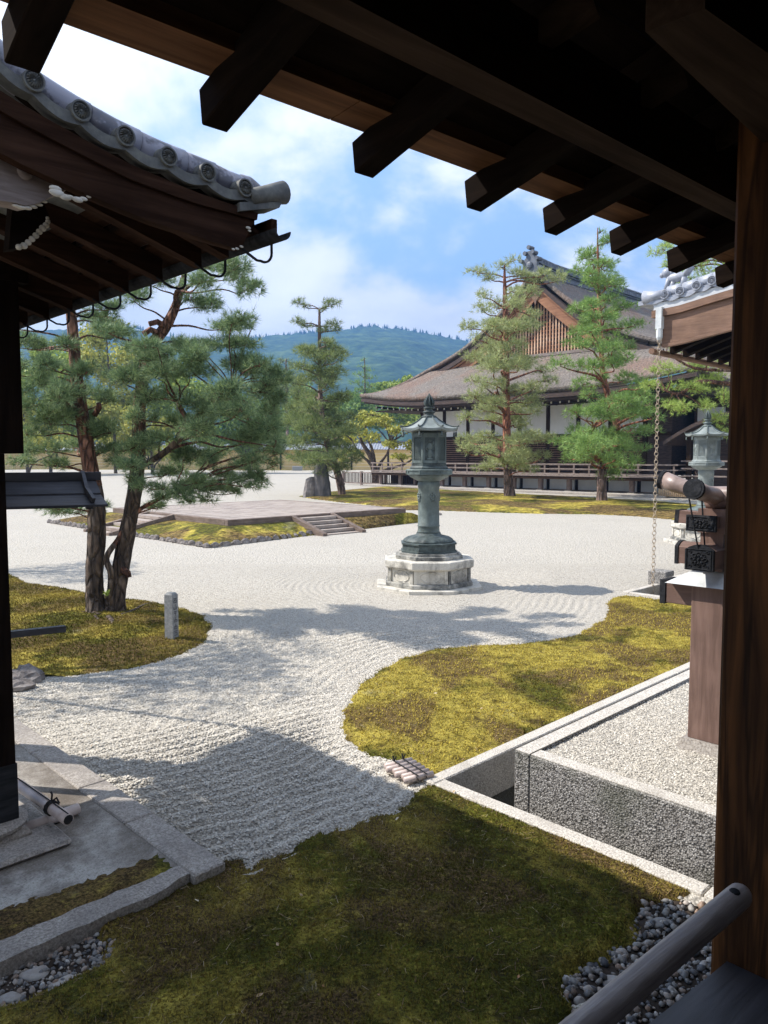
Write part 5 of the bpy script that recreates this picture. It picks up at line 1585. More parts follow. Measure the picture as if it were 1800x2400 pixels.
# ------------------------------------------------------------------ right gate stub: post, crossing beams, ridge log with round caps
PB = g(1650, 1760, PT); PB = Vector((PB.x + .09, PB.y + .12, 0))
stub = thing('gate_post', 'reddish brown fence post with crossing capped beams and a curved ridge log on top', 'gate post', (PB.x, PB.y, 0), GA)
pi_ = inv_of(stub)
def on(px, py, dist=0.0): return pi_ @ at(px, py, PB.y + dist)
pw2 = .115
zpt = 1.36
mb = MB(); mb.box(-pw2*.95, pw2*.95, -pw2*.95, pw2*.95, PT+.05, zpt); mb.build('post', 'red_wood_z', stub, bevel=.004)
mb = MB(); mb.hexa([(-.17,-.17,PT-.03),(.17,-.17,PT-.03),(.17,.17,PT-.03),(-.17,.17,PT-.03)], [(-.14,-.14,PT+.05),(.14,-.14,PT+.05),(.14,.14,PT+.05),(-.14,.14,PT+.05)]); mb.build('base_stone', 'kerb_stone', stub)
zb0, zb1 = 1.195, 1.345
# lower crossbeam runs left-away (along V), cap at its far left end
mb = MB(); mb.box(-.085, .085, -.6, .30, zb0, zb1); mb.build('lower_beam', 'red_wood_y', stub, bevel=.004)
mb = MB(); mb.box(-.092, .092, .302, .34, zb0-.008, zb1+.008); mb.build('beam_cap', 'black_metal', stub)
mb = MB(); mb.box(-1.0, -.116, -.075, .075, zb0, zb1); 
# pale sloped weather board on it
mb = MB(); mb.hexa([(-.17,-.30,zb1+.003),(.17,-.30,zb1+.003),(.17,.27,zb1+.003),(-.17,.27,zb1+.003)], [(-.02,-.30,zb1+.10),(.02,-.30,zb1+.10),(.02,.12,zb1+.10),(-.02,.12,zb1+.10)]); mb.build('weather_cap', 'pale_metal', stub)
# second tier: crossing blocks with ornate metal ends
def arched(mb, x0, x1, y0, y1, z0, z1, axis):
    n = 6
    if axis == 'x':
        pr = [(y0 + (y1-y0)*i/n, z1 - .035*(2*i/n-1)**2) for i in range(n+1)]
        pl = [(y0,z0)] + pr + [(y1,z0)]
        pl = [(y0,z0),(y1,z0)] + pr[::-1]
        mb.hexa([(x0,p[0],p[1]) for p in pl], [(x1,p[0],p[1]) for p in pl])
    else:
        pr = [(x0 + (x1-x0)*i/n, z1 - .035*(2*i/n-1)**2) for i in range(n+1)]
        pl = [(x0,z0),(x1,z0)] + pr[::-1]
        mb.hexa([(p[0],y0,p[1]) for p in pl], [(p[0],y1,p[1]) for p in pl])
def filigree(parent, c, ax, w, h):
    mb = MB(); u_ = Vector((0,1,0)) if ax == 'x' else Vector((1,0,0)); n_ = Vector((-1,0,0)) if ax == 'x' else Vector((0,-1,0)); c = Vector(c)
    for q in range(8):
        a = q*math.pi/4; mb.ball(c + u_*(w*.16*math.cos(a)) + Vector((0,0,h*.18*math.sin(a))), w*.055, 6, 4)
        mb.tube([c + u_*(w*(.24+.08*math.cos(t))*math.cos(a + .3*math.sin(t))) + Vector((0,0,h*(.24+.08*math.cos(t))*math.sin(a+.3*math.sin(t)))) + n_*.002 for t in [i*.9 for i in range(8)]], w*.018, 4)
    mb.ball(c, w*.06, 8, 4)
    for sx in (-1, 1):
        for sz_ in (-1, 1):
            cc = c + u_*(w*.33*sx) + Vector((0,0,h*.32*sz_))
            mb.tube([cc + u_*(w*.07*math.cos(t)*(1-t*.08)) + Vector((0,0,h*.07*math.sin(t)*(1-t*.08))) for t in [i*.7 for i in range(11)]], w*.016, 4)
    m_ = w*.47; m2 = h*.44
    mb.tube([c + u_*m_ + Vector((0,0,-m2)), c - u_*m_ + Vector((0,0,-m2)), c - u_*m_ + Vector((0,0,m2)), c + u_*m_ + Vector((0,0,m2)), c + u_*m_ + Vector((0,0,-m2))], w*.02, 4)
    mb.build('filigree', 'black_metal', parent)
t2 = 1.475
mb = MB(); arched(mb, -.24, .5, -.085, .085, t2, t2+.155, 'x'); mb.build('upper_beam', 'red_wood_x', stub)
mb = MB(); arched(mb, -.272, -.241, -.092, .092, t2-.006, t2+.163, 'x'); oc = mb.build('beam_cap', 'black_metal', stub)
filigree(stub, (-.274, 0, t2+.068), 'x', .17, .145)
mb = MB(); arched(mb, -.08, .08, .086, .22, t2+.003, t2+.150, 'y'); mb.build('upper_beam', 'red_wood_y', stub)
mb = MB(); arched(mb, -.086, .086, .222, .245, t2-.002, t2+.155, 'y'); mb.build('beam_cap', 'black_metal', stub)
mb = MB(); mb.box(-.08,.08,-.5,-.088, t2+.003, t2+.13); mb.build('upper_beam', 'red_wood_y', stub)
# king post with two bulges
mb = MB(); mb.box(-.075,.075,-.075,.075,zb1+.1,1.78); mb.box(-.09,.09,-.09,.09,1.70,1.86); mb.build('king_post', 'red_wood_z', stub)
# tie with black plate in the middle
t3 = 1.775
mb = MB(); mb.beam((0,-.62,t3-.02),(0,.24,t3+.02),.12,.085); mb.build('tie_beam', 'red_wood_y', stub)
mb = MB(); mb.beam((0,.235,t3+.02),(0,.262,t3+.022),.125,.092); mb.build('beam_cap', 'black_metal', stub)
mb = MB(); mb.beam((-.23,0,t3-.002),(.45,0,t3-.002),.11,.082); mb.build('tie_beam', 'red_wood_x', stub)
mb = MB(); mb.box(-.262,-.232,-.095,.095,t3-.052,t3+.052); mb.build('beam_plate', 'black_metal', stub)
filigree(stub, (-.264, 0, t3), 'x', .18, .095)
# ridge logs, sagging towards the middle, with round caps
zc_ = 1.985
mb = MB(); mb.tube([(0,.37,zc_+.055),(0,.28,zc_+.025),(0,.17,zc_-.005),(0,.05,zc_-.03),(0,-.15,zc_-.03),(0,-.40,zc_-.01),(0,-.62,zc_+.02)], [.062,.056,.050,.052,.058,.055,.055], 18); mb.build('ridge_log', 'bamboo_dark', stub, True)
mb = MB(); mb.tube([(0,.369,zc_+.0555),(0,.392,zc_+.061)], [.067,.068], 18); mb.build('log_cap', 'black_metal', stub)
mb = MB(); mb.tube([(-.36,0,zc_+.012),(-.2,0,zc_-.02),(0,0,zc_-.05),(.3,0,zc_-.03)], [.060,.055,.060,.055], 18); mb.build('ridge_log', 'bamboo_dark', stub, True)
mb = MB(); mb.tube([(-.362,0,zc_+.0135),(-.388,0,zc_+.018)], [.067,.067], 20)
mb.tube([(-.388,0,zc_+.018),(-.391,0,zc_+.0185)], [.052,.052], 20); mb.build('log_cap', 'black_metal', stub)
# cross strut, gusset
mb = MB(); mb.lathe([(.07,1.86),(.085,1.90),(.05,1.95)], 12); mb.build('saddle', 'red_wood_z', stub, True)
# iron stays
for a_, b_ in ((on(1615,1168,-.22), on(1638,1296,-.18)), (on(1645,1172,-.18), on(1653,1300,-.14))):
    mb = MB(); mb.tube([a_, b_], .0055, 6); mb.build('iron_stay', 'black_metal', stub)
# ------------------------------------------------------------------ NEAR CORRIDOR (where the camera stands)
ZF = 3.00
fa, fb = g(101, 38, ZF), g(1456, 528, ZF)
ang = math.atan2(fb.y - fa.y, fb.x - fa.x)
CO = Vector((fa.x, fa.y, 0))
corr = thing('roofed_corridor', 'dark timber corridor roof and pillar framing the view, seen from inside', 'corridor', CO, ang)
ci = inv_of(corr)
CX = Vector((math.cos(ang), math.sin(ang), 0)); CY = Vector((-math.sin(ang), math.cos(ang), 0))
def cg(px, py, z): return ci @ g(px, py, z)
SL = .24                                   # roof rises towards -y (inward)
# edge board: its outer lower edge is the sky line
nb = 7; x = -2.2; bl = .95
while x < 5.0:
    mb = MB(); mb.hexa([(x,-.115,ZF+.004),(x+bl-.003,-.115,ZF+.004),(x+bl-.003,0,ZF),(x,0,ZF)], [(x,-.115,ZF+.06),(x+bl-.003,-.115,ZF+.06),(x+bl-.003,0,ZF+.05),(x,0,ZF+.05)])
    mb.build('edge_board', 'board_wood', corr); x += bl
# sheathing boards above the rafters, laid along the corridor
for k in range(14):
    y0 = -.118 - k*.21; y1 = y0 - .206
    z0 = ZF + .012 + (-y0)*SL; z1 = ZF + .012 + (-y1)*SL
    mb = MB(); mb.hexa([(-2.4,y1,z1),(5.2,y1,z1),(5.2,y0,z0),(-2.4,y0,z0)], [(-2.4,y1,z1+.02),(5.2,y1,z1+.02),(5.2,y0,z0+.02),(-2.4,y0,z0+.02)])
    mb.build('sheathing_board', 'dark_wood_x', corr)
# rafters that stick out past the edge board
ends_px = [(478,180),(841,308),(1098,406),(1293,468),(1454,523)]
tops = [cg(px, py, ZF + .003) for px, py in ends_px]
xs_r = [t.x for t in tops]; yo = sum(t.y for t in tops)/5
dxr = (xs_r[-1] - xs_r[0]) / 4
print('rafter x', [round(v, 3) for v in xs_r], 'y', [round(t.y, 3) for t in tops])
wr, hr = .062, .078
k = -5
xx = xs_r[0] - 5*dxr
while xx < 4.6:
    if k < 0: xc = xs_r[0] + k*dxr
    elif k < 5: xc = xs_r[k]
    else: xc = xs_r[4] + (k-4)*dxr
    if True:
        ye, yi = max(yo, .04), -2.9
        za = ZF - .003 - ye*SL*.0; zt1 = ZF - .004 + (-yi)*SL; zt0 = ZF - .004 - ye*SL
        mb = MB(); x0, x1 = xc, xc + wr
        c_ = .010
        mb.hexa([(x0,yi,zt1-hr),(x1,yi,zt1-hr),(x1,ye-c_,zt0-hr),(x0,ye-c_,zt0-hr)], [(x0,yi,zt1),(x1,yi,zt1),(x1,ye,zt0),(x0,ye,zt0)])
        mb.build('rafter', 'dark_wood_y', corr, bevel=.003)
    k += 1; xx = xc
# purlin with its lit underside
zp = 2.86
p0, p1 = cg(900,122,zp), cg(1719,518,zp); q0_, q1_ = cg(900,86,zp), cg(1719,476,zp)
pd = (p1 - p0).normalized(); a_ = p0 - pd*1.8; b_ = p1 + pd*1.5
w_ = .070
nrm = Vector((pd.y, -pd.x, 0))
mb = MB(); mb.beam(a_ + nrm*w_/2 + Vector((0,0,.07)), b_ + nrm*w_/2 + Vector((0,0,.07)), w_, .14); mb.build('purlin', 'smoked_wood_x', corr)
# inner purlins and the broad beam to the right
mb = MB(); mb.box(-2.4, 5.0, -1.02, -.88, ZF + .06, ZF + .22); mb.build('inner_purlin', 'dark_wood_x', corr)
mb = MB(); mb.box(-2.4, 5.0, -1.85, -1.70, ZF + .15, ZF + .36); mb.build('inner_purlin', 'dark_wood_x', corr)
bz1 = 2.90
r0, r1 = cg(1512,74,bz1), cg(1725,275,bz1)
r2, r3 = cg(1652,20,bz1), cg(1850,160,bz1)
mb = MB(); pts = [r0, r1 + (r1-r0)*.6, r3 + (r3-r2)*.6, r2]
mb.hexa([(p.x,p.y,bz1) for p in pts][::-1], [(p.x,p.y,bz1+.2) for p in pts][::-1]); mb.build('cross_beam', 'smoked_wood_x', corr)
# struts seen faintly under the sheathing
for (pa, pb_) in (((1250,92),(1390,0)), ((1495,235),(1600,170)), ((1665,340),(1730,300))):
    a_, b_ = cg(*pa, 2.98), cg(*pb_, 3.02)
    mb = MB(); mb.beam(a_, b_, .045, .05); mb.build('strut', 'smoked_wood_y', corr)
# pillar at the right
PD = 1.78
pL = ci @ at(1701, 1112, PD)
rot_l = GA - ang                            # the pillar stands square to the temple grid
pil = MB(); pwid = .21
M = Matrix.Translation(pL) @ Matrix.Rotation(rot_l, 4, 'Z')
bz0 = .45
loc = [(0,0),(0,-pwid),(pwid,-pwid),(pwid,0)]
ch = .008
loc = [(ch,0),(0,-ch),(0,-pwid+ch),(ch,-pwid),(pwid,-pwid),(pwid,0)]
pts = [M @ Vector((a,b,0)) for a, b in loc]
pil.hexa([(p.x,p.y,.35) for p in pts][::-1], [(p.x,p.y,3.3) for p in pts][::-1]); pil.build('pillar', 'pillar_wood', corr)
# more pillars along the corridor, behind the camera's view
for off in (-2.6, -4.4):
    c = pL + Vector((off, 0, 0)); mb = MB(); mb.box(c.x, c.x+.2, c.y-.2, c.y, .35, 3.2)
    # kept outside the frame to the left
    if off < -4: mb.build('pillar', 'dark_wood_z', corr)
# round handrail
zh = 1.21
h0, h1 = g(1735, 2098, zh), g(1330, 2440, zh)
hd = (h1 - h0).normalized()
rl = .0275
mb = MB(); mb.tube([h0 - hd*.010, h0, h0 + hd*.02, h0 + hd*.6, h0 + hd*1.6], [rl*.80, rl*.97, rl, rl, rl], 24); mb.build('handrail', 'rail_wood', corr, True, True)
mb = MB(); kn = at(1722, 2082, h0.y - .03); mb.ball((kn.x, kn.y, zh + rl*.93), .012, 10, 6, (1,1,.6)); mb.build('rail_knob', 'black_metal', corr, True, True)
# sill beam under the rail
zs = .98
s0_, s1_ = g(1693, 2262, zs), g(1520, 2400, zs)
sd_ = (s1_ - s0_).normalized(); sn = Vector((-sd_.y, sd_.x, 0))
a_ = s0_ - sd_*1.2; b_ = s0_ + sd_*2.5
if sn.dot(Vector((1,-1,0))) < 0: sn = -sn
mb = MB(); mb.beam(a_ + sn*.11 + Vector((0,0,-.09)), b_ + sn*.11 + Vector((0,0,-.09)), .22, .18); mb.build('sill_beam', 'black_board', corr, False, True)
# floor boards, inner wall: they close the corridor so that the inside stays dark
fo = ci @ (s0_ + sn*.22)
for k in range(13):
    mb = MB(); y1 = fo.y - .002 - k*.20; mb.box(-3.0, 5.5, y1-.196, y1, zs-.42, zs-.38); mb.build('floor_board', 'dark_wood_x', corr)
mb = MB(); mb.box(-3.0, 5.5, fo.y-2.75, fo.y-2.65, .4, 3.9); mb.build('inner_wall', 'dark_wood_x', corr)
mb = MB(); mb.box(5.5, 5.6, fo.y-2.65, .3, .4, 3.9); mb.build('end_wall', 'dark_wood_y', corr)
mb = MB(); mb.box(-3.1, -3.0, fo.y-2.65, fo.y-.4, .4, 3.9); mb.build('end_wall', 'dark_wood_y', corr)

# ------------------------------------------------------------------ MAIN HALL
HB = g(1211, 1152)
hall = thing('temple_hall', 'great temple hall with a brown bark roof, latticed gable and railed veranda behind the pines', 'temple hall', (HB.x, HB.y, 0), GA)
hi = inv_of(hall)
# local: x = depth away from the facade, y = left along it (so the right end is y < 0)
YL, YR = 12.6, -10.3
def hy(px, py, xo=0.0): return hi @ onplane(px, py, HB + U*xo, V)
zdk = hy(1150, 1110).z
print('hall deck z', zdk, 'eave z', hy(1178, 927, -.8).z, 'y eaves', hy(840,932,-.8), hy(1526,890,-.8), 'YL', hy(905,1102).y, 'YR', hy(1548,1118).y, 'gable', hy(1235,645,3.3), hy(1003,870,3.3), hy(1374,818,3.3), hy(1204,833,3.3))
DK = zdk
# stone footing in front
x = YL + 2.2
k = 0
mb = MB(); mb.box(-1.0, -.25, YR, YL + 1.2, -.2, .10); mb.build('footing_kerb', 'kerb_stone', hall)
mb = MB(); mb.box(-.25, 12, YR, YL + 1.0, -.2, .14); mb.build('footing', 'pale_kerb', hall)
# under-deck white panels between posts
yy_ = YL; bay = 2.05
while yy_ > YR + .1:
    y1 = max(yy_ - bay, YR)
    mb = MB(); mb.box(-.02, .20, yy_-.14, yy_+.12, .16, DK-.14); pst = mb.build('veranda_post', 'grey_wood_z', hall)
    mb = MB(); mb.box(-.10, .30, yy_-.24, yy_+.22, .141, .19); mb.build('post_base', 'kerb_stone', pst)
    if yy_ < YL - 3.2:
        mb = MB(); mb.box(.9, .98, y1+.12, yy_-.14, .20, DK-.30); mb.build('plaster_panel', 'plaster_grey', hall)
        mb = MB(); mb.box(.86, 1.0, y1+.12, yy_-.14, .142, .21); mb.build('ground_sill', 'grey_wood_y', hall)
    yy_ -= bay
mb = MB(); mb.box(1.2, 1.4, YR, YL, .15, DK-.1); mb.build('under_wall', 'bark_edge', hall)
# deck boards: end grain strip and slab
nbd = 40
mb = MB(); mb.box(-.55, 3.0, YR-.4, YL+.5, DK-.07, DK); mb.build('deck', 'grey_wood_x', hall)
mb = MB(); mb.box(-.50, -.35, YR-.4, YL+.5, DK-.24, DK-.072); mb.build('deck_beam', 'smoked_wood_y', hall)
# railing
for z0, z1, nm in ((DK+.62, DK+.70, 'top_rail'), (DK+.34, DK+.41, 'middle_rail'), (DK+.05, DK+.13, 'bottom_rail')):
    mb = MB(); mb.box(-.46, -.38, YR-.5, YL+.6, z0, z1); mb.build(nm, 'grey_wood_y', hall)
y = YL + .4
while y > YR - .4:
    mb = MB(); mb.box(-.45, -.39, y-.05, y+.05, DK+.001, DK+.61); mb.build('baluster', 'grey_wood_z', hall); y -= bay/2
for z0, z1 in ((DK+.62, DK+.70), (DK+.34, DK+.41)):
    mb = MB(); mb.box(-.37, 3.0, YL+.42, YL+.5, z0, z1); mb.build('side_rail', 'grey_wood_x', hall)
    mb = MB(); mb.box(-.37, 3.0, YR-.45, YR-.37, z0, z1); mb.build('side_rail', 'grey_wood_x', hall)
# lattice fence under the left end of the deck and the low wall by it
fz = thing('lattice_fence', 'dark slatted fence closing the left end of the hall veranda', 'fence', (HB.x, HB.y, 0), GA)
for yy0, yy1, xo in ((YL+.3, YL+4.6, .3), (YL-3.3, YL-.2, .35)):
    n = 6 if yy1-yy0 > 4 else 3
    for k in range(3 if n == 6 else 2):
        yq = yy0 + (yy1-yy0)*k/(2 if n == 6 else 1); mb = MB(); mb.box(xo-.09, xo+.09, yq-.09, yq+.09, -.0, DK-.02 if n==6 else DK-.2); mb.build('fence_post', 'grey_wood_z', fz)
    mb = MB(); mb.box(xo-.05, xo+.05, yy0, yy1, DK-.16, DK-.07); mb.box(xo-.05, xo+.05, yy0, yy1, .12, .22); mb.build('fence_rail', 'grey_wood_y', fz)
    y = yy0 + .12
    while y < yy1 - .1:
        mb = MB(); mb.box(xo-.02, xo+.02, y-.03, y+.03, .22, DK-.16); mb.build('slat', 'smoked_wood_z', fz); y += .17
# hall body
WX = 3.1
EZ = hy(1178, 927, -.8).z
WT = EZ - .75
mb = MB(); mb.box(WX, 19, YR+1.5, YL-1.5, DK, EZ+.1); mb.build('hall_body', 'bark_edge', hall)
wz0 = hy(1204, 1020, WX).z
wz1 = hy(1204, 950, WX).z + .35
y = YL - 1.5; bw_ = 2.28; k = 0
while y > YR + 1.5:
    y1 = y - bw_
    mb = MB(); mb.box(WX-.10, WX+.1, y-.14, y+.14, DK, EZ); mb.build('wall_post', 'smoked_wood_z', hall)
    if y1 > YR + 1.2:
        mb = MB(); mb.box(WX-.05, WX-.002, y1+.145, y-.145, wz0, wz1); mb.build('plaster_panel', 'plaster', hall)
        mb = MB(); mb.box(WX-.06, WX-.002, y1+.145, y-.145, DK+.02, wz0-.25); sh = mb.build('shutter', 'smoked_wood_y', hall)
        mb = MB()
        nz = 16
        for q in range(nz):
            z = DK + .05 + (wz0 - .3 - DK - .05)*q/(nz-1); mb.box(WX-.085, WX-.062, y1+.15, y-.15, z, z+.05)
        mb.build('shutter_slats', 'fresh_wood_y', sh, kind='stuff')
    y = y1; k += 1
mb = MB(); mb.box(WX-.13, WX-.06, YR+1.5, YL-1.5, wz0-.22, wz0-.02); mb.build('lintel', 'smoked_wood_y', hall)
mb = MB(); mb.box(WX-.12, WX-.055, YR+1.5, YL-1.5, wz1+.005, wz1+.3); mb.build('head_beam', 'smoked_wood_y', hall)

# roof -------------------------------------------------
EY0, EY1 = 13.9, -11.9                      # eave corners (left, right), local y
YC = (EY0 + EY1) / 2; HW = (EY0 - EY1) / 2
GX = 3.4; EX = -.9
GHW = HW - 3.5                              # half width of the gable at its foot
ZR = hy(1235, 648, GX).z
ZG = hy(1003, 872, GX).z
print('ridge', ZR, 'gable foot', ZG, 'EZ', EZ, 'YC', YC, 'HW', HW)
DEP = 30.0
def prof_s(s):
    """height of the main slope at distance s from the ridge line"""
    if s <= GHW:
        t = s / GHW; return ZR + (ZG - ZR) * (t + .16*math.sin(math.pi*t))
    t = (s - GHW) / (HW - GHW); return ZG + (EZ - ZG) * (t + .05*math.sin(math.pi*t))
def upturn(d):                               # extra height near the corners
    return .62 * math.exp(-(d/3.2)**1.4) if d < 12 else 0
# main slopes (left and right), from the gable to the far end
n_s, n_x = 22, 24
for sgn in (1, -1):
    vs = []
    for i in range(n_s + 1):
        s = HW * i / n_s
        for j in range(n_x + 1):
            x0 = GX - .35 if s <= GHW else GX - .35 - (GX - .35 - EX) * (s - GHW)/(HW - GHW)
            x = x0 + (DEP - x0) * (j / n_x) ** 1.5
            z = prof_s(s)
            if s > GHW: z += upturn(math.hypot(x - EX, HW - s)) * ((s-GHW)/(HW-GHW))**2
            vs.append((x, YC + sgn*s, z))
    F = []
    for i in range(n_s):
        for j in range(n_x):
            q = (i*(n_x+1)+j, i*(n_x+1)+j+1, (i+1)*(n_x+1)+j+1, (i+1)*(n_x+1)+j)
            F.append(q if sgn < 0 else q[::-1])
    mb = MB(); mb.add(vs, F); o = mb.build('roof_slope', 'bark_roof', hall, True)
    sm = o.modifiers.new('thick', 'SOLIDIFY'); sm.thickness = .24; sm.offset = -1; 
# front skirt below the gable
n_a, n_b = 12, 40
vs = []
for i in range(n_a + 1):
    t = i / n_a                               # 0 at the gable foot, 1 at the eave
    x = GX + .2 - (GX + .2 - EX) * t
    hw = GHW + (HW - GHW) * max(0, (t - .05)/.95)
    for j in range(n_b + 1):
        u_ = -1 + 2*j/n_b
        u_ = math.copysign(abs(u_)**.8, u_)
        y = YC + u_*hw
        z = ZG + (EZ - ZG) * (t + .05*math.sin(math.pi*t)) + upturn(math.hypot(HW - abs(u_)*hw, x - EX)) * t*t
        vs.append((x, y, z + .004))
F = [(i*(n_b+1)+j, i*(n_b+1)+j+1, (i+1)*(n_b+1)+j+1, (i+1)*(n_b+1)+j) for i in range(n_a) for j in range(n_b)]
mb = MB(); mb.add(vs, F); o = mb.build('roof_skirt', 'bark_roof', hall, True)
sm = o.modifiers.new('thick', 'SOLIDIFY'); sm.thickness = .24; sm.offset = 1
# layered eave edge under the bark, front
for dz0, dz1, dx0, mm in ((-.05, -.34, .06, 'bark_edge'), (-.345, -.47, .22, 'bark_edge')):
    mb = MB(); n = 36
    for j in range(n):
        qs = []
        for jj in (j, j+1):
            u_ = -1 + 2*jj/n; u_ = math.copysign(abs(u_)**.8, u_); y = YC + u_*(HW - dx0); z = EZ + upturn(HW - abs(u_)*HW)
            qs.append((y, z))
        (ya, za), (yb, zb) = qs
        mb.hexa([(EX+dx0,ya,za+dz1),(EX+dx0+.5,ya,za+dz1),(EX+dx0+.5,yb,zb+dz1),(EX+dx0,yb,zb+dz1)], [(EX+dx0,ya,za+dz0),(EX+dx0+.5,ya,za+dz0),(EX+dx0+.5,yb,zb+dz0),(EX+dx0,yb,zb+dz0)])
    mb.build('eave_layer', mm, hall)
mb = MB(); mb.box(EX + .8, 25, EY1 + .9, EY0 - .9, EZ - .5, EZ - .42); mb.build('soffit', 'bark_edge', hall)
# rafter tails with white painted ends
y = EY0 - 1.0; k = 0
mb = MB(); mb.box(0, 1.6, -.05, .05, -.12, 0); rme = mb.mesh('rafter_tail'); rme.materials.append(MATS['bark_edge'])
mb = MB(); mb.box(-.012, -.002, -.055, .055, -.125, .005); wme = mb.mesh('white_end'); wme.materials.append(MATS['white_paint'])
while y > EY1 + .9:
    zz_ = EZ - .50 + upturn(EY0 - y if y > YC else y - EY1)*.85 - .03
    o = place('rafter_tail', rme, None, hall); o.location = (EX + .75, y, zz_)
    w2 = place('white_end', wme, None, o); 
    y -= .62
# ridge with tiles
mb = MB()
rz = lambda x: ZR + .35 + .75*math.exp(-(x-GX)/3.0)*.35
for i in range(20):
    x0 = GX - .55 + (DEP - GX)*i/20; x1 = GX - .55 + (DEP - GX)*(i+1)/20
    mb.hexa([(x0,YC-.38,ZR-.35),(x1,YC-.38,ZR-.35),(x1,YC+.38,ZR-.35),(x0,YC+.38,ZR-.35)], [(x0,YC-.26,rz(x0)+.35),(x1,YC-.26,rz(x1)+.35),(x1,YC+.26,rz(x1)+.35),(x0,YC+.26,rz(x0)+.35)])
rdg = mb.build('ridge', 'ridge_tile', hall)
for dz in (.02, .18):
    mb = MB()
    for sgn in (-1, 1):
        for i in range(20):
            x0 = GX - .5 + (DEP - GX)*i/20; x1 = GX - .5 + (DEP - GX)*(i+1)/20
            mb.beam((x0, YC+sgn*.36, rz(x0)+dz-.15), (x1, YC+sgn*.36, rz(x1)+dz-.15), .12, .05)
    mb.build('ridge_course', 'ridge_tile', rdg)
mb = MB()
x = GX - .45
while x < 22:
    for sgn in (-1, 1):
        mb.tube([(x, YC+sgn*.34, ZR-.0), (x, YC+sgn*.72, ZR-.30)], .085, 7)
        mb.box(x+.15, x+.21, YC+sgn*.27-.02, YC+sgn*.27+.02, rz(x)+.12, rz(x)+.34)
    x += .36
mb.build('ridge_round_tiles', 'ridge_tile', rdg, kind='stuff')
mb = MB(); mb.tube([(GX-.75, YC, rz(GX)+.52),(GX+2, YC, rz(GX+2)+.44),(DEP, YC, rz(DEP)+.40)], .15, 8); mb.build('ridge_cap', 'ridge_tile', rdg, True)
# demon-face end ornament, kept plain: stepped plaque with knobs
mb = MB()
pr = [(-.75,-.55),(-.80,-.2),(-.55,.05),(-.55,.5),(-.30,.75),(-.22,1.15),(.22,1.15),(.30,.75),(.55,.5),(.55,.05),(.80,-.2),(.75,-.55)]
mb.hexa([(GX-.85,YC+a,ZR+.25+b) for a,b in pr], [(GX-.60,YC+a,ZR+.25+b) for a,b in pr])
for (a, b) in ((-.62,.55),(.62,.55),(-.85,-.1),(.85,-.1),(0,1.35),(-.3,1.0),(.3,1.0)):
    mb.tube([(GX-1.05,YC+a,ZR+.25+b),(GX-.5,YC+a,ZR+.25+b)], .14, 9)
mb.ball((GX-.9,YC,ZR+.45), .25, 10, 6, (.5,1,1)); mb.build('ridge_ornament', 'ridge_tile', rdg)
# bargeboards and the latticed gable, set back under the verge
def gz_(s): return prof_s(abs(s))
for sgn in (1, -1):
    for nm, d0, d1, xa, xb, s1_, mm in (('verge_edge', -.30, -.62, GX-.36, GX+.05, GHW+.5, 'bark_edge'), ('verge_batten', -.625, -.78, GX-.25, GX+.0, GHW-.2, 'gable_wood'), ('bargeboard', -.80, -1.65, GX-.10, GX+.02, GHW-1.2, 'gable_wood')):
        n = 16; mb = MB()
        for i in range(n):
            sa, sb = s1_*i/n, s1_*(i+1)/n
            t0 = 1.0 if nm != 'bargeboard' else (1.0 - .30*i/n); t1 = 1.0 if nm != 'bargeboard' else (1.0 - .30*(i+1)/n)
            q = [(YC+sgn*sa, gz_(sa)+d0+(d1-d0)*t0), (YC+sgn*sb, gz_(sb)+d0+(d1-d0)*t1), (YC+sgn*sb, gz_(sb)+d0), (YC+sgn*sa, gz_(sa)+d0)]
            if sgn < 0: q = q[::-1]
            mb.hexa([(xa,a,b) for a,b in q], [(xb,a,b) for a,b in q])
        mb.build(nm, mm, hall)
# pendant at the apex
mb = MB(); pr = [(-.5,-1.0),(-.35,-1.5),(-.12,-1.7),(0,-2.1),(.12,-1.7),(.35,-1.5),(.5,-1.0),(0,-.8)]
mb.hexa([(GX-.16,YC+a,ZR+b) for a,b in pr], [(GX-.11,YC+a,ZR+b) for a,b in pr]); mb.build('gable_pendant', 'fresh_wood_z', hall)
LX = GX + .55
lh = [(-GHW+1.6, ZG+.15), (GHW-1.6, ZG+.15)]
zb_ = hy(1290, 824, GX+.2).z
mb = MB()
tri = [(YC-GHW+.4, ZG-.2)] + [(YC + s, gz_(s)-.7) for s in [(-GHW+.6) + (2*GHW-1.2)*i/14 for i in range(15)]] + [(YC+GHW-.4, ZG-.2)]
mb.hexa([(LX+.12,a,b) for a,b in tri], [(LX+.3,a,b) for a,b in tri]); mb.build('gable_backing', 'bark_edge', hall)
mb = MB(); mb2 = MB(); y = YC - GHW + 2.2
while y < YC + GHW - 2.1:
    zt_ = gz_(y - YC) - 1.4
    if zt_ > zb_ + .1: mb.box(LX, LX+.06, y-.045, y+.045, zb_, zt_)
    y += .24
z = zb_ + .2
while z < ZR - 2:
    # half width where the slope is above z
    s = GHW
    while s > 0 and gz_(s) - 1.4 < z: s -= .05
    if s > .3: mb2.box(LX+.062, LX+.10, YC-s, YC+s, z-.03, z+.03)
    z += .26
m = Mt('lattice_wood'); m.color(m.mix(m.mr(m.noise(1.2,4,.6), .35,.65), (.34,.16,.08), (.62,.42,.28))).rough(.75)
lat = mb.build('lattice_uprights', 'lattice_wood', hall, kind='stuff'); mb2.build('lattice_bars', 'gable_wood', hall, kind='stuff')
mb = MB(); mb.box(LX-.12, LX+.05, YC-GHW+1.6, YC+GHW-1.6, zb_-.22, zb_-.02); mb.build('gable_sill', 'grey_wood_y', hall)
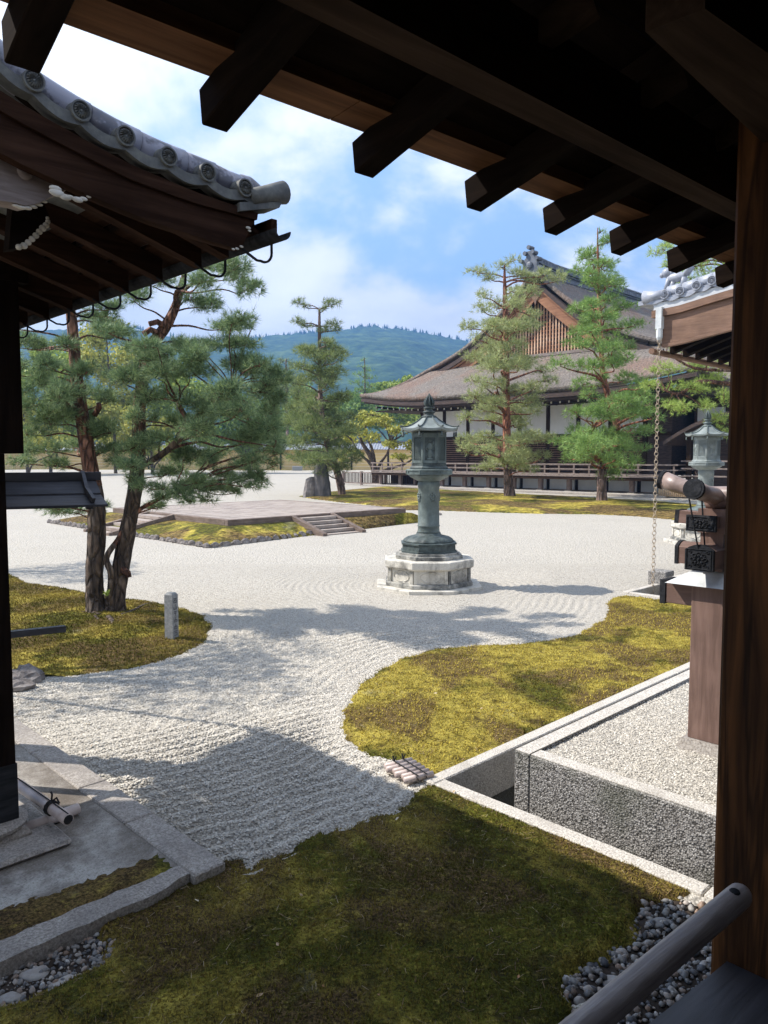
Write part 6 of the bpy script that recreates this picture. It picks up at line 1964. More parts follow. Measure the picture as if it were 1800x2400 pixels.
# entrance annex at the right end
ax = thing('entrance_porch', 'dark porch with a low curved roof at the right end of the hall', 'porch', (HB.x, HB.y, 0), GA)
y0a, y1a = YR - .6, YR - 8
mb = MB(); mb.box(1.5, 9, y1a, y0a, .1, 4.2); mb.build('porch_wall', 'bark_edge', ax)
mb = MB()
for k in range(12):
    t0, t1 = k/12, (k+1)/12
    zf = lambda t: 3.05 + 1.6*(1-(2*t-1)**2)**1.0
    ya, yb = y0a + .9 + (y1a - y0a - 1.8)*t0, y0a + .9 + (y1a - y0a - 1.8)*t1
    mb.hexa([(-.6,yb,zf(t1)-.2),(9,yb,zf(t1)-.2),(9,ya,zf(t0)-.2),(-.6,ya,zf(t0)-.2)], [(-.6,yb,zf(t1)),(9,yb,zf(t1)),(9,ya,zf(t0)),(-.6,ya,zf(t0))])
mb.build('porch_roof', 'bark_edge', ax)
for y in (y0a - .3, (y0a+y1a)/2, y1a + .3):
    mb = MB(); mb.box(-.1, .12, y-.12, y+.12, .1, 3.2); mb.build('porch_post', 'smoked_wood_z', ax)
for z in (1.2, 1.6, 2.0):
    mb = MB(); mb.box(-.3, -.2, y1a, y0a, z-.04, z+.04); mb.build('porch_rail', 'grey_wood_y', ax)
mb = MB(); mb.box(4.5, 12, y1a-3, y0a+1.4, .1, 6.0); mb.build('side_wing', 'bark_edge', ax)
mb = MB(); y = y0a + 1.3
while y > y1a - 2:
    mb.box(4.40, 4.49, y-1.7, y-.12, 3.35, 5.1); y -= 1.95
mb.build('plaster_panels', 'plaster', ax, kind='stuff')
mb = MB(); mb.hexa([(3.2,y1a-4,5.7),(14,y1a-4,13.0),(14,y0a+2.2,13.0),(3.2,y0a+2.2,5.7)], [(3.2,y1a-4,6.1),(14,y1a-4,13.5),(14,y0a+2.2,13.5),(3.2,y0a+2.2,6.1)]); mb.build('wing_roof', 'bark_roof', ax)
# split bamboo screen by the porch
bs = thing('bamboo_screen', 'pale bamboo screen leaning below the veranda at the right end of the hall', 'screen', (HB.x, HB.y, 0), GA)
y_s = hy(1545, 1150, -.6).y
for k in range(16):
    mb = MB(); y = y_s - k*.115; mb.tube([(-.6, y, .08), (-.58, y, .82)], .05, 6); mb.build('bamboo_slat', 'bamboo_light', bs, True)

# ------------------------------------------------------------------ moss strip in front of the hall
STRIP = np.array([tuple(g(x, y))[:2] for x, y in [(700,1164),(735,1157),(812,1149),(900,1141),(1211,1158),(1545,1176),(1700,1190),(1900,1215),(1750,1232),(1580,1219),(1500,1211),(1400,1206),(1250,1204),(1140,1201),(1033,1197),(900,1195),(893,1187),(800,1178),(735,1170)]])
def strip_z(P, d): return .30 * (1 - np.exp(-d/2.2)) * .6 + .05*fbm(P[:,0]*.5, P[:,1]*.5, 4)*np.clip(d,0,1)
moss_patch('moss_strip', STRIP, .22, 'moss_far', strip_z, (-8, 22, 24, 60), 'moss')

# ------------------------------------------------------------------ rock slabs and small things near the second pine
rb = g(712, 1166)
rock = thing('standing_rock', 'tall dark split rock standing beside the leaning pine trunk', 'rock', (rb.x, rb.y, 0), 0)
k_ = rb.y / FPX
mb = MB(); mb.hexa([(-.1,-.3,-.2),(.75,-.3,-.2),(.78,.45,-.2),(-.1,.4,-.2)], [(-.02,-.12,1.2),(.62,-.15,1.0),(.60,.25,1.0),(-.02,.2,1.2)])
slab_me = None
def slab_rock(name, base, h, tops, seed):
    mb = MB(); r2 = random.Random(seed); n = 9; lv = 9; vs = []
    for i in range(lv+1):
        t = i/lv
        for j in range(n):
            a = 2*math.pi*j/n; wx, wy, cx_, top = base
            s_ = (1 - .35*t**1.6) * (1 + r2.uniform(-.06,.06))
            zz_ = -.15 + (h + .15)*t
            if i == lv: zz_ = h*(.92 + .08*math.cos(a + 1.2)); s_ *= .8
            vs.append((cx_ + wx*s_*math.cos(a) + top*t, wy*s_*math.sin(a), zz_))
    mb.add(vs, [(i*n+j, i*n+(j+1) % n, (i+1)*n+(j+1) % n, (i+1)*n+j) for i in range(lv) for j in range(n)] + [tuple(lv*n+j for j in range(n))])
    mb.build(name, 'slab_rock', rock)
slab_rock('tall_slab', (.50,.38,1.05,-.12), 1.95, 0, 3)
slab_rock('low_slab', (.42,.32,.32,.10), 1.15, 0, 5)
sb = g(697, 1103)
o = MB(); o.box(-.8,.8,-.6,.6,0,.75); o.build('stone_planter', 'sign_stone', bevel=.05, label='small pale square stone in front of the yellow boundary wall', cat='stone').location = (sb.x, sb.y, 0)

# ------------------------------------------------------------------ yellow boundary wall
WB = g(740, 1101)
wall = thing('boundary_wall', 'yellow plastered boundary wall with five pale lines, dark posts and a grey tiled coping', 'wall', (WB.x, WB.y, 0), math.atan2(-.25, 1) )
wL, wR, wH = -75, 45, 3.6
mb = MB(); mb.box(wL, wR, 0, .8, -.3, wH); mb.build('plaster_face', 'yellow_wall', wall)
for k in range(5):
    mb = MB(); z = .6 + k*.55; mb.box(wL, wR, -.012, -.004, z, z+.06); mb.build('white_line', 'wall_line', wall)
x = wL
wi = inv_of(wall)
s_px = (wi @ at(740, 1080, WB.y)).x; sp_ = (wi @ onplane(824, 1090, WB, Vector((1,-.25,0)))).x - s_px
x = s_px - 14*sp_
while x < wR:
    mb = MB(); mb.box(x-.16, x+.16, -.12, -.02, -.1, wH); mb.build('wall_post', 'smoked_wood_z', wall); x += sp_
mb = MB(); mb.hexa([(wL,-1.1,wH-.05),(wR,-1.1,wH-.05),(wR,1.9,wH-.05),(wL,1.9,wH-.05)], [(wL,.3,wH+1.15),(wR,.3,wH+1.15),(wR,.5,wH+1.15),(wL,.5,wH+1.15)]); mb.build('coping', 'tile_pale', wall)
mb = MB(); x = wL
while x < wR:
    mb.beam((x,-1.12,wH+.0),(x,.32,wH+1.18),.18,.10); x += .5
mb.build('coping_rolls', 'tile_pale', wall, kind='stuff')
mb = MB(); mb.box(wL, wR, .1, .7, wH+1.151, wH+1.45); mb.build('coping_ridge', 'ridge_tile', wall)
mb = MB(); mb.add([tuple(WB + Vector((math.cos(-.245)*a - math.sin(-.245)*b, math.sin(-.245)*a + math.cos(-.245)*b, .012))) for a, b in ((-75,-9),(-2,-7.5),(8,-3),(8,-.1),(-75,-.1))], [(0,1,2,3,4)]); mb.build('moss_verge', 'moss_far', kind='structure')
# ------------------------------------------------------------------ trees
K = 1.085
def needle_cloud(pads, L, w, per, dens, up=.55, seed=1):
    """pads: list of (centre Vector, rx, ry, rz). Returns arrays of thin needle blades gathered in tufts"""
    r_ = np.random.default_rng(seed); WW = []
    for c, rx, ry, rz in pads:
        n = max(6, int(dens * (rx * ry + rx * rz) / (L * L)))
        d = r_.normal(size=(n, 3)); d /= np.linalg.norm(d, axis=1, keepdims=True)
        rad = r_.random(n) ** .45
        # ragged pads: lobes
        lob = 1 + .28*np.sin(3*np.arctan2(d[:,1], d[:,0]) + c.x*9) + .15*np.sin(7*np.arctan2(d[:,1], d[:,0]) + c.z*5)
        p = d * rad[:, None] * np.array([rx, ry, rz]) * lob[:, None]
        p[:, 2] = p[:, 2] * .9 - .15*rz*(np.hypot(p[:,0]/rx, p[:,1]/ry)**2)
        nrm = d * np.array([1, 1, .6]) + np.array([0, 0, up]) + r_.normal(size=(n, 3)) * .35
        nrm /= np.linalg.norm(nrm, axis=1, keepdims=True)
        q = nrm[:, None, :] + r_.normal(size=(n, per, 3)) * .62
        q /= np.linalg.norm(q, axis=2, keepdims=True)
        ln = L * r_.uniform(.6, 1.1, (n, per, 1))
        base = (p + np.array(c))[:, None, :] + q * 0.06 * ln
        sd = np.cross(q, r_.normal(size=(n, per, 3))); sd /= np.linalg.norm(sd, axis=2, keepdims=True) + 1e-9
        WW.append(np.stack([base - sd * w, base + sd * w, base + q * ln], 2).reshape(-1, 3))
    W = np.concatenate(WW)
    return W, np.arange(len(W)).reshape(-1, 3)
def leaf_cloud(pads, s, dens, seed=1):
    r_ = np.random.default_rng(seed); WW = []
    for c, rx, ry, rz in pads:
        n = max(8, int(dens * (rx*ry + rx*rz + ry*rz) / (s*s)))
        d = r_.normal(size=(n, 3)); d /= np.linalg.norm(d, axis=1, keepdims=True)
        rad = r_.random(n) ** .4
        lob = 1 + .22*np.sin(3*np.arctan2(d[:,1], d[:,0]) + c.x) + .18*np.sin(5*d[:,2] + c.y)
        p = d * (rad * lob)[:, None] * np.array([rx, ry, rz]) + np.array(c)
        a = r_.normal(size=(n, 3)); a /= np.linalg.norm(a, axis=1, keepdims=True)
        b = np.cross(a, r_.normal(size=(n, 3))); b /= np.linalg.norm(b, axis=1, keepdims=True) + 1e-9
        k = s * r_.uniform(.6, 1.2, (n, 1))
        WW.append(np.stack([p - b*k*.5, p + a*k*.35, p + b*k*.6, p - a*k*.35], 1).reshape(-1, 3))
    W = np.concatenate(WW)
    return W, np.arange(len(W)).reshape(-1, 4)
def px_path(pts, D):
    out = []
    for x, y, dd in pts: out.append(at(x*K, y*K, D + dd))
    return out
def smooth_path(P, n=4):
    out = []
    for i in range(len(P) - 1):
        p0 = P[max(i-1, 0)]; p1 = P[i]; p2 = P[i+1]; p3 = P[min(i+2, len(P)-1)]
        for k in range(n):
            t = k/n
            out.append(.5*((2*p1) + (p2-p0)*t + (2*p0-5*p1+4*p2-p3)*t*t + (3*p1-p0-3*p2+p3)*t**3))
    out.append(P[-1]); return out
def branch_to(mb, trunk, radii, c, r1, rnd, droop=.15):
    """a branch from the trunk towards a pad"""
    best = min(range(len(trunk)), key=lambda i: (trunk[i]-c).length + .9*max(0, trunk[i].z - c.z + .1*(c-trunk[i]).length))
    a = trunk[best]; d = c - a; L = d.length
    if L < .05: return
    m1 = a + d*.33 + Vector((rnd.uniform(-.08,.08), rnd.uniform(-.08,.08), rnd.uniform(.0,.10)))*L
    m2 = a + d*.68 + Vector((rnd.uniform(-.08,.08), rnd.uniform(-.08,.08), rnd.uniform(-.03,.08)))*L
    r0 = min(radii[best]*.55, max(r1*2.2, L*.022))
    mb.tube(smooth_path([a, m1, m2, c], 3), [r0 + (r1-r0)*i/9 for i in range(10)], 6)
def pine(name, label, D, base, trunks, pads, mat, L, w, per, dens, twig=.006, bark_lo='pine_bark_low', bark_hi='pine_bark_red', split=.3, sub=1, seed=1, cat='pine tree', group=None, depth=.85, spread=1.0, tn=12, up=.55, bump=.05, dsp=1.0):
    rnd = random.Random(seed)
    root = thing(name, label, cat, (base.x, base.y, 0), 0, group)
    allt, allr = [], []
    for tr in trunks:
        P = smooth_path(px_path([(a,b,c) for a,b,c,_ in tr], D), 4)
        rr = []
        for i in range(len(tr)-1):
            for k in range(4): rr.append(tr[i][3] + (tr[i+1][3]-tr[i][3])*k/4)
        rr.append(tr[-1][3])
        rr = [q*K/FPX*D for q in rr]
        ns = max(2, int(len(P)*split))
        mb = MB(); mb.tube(P[:ns+1], rr[:ns+1], tn, True, bump); mb.build('trunk', bark_lo, root, True, True)
        mb = MB(); mb.tube(P[ns:], rr[ns:], tn, True, bump*.5); mb.build('upper_trunk', bark_hi, root, True, True)
        allt += P[2:]; allr += rr[2:]
    PP = []
    for pd in pads:
        mb = MB()
        x, y, rx, ry = pd[:4]; dd = pd[4] if len(pd) > 4 else rnd.uniform(-.8, .8)*depth*rx*K/FPX*D*1.1*dsp
        c = at(x*K, y*K, D + dd)
        k = K/FPX*(D + dd)
        branch_to(mb, allt, allr, c - Vector((0,0,ry*k*.5)), twig, rnd)
        for s_ in range(sub):
            o = Vector((rnd.uniform(-.55,.55)*rx*k, rnd.uniform(-.5,.5)*rx*k*depth, rnd.uniform(-.4,.4)*ry*k)) if sub > 1 else Vector((0,0,0))
            f = (1.0 if sub == 1 else .62)
            PP.append((c + o, rx*k*f*spread, rx*k*depth*f*spread, ry*k*(f if sub == 1 else .8)))
            if sub > 1:
                mb.tube([c - Vector((0,0,ry*k*.5)), c + o*.6 - Vector((0,0,ry*k*.3)), c + o], [twig, twig*.8, twig*.5], 5)
            for q in range(4):
                e = c + o + Vector((rnd.uniform(-1,1)*rx*k*f*.8, rnd.uniform(-1,1)*rx*k*f*.7, rnd.uniform(-.2,.5)*ry*k)); mb.tube([c + o - Vector((0,0,ry*k*.35)), (c+o).lerp(e,.5) - Vector((0,0,ry*k*.15)), e], [twig*.7, twig*.5, twig*.3], 4)
        mb.build('branch', bark_hi, root, True, True)
    W, F = needle_cloud(PP, L, w, per, dens, up, seed)
    place('crown', np_mesh(name + '_needles', W, F), mat, root, False, True)
    return root

# T1: the big twin-trunk pine at the left
base = g(250, 1450)
tA = [(214,1342,0,30),(209,1322,0,23),(205,1290,0,19.5),(204,1240,0,18.5),(208,1160,0,19),(208,1090,0,18),(195,1010,0,17),(182,930,.05,15),(170,850,.05,13.5),(162,780,.1,12.5),(156,700,.1,11),(148,640,.1,9.5),(143,590,.1,8)]
tB = [(245,1342,.05,30),(248,1320,.05,24),(251,1285,.05,20.5),(262,1220,.1,18.5),(275,1150,.1,17.5),(288,1080,.1,16),(298,1000,.15,15),(300,930,.15,14.5),(302,870,.15,13.5),(312,800,.2,13),(330,745,.2,12.5),(358,705,.2,12),(378,665,.2,9.5),(392,620,.2,7.5),(402,575,.2,5)]
tC = [(236,1295,-.05,7),(240,1240,-.08,7),(230,1205,-.10,6.5),(255,1165,0,5.5),(290,1110,.1,5),(340,1080,.1,4),(380,1062,.1,3)]
tD = [(300,1010,-.1,6),(345,985,-.15,7),(380,955,-.2,7),(395,925,-.2,7),(440,890,-.2,6),(470,865,-.2,4.5),(500,840,-.2,3)]
tE = [(395,925,-.2,5.5),(402,905,-.2,5),(392,885,-.2,5.5),(386,870,-.2,5)]
pads1 = [(480,572,62,28),(430,602,50,22),(515,625,48,22),(455,655,50,22),(500,690,52,22),(470,705,50,15),(330,608,50,20),(290,640,48,22),(232,606,50,20),(415,560,34,18),(350,600,30,14),
 (270,615,40,16),(250,660,45,14),(130,655,40,14),(215,690,50,18),(240,722,60,22),(340,742,60,18),(300,765,60,25),(395,745,55,20),(440,760,55,22),(505,742,55,20),(560,790,50,25),(590,812,40,25),(520,790,60,30),(410,800,60,24),
 (335,800,70,28),(265,810,60,24),(110,785,50,20),(85,820,45,22),(130,845,50,26),(175,830,40,18),(60,850,30,22),(115,880,50,22),(215,850,40,18),(470,835,60,28),(545,850,55,32),(590,880,36,30),(440,870,55,25),
 (330,850,50,25),(300,895,30,20),(500,890,55,30),(560,910,40,30),(450,925,60,28),(520,945,52,30),(585,950,30,28),(390,905,50,22),(240,925,50,22),(345,945,45,22),(280,960,42,22),(235,965,36,18),(395,985,50,22),(465,985,50,22),
 (540,990,42,22),(575,975,28,18),(300,1000,45,22),(350,1020,50,20),(420,1035,42,18),(485,1025,40,18),(540,1025,36,16),(330,1050,40,15),(385,1068,40,14),(290,1040,30,16),(95,965,45,18),(60,995,34,16),(120,1000,40,12),
 (110,1095,36,10),(160,1105,42,12),(205,1095,30,10),(340,1095,34,10),(60,930,30,18),(155,960,32,16),(410,1080,22,9),(255,1000,30,14)]
pads1 += [(430,1058,46,15,0),(475,1050,44,16,.3),(525,1044,42,16,-.3),(562,1035,32,15,0),(395,1048,40,15,.2),(350,1072,36,12,0),(450,1078,26,8,0),(500,1062,30,10,.2),(590,1000,24,16,0),(600,960,26,20,0),(595,915,26,20,0),(605,850,24,22,0)]
pads1 += [(30,700,30,20),(40,740,34,22),(75,745,40,22),(45,800,34,24),(95,900,50,26),(140,900,44,26),(190,790,44,26),(190,900,36,22),(150,745,36,18),(60,870,36,22),(420,640,26,14),(545,700,24,14),(500,595,40,18),(455,575,40,18)]
pads1 += [(rx_ + random.uniform(-25,25), ry_ + random.uniform(-18,18), a*.7, b*.7) for rx_, ry_, a, b in pads1[14:54]]
tw = pine('twin_pine', 'big pine with two leaning trunks on the left moss island', 10.35, base, [tA, tB, tC, tD, tE], pads1, 'needles_blue', .115, .0030, 13, 17, .006, split=.45, sub=2, seed=3, depth=.9, tn=16, bump=.07, cat='pine tree', dsp=4.0)
# sawn stubs, knots, roots
mb = MB()
for pth, r0, r1 in (((px_path([(356,706,.15),(340,695,.1),(322,700,.05)], 10.35)), .05, .035), ((px_path([(345,722,.15),(325,712,.1),(310,722,.05)], 10.35)), .05, .04), ((px_path([(180,838,0),(168,828,-.1)], 10.35)), .05, .04), ((px_path([(265,1230,0),(277,1238,-.05),(279,1247,-.05)], 10.35)), .05, .035), ((px_path([(205,895,0),(215,880,-.1),(212,870,-.12)], 10.35)), .04, .03)):
    mb = MB(); mb.tube(pth, [r0 + (r1-r0)*i/(len(pth)-1) for i in range(len(pth))], 9, True, .08); mb.build('sawn_stub', 'pine_bark_red', tw, True, True)
rt = MB()
for pts, r0 in (([(215,1330),(190,1322),(165,1330),(150,1334)], .035), ([(235,1335),(243,1345),(237,1355),(228,1362)], .045), ([(262,1330),(290,1318),(312,1306),(330,1303)], .03), ([(205,1332),(212,1340),(200,1345)], .03), ([(250,1336),(275,1340),(300,1350)], .025)):
    P = [g(x*K, y*K, .07 if i < 2 else .045) for i, (x, y) in enumerate(pts)]
    rt.tube(smooth_path(P, 3), [r0*(1-.6*i/(len(P)*3-3)) for i in range(len(P)*3-2)], 7, True, .1)
rt.build('root', 'pine_bark_low', tw, True, True)
mb = MB(); fp = at(232*K, 1288*K, 10.1)
for i in range(16):
    a = random.uniform(0, 6.28); l = random.uniform(.06,.13); e = fp + Vector((math.cos(a)*l*.6, -.05, random.uniform(.02,.11)))
    mb.add([fp + Vector((-.006,0,0)), fp + Vector((.006,0,0)), fp.lerp(e,.6) + Vector((.006,0,.02)), e, fp.lerp(e,.6) + Vector((-.006,0,.02))], [(0,1,2,3,4)])
fern = mb.mesh('fern'); o = place('fern', fern, 'needles_bright', None, label='small bright green fern growing between the twin pine trunks', cat='fern')

# whorled pines on the far strip: levels (y, left half width, right half width)
def whorl(levels, tx, rnd, thick=.30, front=True):
    pads = []
    for y, l, r in levels:
        x0 = tx(y); l *= rnd.uniform(.82,1.15); r *= rnd.uniform(.82,1.15)
        for wd, sg in ((l, -1), (r, 1)):
            if wd < 8: continue
            nn = max(1, int(round(wd/34)))
            for k in range(nn):
                f = (k + .62)/nn
                rx = min(28, wd*.62/nn + 6)*(1.1 - .25*f)
                pads.append((x0 + sg*wd*f*rnd.uniform(.72,.98), y + rnd.uniform(-15,15) + 10*(f - .4)*rnd.uniform(-1.8,.8), rx*rnd.uniform(.75,1.15), rx*rnd.uniform(.36,.62), rnd.uniform(-.035,.035)*wd))
            if front and wd > 25 and rnd.random() < .6:
                pads.append((x0 + sg*wd*.25, y + rnd.uniform(-4,8), wd*.32, wd*.14, -.03*wd)); pads.append((x0 + sg*wd*.3, y + rnd.uniform(-8,4), wd*.32, wd*.14, .03*wd))
    return pads
rnd = random.Random(5)
# T2 leaning pine beside the standing rock
tx2 = lambda y: np.interp(y, [640, 780, 900, 990, 1060], [692, 690, 696, 714, 738])
b2 = g(738*K, 1073*K)
D2 = b2.y
pads2 = [(643,652,12,9,0),(660,661,10,6,0),(712,655,14,8,0),(728,652,10,7,0),(700,668,10,5,0),(640,693,13,7,0),(660,702,14,7,0),(720,700,16,9,0),(728,712,10,5,0),(700,712,16,6,0)]
pads2 += whorl([(742,45,42),(768,50,50),(795,62,66),(820,70,50),(845,88,62),(870,95,70),(893,100,74),(918,105,76),(940,100,72),(962,95,76),(984,90,78),(1003,45,30)], tx2, rnd)
pine('leaning_pine', 'slender pine with bare whorled top and leaning trunk beside the standing rock', D2, b2, [[(740,1075,0,9),(733,1035,0,8),(722,1000,0,7.5),(708,965,0,6),(698,920,0,6),(692,850,0,5),(691,780,0,4.2),(690,720,0,3.5),(690,668,0,2.2)]], pads2, 'needles_olive', .34, .010, 9, 22, .02, 'pine_bark_far', 'pine_bark_far', .3, 1, 11, depth=.9, tn=8)
# T3 straight orange pine in front of the gable
b3 = g(1102*K, 1078*K)
tx3 = lambda y: np.interp(y, [560, 700, 900, 1075], [1090, 1094, 1094, 1102])
pads3 = [(1030,585,22,9,0),(1060,600,20,8,0),(1120,590,26,12,0),(1150,600,24,10,0),(1175,592,20,12,0),(1205,600,24,14,0),(1085,575,18,9,0),(1110,560,14,8,0)]
pads3 += whorl([(628,70,80),(665,85,95),(705,92,100),(745,95,110),(790,105,110),(830,118,105),(870,105,90),(905,112,98),(945,108,95),(980,110,80),(1005,60,70)], tx3, rnd)
pads3 = [p for p in pads3 if random.random() > .10]
pine('straight_pine', 'straight pine with an orange trunk standing in front of the left side of the gable', b3.y, b3, [[(1102,1080,0,15),(1099,1050,0,11),(1096,1000,0,9),(1094,900,0,8.5),(1093,800,0,7.5),(1093,720,0,6.5),(1091,650,0,5),(1090,600,0,3),(1090,572,0,1.5)]], pads3, 'needles_pale', .32, .0105, 9, 15, .02, 'pine_bark_far', 'pine_bark_orange', .25, 1, 12, depth=.9, tn=10)
# T4 pine with the crooked trunk
b4 = g(1300*K, 1090*K)
tx4 = lambda y: np.interp(y, [480, 600, 720, 800, 860, 900, 950, 1000, 1090], [1291, 1292, 1298, 1304, 1322, 1330, 1315, 1300, 1300])
pads4 = [(1285,492,8,5,0),(1298,500,9,5,0),(1280,515,10,5,0),(1305,520,11,6,0)]
pads4 += whorl([(535,34,34),(562,50,50),(590,58,55),(618,30,68),(650,66,60),(680,85,75),(712,92,86),(745,88,96),(785,110,92),(822,80,100),(862,70,118),(892,100,100),(925,130,95),(960,150,110),(990,160,100),(1010,60,70)], tx4, rnd)
pads4 = [p for p in pads4 if random.random() > .12]
pine('crooked_pine', 'tall pine with a crooked orange trunk in front of the right side of the gable', b4.y, b4, [[(1300,1092,0,13),(1300,1060,0,10.5),(1301,1000,0,9),(1306,975,0,8.5),(1322,955,0,8),(1332,925,0,8.5),(1328,895,0,8),(1315,860,0,7),(1303,810,0,6),(1299,760,0,5.5),(1296,700,0,5),(1294,640,0,4.2),(1292,580,0,3),(1291,520,0,1.6),(1291,492,0,.8)],
   [(1303,985,0,5),(1285,965,0,5.5),(1275,945,0,5),(1283,925,0,4.5),(1305,905,0,3)]], pads4, 'needles_green', .30, .0105, 9, 15, .018, 'pine_bark_far', 'pine_bark_orange', .22, 1, 13, depth=.9, tn=10)
# T5 pine at the right edge, trunk hidden by the pillar
b5 = Vector(((1690*K-900)/FPX*27, 27, 0))
pads5 = [(1430,540,30,14),(1475,560,40,14),(1520,575,45,20),(1455,600,26,12),(1500,610,50,20),(1545,590,40,20),(1440,530,20,9),(1560,560,30,14),(1450,575,20,8),(1560,630,30,14),
  (1440,720,30,14),(1480,745,40,18),(1530,730,40,20),(1560,770,34,24),(1500,790,40,16),(1450,790,36,18),(1545,820,40,22),(1420,830,34,12),(1470,835,40,14),(1565,860,30,24),(1520,870,34,16),(1480,880,34,12),(1550,905,34,18),(1575,930,24,18),(1440,870,34,14),(1420,800,22,12),(1510,840,36,14)]
pine('edge_pine', 'bright green pine behind the tiled pavilion corner, its trunk out of view at the right', 27, b5, [[(1700,1160,0,18),(1690,1000,0,15),(1670,880,0,13),(1640,780,0,10),(1620,680,0,8),(1590,600,0,5),(1570,560,0,3)], [(1640,840,0,7),(1580,830,0,5),(1510,825,0,4.5),(1470,850,0,3.5),(1440,845,0,2.5)], [(1600,800,0,4),(1500,795,0,3),(1440,760,0,2)]], pads5, 'needles_bright', .20, .0065, 9, 9, .012, 'pine_bark_far', 'pine_bark_red', .2, 2, 14, depth=.9, tn=8)

# two pines beyond the frame at the left: only their shadows reach the gravel
for k_, (bx_, by_, pd_) in enumerate((((-6.6), 7.9, [(-5.4,7.7,4.0,1.0),(-6.2,8.3,4.6,1.0),(-5.0,8.6,3.6,.9),(-6.6,7.2,3.4,.9),(-5.6,9.2,4.4,.8),(-4.9,7.9,3.0,.6)]), ((-10.2), 15.0, [(-9.2,14.6,3.8,1.1),(-10.4,15.6,4.6,1.2),(-9.0,15.8,3.4,1.0),(-8.2,14.2,3.0,.8),(-11.0,14.6,3.6,1.0)]))):
    rt_ = thing('side_pine', ('pine standing behind the gate roof, out of view, that shades the raked gravel', 'pine beyond the left edge that shades the gravel past the moss island')[k_], 'pine tree', (bx_, by_, 0))
    mb = MB(); mb.tube(smooth_path([Vector((bx_,by_,-.1)), Vector((bx_+.1,by_+.1,1.5)), Vector((bx_+.3,by_-.1,3.0)), Vector((bx_+.4,by_,4.4))], 3), [.16-.012*i for i in range(10)], 10); mb.build('trunk', 'pine_bark_low', rt_, True, True)
    mb = MB(); PP = []
    for (x,y,z,r) in pd_:
        mb.tube([Vector((bx_+.2,by_,z-.8)), Vector(((bx_+x)/2,(by_+y)/2,z-.3)), Vector((x,y,z))], [.05,.04,.02], 6)
        for q in range(6):
            a = q*1.05 + x; PP.append((Vector((x + r*.6*math.cos(a), y + r*.6*math.sin(a), z + random.uniform(-.2,.2))), r*.42, r*.42, .16))
    mb.build('branches', 'pine_bark_red', rt_, True, True)
    W, F = needle_cloud(PP, .13, .004, 8, 6, .5, 60+k_); place('crown', np_mesh('side_pine_needles', W, F), 'needles_blue', rt_, False, True)
# broadleaf trees
def broad(name, label, D, base_px, h_px, pads, mat, s, dens, seed=1, cat='tree', group=None, trunk_px=6, stems=3, bark_='pine_bark_low'):
    rnd = random.Random(seed)
    b = at(base_px[0]*K, base_px[1]*K, D); b.z = 0
    root = thing(name, label, cat, (b.x, b.y, 0), 0, group)
    mb = MB(); k = K/FPX*D
    tops = []
    for i in range(stems):
        p = pads[(i*7) % len(pads)]; c = at(p[0]*K, p[1]*K, D)
        m1 = b.lerp(c, .35) + Vector((0, 0, .05*(c-b).length)) ; m1.x = b.x + (c.x-b.x)*.18
        m2 = b.lerp(c, .7); r0 = trunk_px*k*(1 if i == 0 else .6)
        mb.tube(smooth_path([Vector((b.x, b.y, -.2)), m1, m2, c], 3), [r0*(1-.085*q) for q in range(10)], 8); tops += [m1, m2, c]
    for p in pads:
        c = at(p[0]*K, p[1]*K, D); a = min(tops, key=lambda t: (t-c).length)
        mb.tube([a, a.lerp(c,.5) + Vector((0,0,.03*(c-a).length)), c], [trunk_px*k*.32, trunk_px*k*.2, trunk_px*k*.1], 5)
    mb.build('trunk', bark_, root, True, True)
    PP = []
    for p in pads:
        x, y, rx, ry = p[:4]; dd = rnd.uniform(-1, 1)*rx*k*1.1; c = at(x*K, y*K, D + dd)
        for q in range(3):
            o = Vector((rnd.uniform(-.5,.5)*rx*k, rnd.uniform(-.5,.5)*rx*k, rnd.uniform(-.45,.45)*ry*k)); PP.append((c + o, rx*k*.6, rx*k*.6, ry*k*.62))
    W, F = leaf_cloud(PP, s, dens, seed)
    place('crown', np_mesh(name + '_leaves', W, F), mat, root, False, True)
    return root
broad('garden_tree', 'spreading yellow green garden tree with dark limbs beside the veranda corner', 64, (812,1018), 130,
      [(770,920,26,16),(800,905,28,16),(830,915,30,18),(860,925,26,16),(890,930,22,18),(760,950,30,16),(800,945,30,18),(845,955,30,16),(880,965,26,16),(765,978,28,12),(745,990,20,10),(860,985,26,12),(900,985,20,14),(820,900,30,12),(785,895,20,10),(740,935,18,12)], 'leaf_yellow', .24, 6.5, 21, trunk_px=8, stems=5)
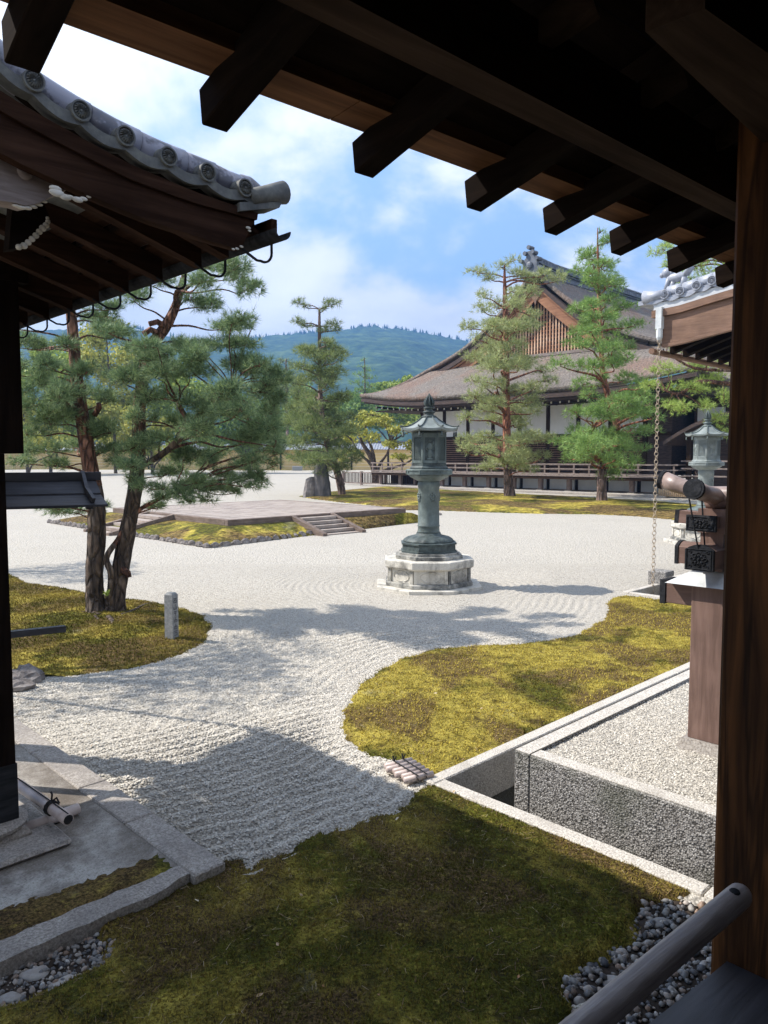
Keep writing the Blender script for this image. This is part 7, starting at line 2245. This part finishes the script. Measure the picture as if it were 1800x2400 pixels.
far = [  # px, py of crown centre, rx, ry, material, distance, name label
 ('leaf_fresh', 98, (110,1020), [(90,760,45,40),(140,800,50,45),(70,830,50,45),(130,880,55,45),(70,920,50,40),(160,930,50,35)], 'tall fresh green tree behind the left trunk of the twin pine'),
 ('leaf_yellow', 92, (60,1022), [(50,880,40,40),(90,930,45,35),(60,960,50,30),(130,965,40,26)], 'low yellow green tree at the far left beyond the gravel'),
 ('leaf_yellow', 104, (250,1018), [(230,720,50,35),(280,760,55,40),(200,770,50,40),(240,820,60,40),(290,860,50,40),(230,890,60,40),(270,940,60,36)], 'tall fresh green tree seen between the two trunks of the twin pine'),
 ('leaf_fresh', 108, (390,1018), [(380,830,50,40),(430,860,50,40),(350,880,50,40),(410,920,60,36),(370,960,50,30),(450,950,50,30)], 'dark green round tree far behind the right side of the twin pine'),
 ('leaf_green', 106, (540,1018), [(520,860,46,36),(570,880,46,36),(500,920,50,36),(560,930,50,36),(530,965,50,24)], 'dark green tree far off between the twin pine and the leaning pine'),
 ('leaf_yellow', 101, (330,1020), [(310,900,40,30),(350,930,40,30),(300,965,45,25),(360,975,40,20)], 'small yellow green tree in front of the far dark one'),
 ('leaf_green', 150, (600,1016), [(590,830,40,30),(630,860,44,32),(580,890,44,30),(640,900,40,26),(610,930,50,24)], 'dark tree over the boundary wall left of the leaning pine'),
 ('leaf_fresh', 152, (660,1016), [(660,870,40,26),(700,880,36,26),(650,910,44,24),(700,920,40,24)], 'mid green tree over the boundary wall behind the leaning pine'),
 ('leaf_green', 149, (760,1016), [(745,868,36,24),(785,880,36,22),(740,900,40,24),(790,905,40,22),(820,912,34,18),(760,928,40,16)], 'dark tree over the boundary wall above the yellow garden tree'),
 ('leaf_fresh', 154, (850,1016), [(825,838,30,14),(860,832,30,14),(800,852,26,14),(840,862,40,18),(890,826,30,14),(930,820,30,14),(880,860,40,20),(780,866,24,12),(850,900,44,24),(900,905,44,24)], 'fresh green treetops rising just above the left hip of the hall roof'),
 ('leaf_green', 160, (930,1016), [(900,880,40,26),(950,890,40,30),(980,860,40,30),(930,920,50,26)], 'dark tree behind the hall seen under its eave'),
 ('leaf_fresh', 96, (-60,1022), [(-40,760,60,50),(-60,850,60,50),(10,800,50,45),(-20,900,60,45)], 'fresh green tree partly out of view beyond the left gate post'),
]
for i, (mt, D_, b_, pd_, lab) in enumerate(far):
    broad('far_tree', lab, D_, b_, 0, pd_, mt, .55 if D_ < 120 else .7, 11.0, 40+i, group='trees round the far side of the court', trunk_px=4, stems=3)
# distant pine above the wall
pine('distant_pine', 'pale green pine rising above the far trees right of the leaning pine', 146, at(790*K, 1016*K, 146), [[(790,1016,0,4),(789,900,0,3),(788,800,0,1.6),(787,772,0,.6)]],
     [(787,778,6,4,0),(783,792,11,4,0),(795,800,12,4,0),(776,808,14,5,0),(800,815,14,5,0),(772,826,16,6,0),(803,832,18,6,0),(785,842,20,6,0),(765,848,14,5,0),(808,850,16,6,0),(785,862,26,8,0),(765,870,20,7,0),(806,868,20,7,0)], 'needles_green', .8, .03, 9, 8, .05, 'pine_bark_far', 'pine_bark_far', .3, 1, 31, depth=.9, tn=6, bump=0)
pine('distant_pine', 'round dark pine top over the wall left of the leaning pine', 140, at(622*K, 1016*K, 140), [[(622,1016,0,4),(620,900,0,3),(618,800,0,2),(618,775,0,1)]],
     [(612,780,16,7,0),(635,790,18,8,0),(600,800,20,8,0),(625,812,26,9,0),(650,820,20,8,0),(605,835,26,9,0),(640,845,26,9,0)], 'needles_olive', .8, .03, 9, 8, .05, 'pine_bark_far', 'pine_bark_far', .3, 1, 32, depth=.9, tn=6, bump=0)

# ------------------------------------------------------------------ wooded hills
def hill(name, ridge_pts, Dr, Df, seed, nx=420, ny=46, bump=7.0):
    xs = np.array([p[0] for p in ridge_pts])*K; ys = np.array([p[1] for p in ridge_pts])*K
    r_ = np.random.default_rng(seed)
    px = np.linspace(xs[0], xs[-1], nx)
    ry = np.interp(px, xs, ys)
    V_ = []
    for j in range(ny):
        t = j/(ny-1)
        D_ = Df + (Dr - Df)*t
        for i in range(nx):
            x = (px[i]-900)/FPX*Dr*(.75 + .25*t)
            V_.append((x, D_, 0.0))
    V_ = np.array(V_); t = (V_[:,1]-Df)/(Dr-Df)
    top = np.array([at(px[i], ry[i], Dr).z for i in range(nx)])
    top = np.tile(top, ny)
    ridges = fbm(V_[:,0]/190 + seed, V_[:,1]/260, 4)
    z = top * (t**.85) * (1 + .22*ridges*(1-t)*1.6) - 6
    z += bump*fbm(V_[:,0]/17, V_[:,1]/17, 3)*(.55 if bump else 0) + 1.6*r_.random(len(V_))*(t > .94)*3
    V_[:,2] = z
    back = V_[-nx:].copy(); back[:,1] += 200; back[:,2] = -6
    V_ = np.concatenate([V_, back]); 
    i = np.arange(ny)[:, None]*nx + np.arange(nx-1)[None, :]
    F = np.stack([i, i+1, i+nx+1, i+nx], -1).reshape(-1, 4)
    place(name, np_mesh(name, V_, F), 'forest', kind='structure')
hill('hill', [(-700,735),(-300,720),(0,715),(200,705),(280,702),(350,716),(420,737),(480,733),(520,728),(600,722),(640,718),(700,712),(740,707),(800,702),(850,706),(900,713),(960,723),(990,729),(1040,738),(1100,744),(1300,748),(1700,742),(2300,730)], 1500, 620, 5)
# single treetops that break the skyline
r_ = np.random.default_rng(8); WW = []
rp = [(-700,735),(-300,720),(0,715),(200,705),(280,702),(350,716),(420,737),(480,733),(520,728),(600,722),(640,718),(700,712),(740,707),(800,702),(850,706),(900,713),(960,723),(990,729),(1040,738),(1100,744),(1300,748)]
for _ in range(260):
    x = r_.uniform(250, 1100); y = np.interp(x, [p[0] for p in rp], [p[1] for p in rp]); c = at(x*K, (y+2)*K, 1498)
    h = r_.uniform(2, 7); w = h*r_.uniform(.25,.5)
    for q in range(3):
        a = q*2.09 + r_.random(); b = a + 2.09
        WW += [(c.x+w*math.cos(a), c.y+w*math.sin(a), c.z-3), (c.x+w*math.cos(b), c.y+w*math.sin(b), c.z-3), (c.x, c.y, c.z+h)]
W = np.array(WW); place('ridge_trees', np_mesh('ridge_trees', W, np.arange(len(W)).reshape(-1,3)), 'forest', label='distant treetops along the crest of the blue hill', cat='woods', kind='stuff')

# ------------------------------------------------------------------ air
m = bpy.data.materials.new('haze'); m.use_nodes = True; nt_ = m.node_tree; nt_.nodes.clear()
o_ = nt_.nodes.new('ShaderNodeOutputMaterial'); pv = nt_.nodes.new('ShaderNodeVolumePrincipled')
pv.inputs['Color'].default_value = (.15, .33, .66, 1); pv.inputs['Density'].default_value = .00062; pv.inputs['Anisotropy'].default_value = .15
nt_.links.new(pv.outputs[0], o_.inputs['Volume']); MATS['haze'] = m
mb = MB(); mb.box(-2600, 2600, -180, 2100, -1.6, 288); hz_o = mb.build('haze', 'haze', kind='stuff')
SC.cycles.volume_bounces = 0

print('TRIS', sum(len(o.data.loops) - 2*len(o.data.polygons) for o in COL.objects if o.type == 'MESH'))
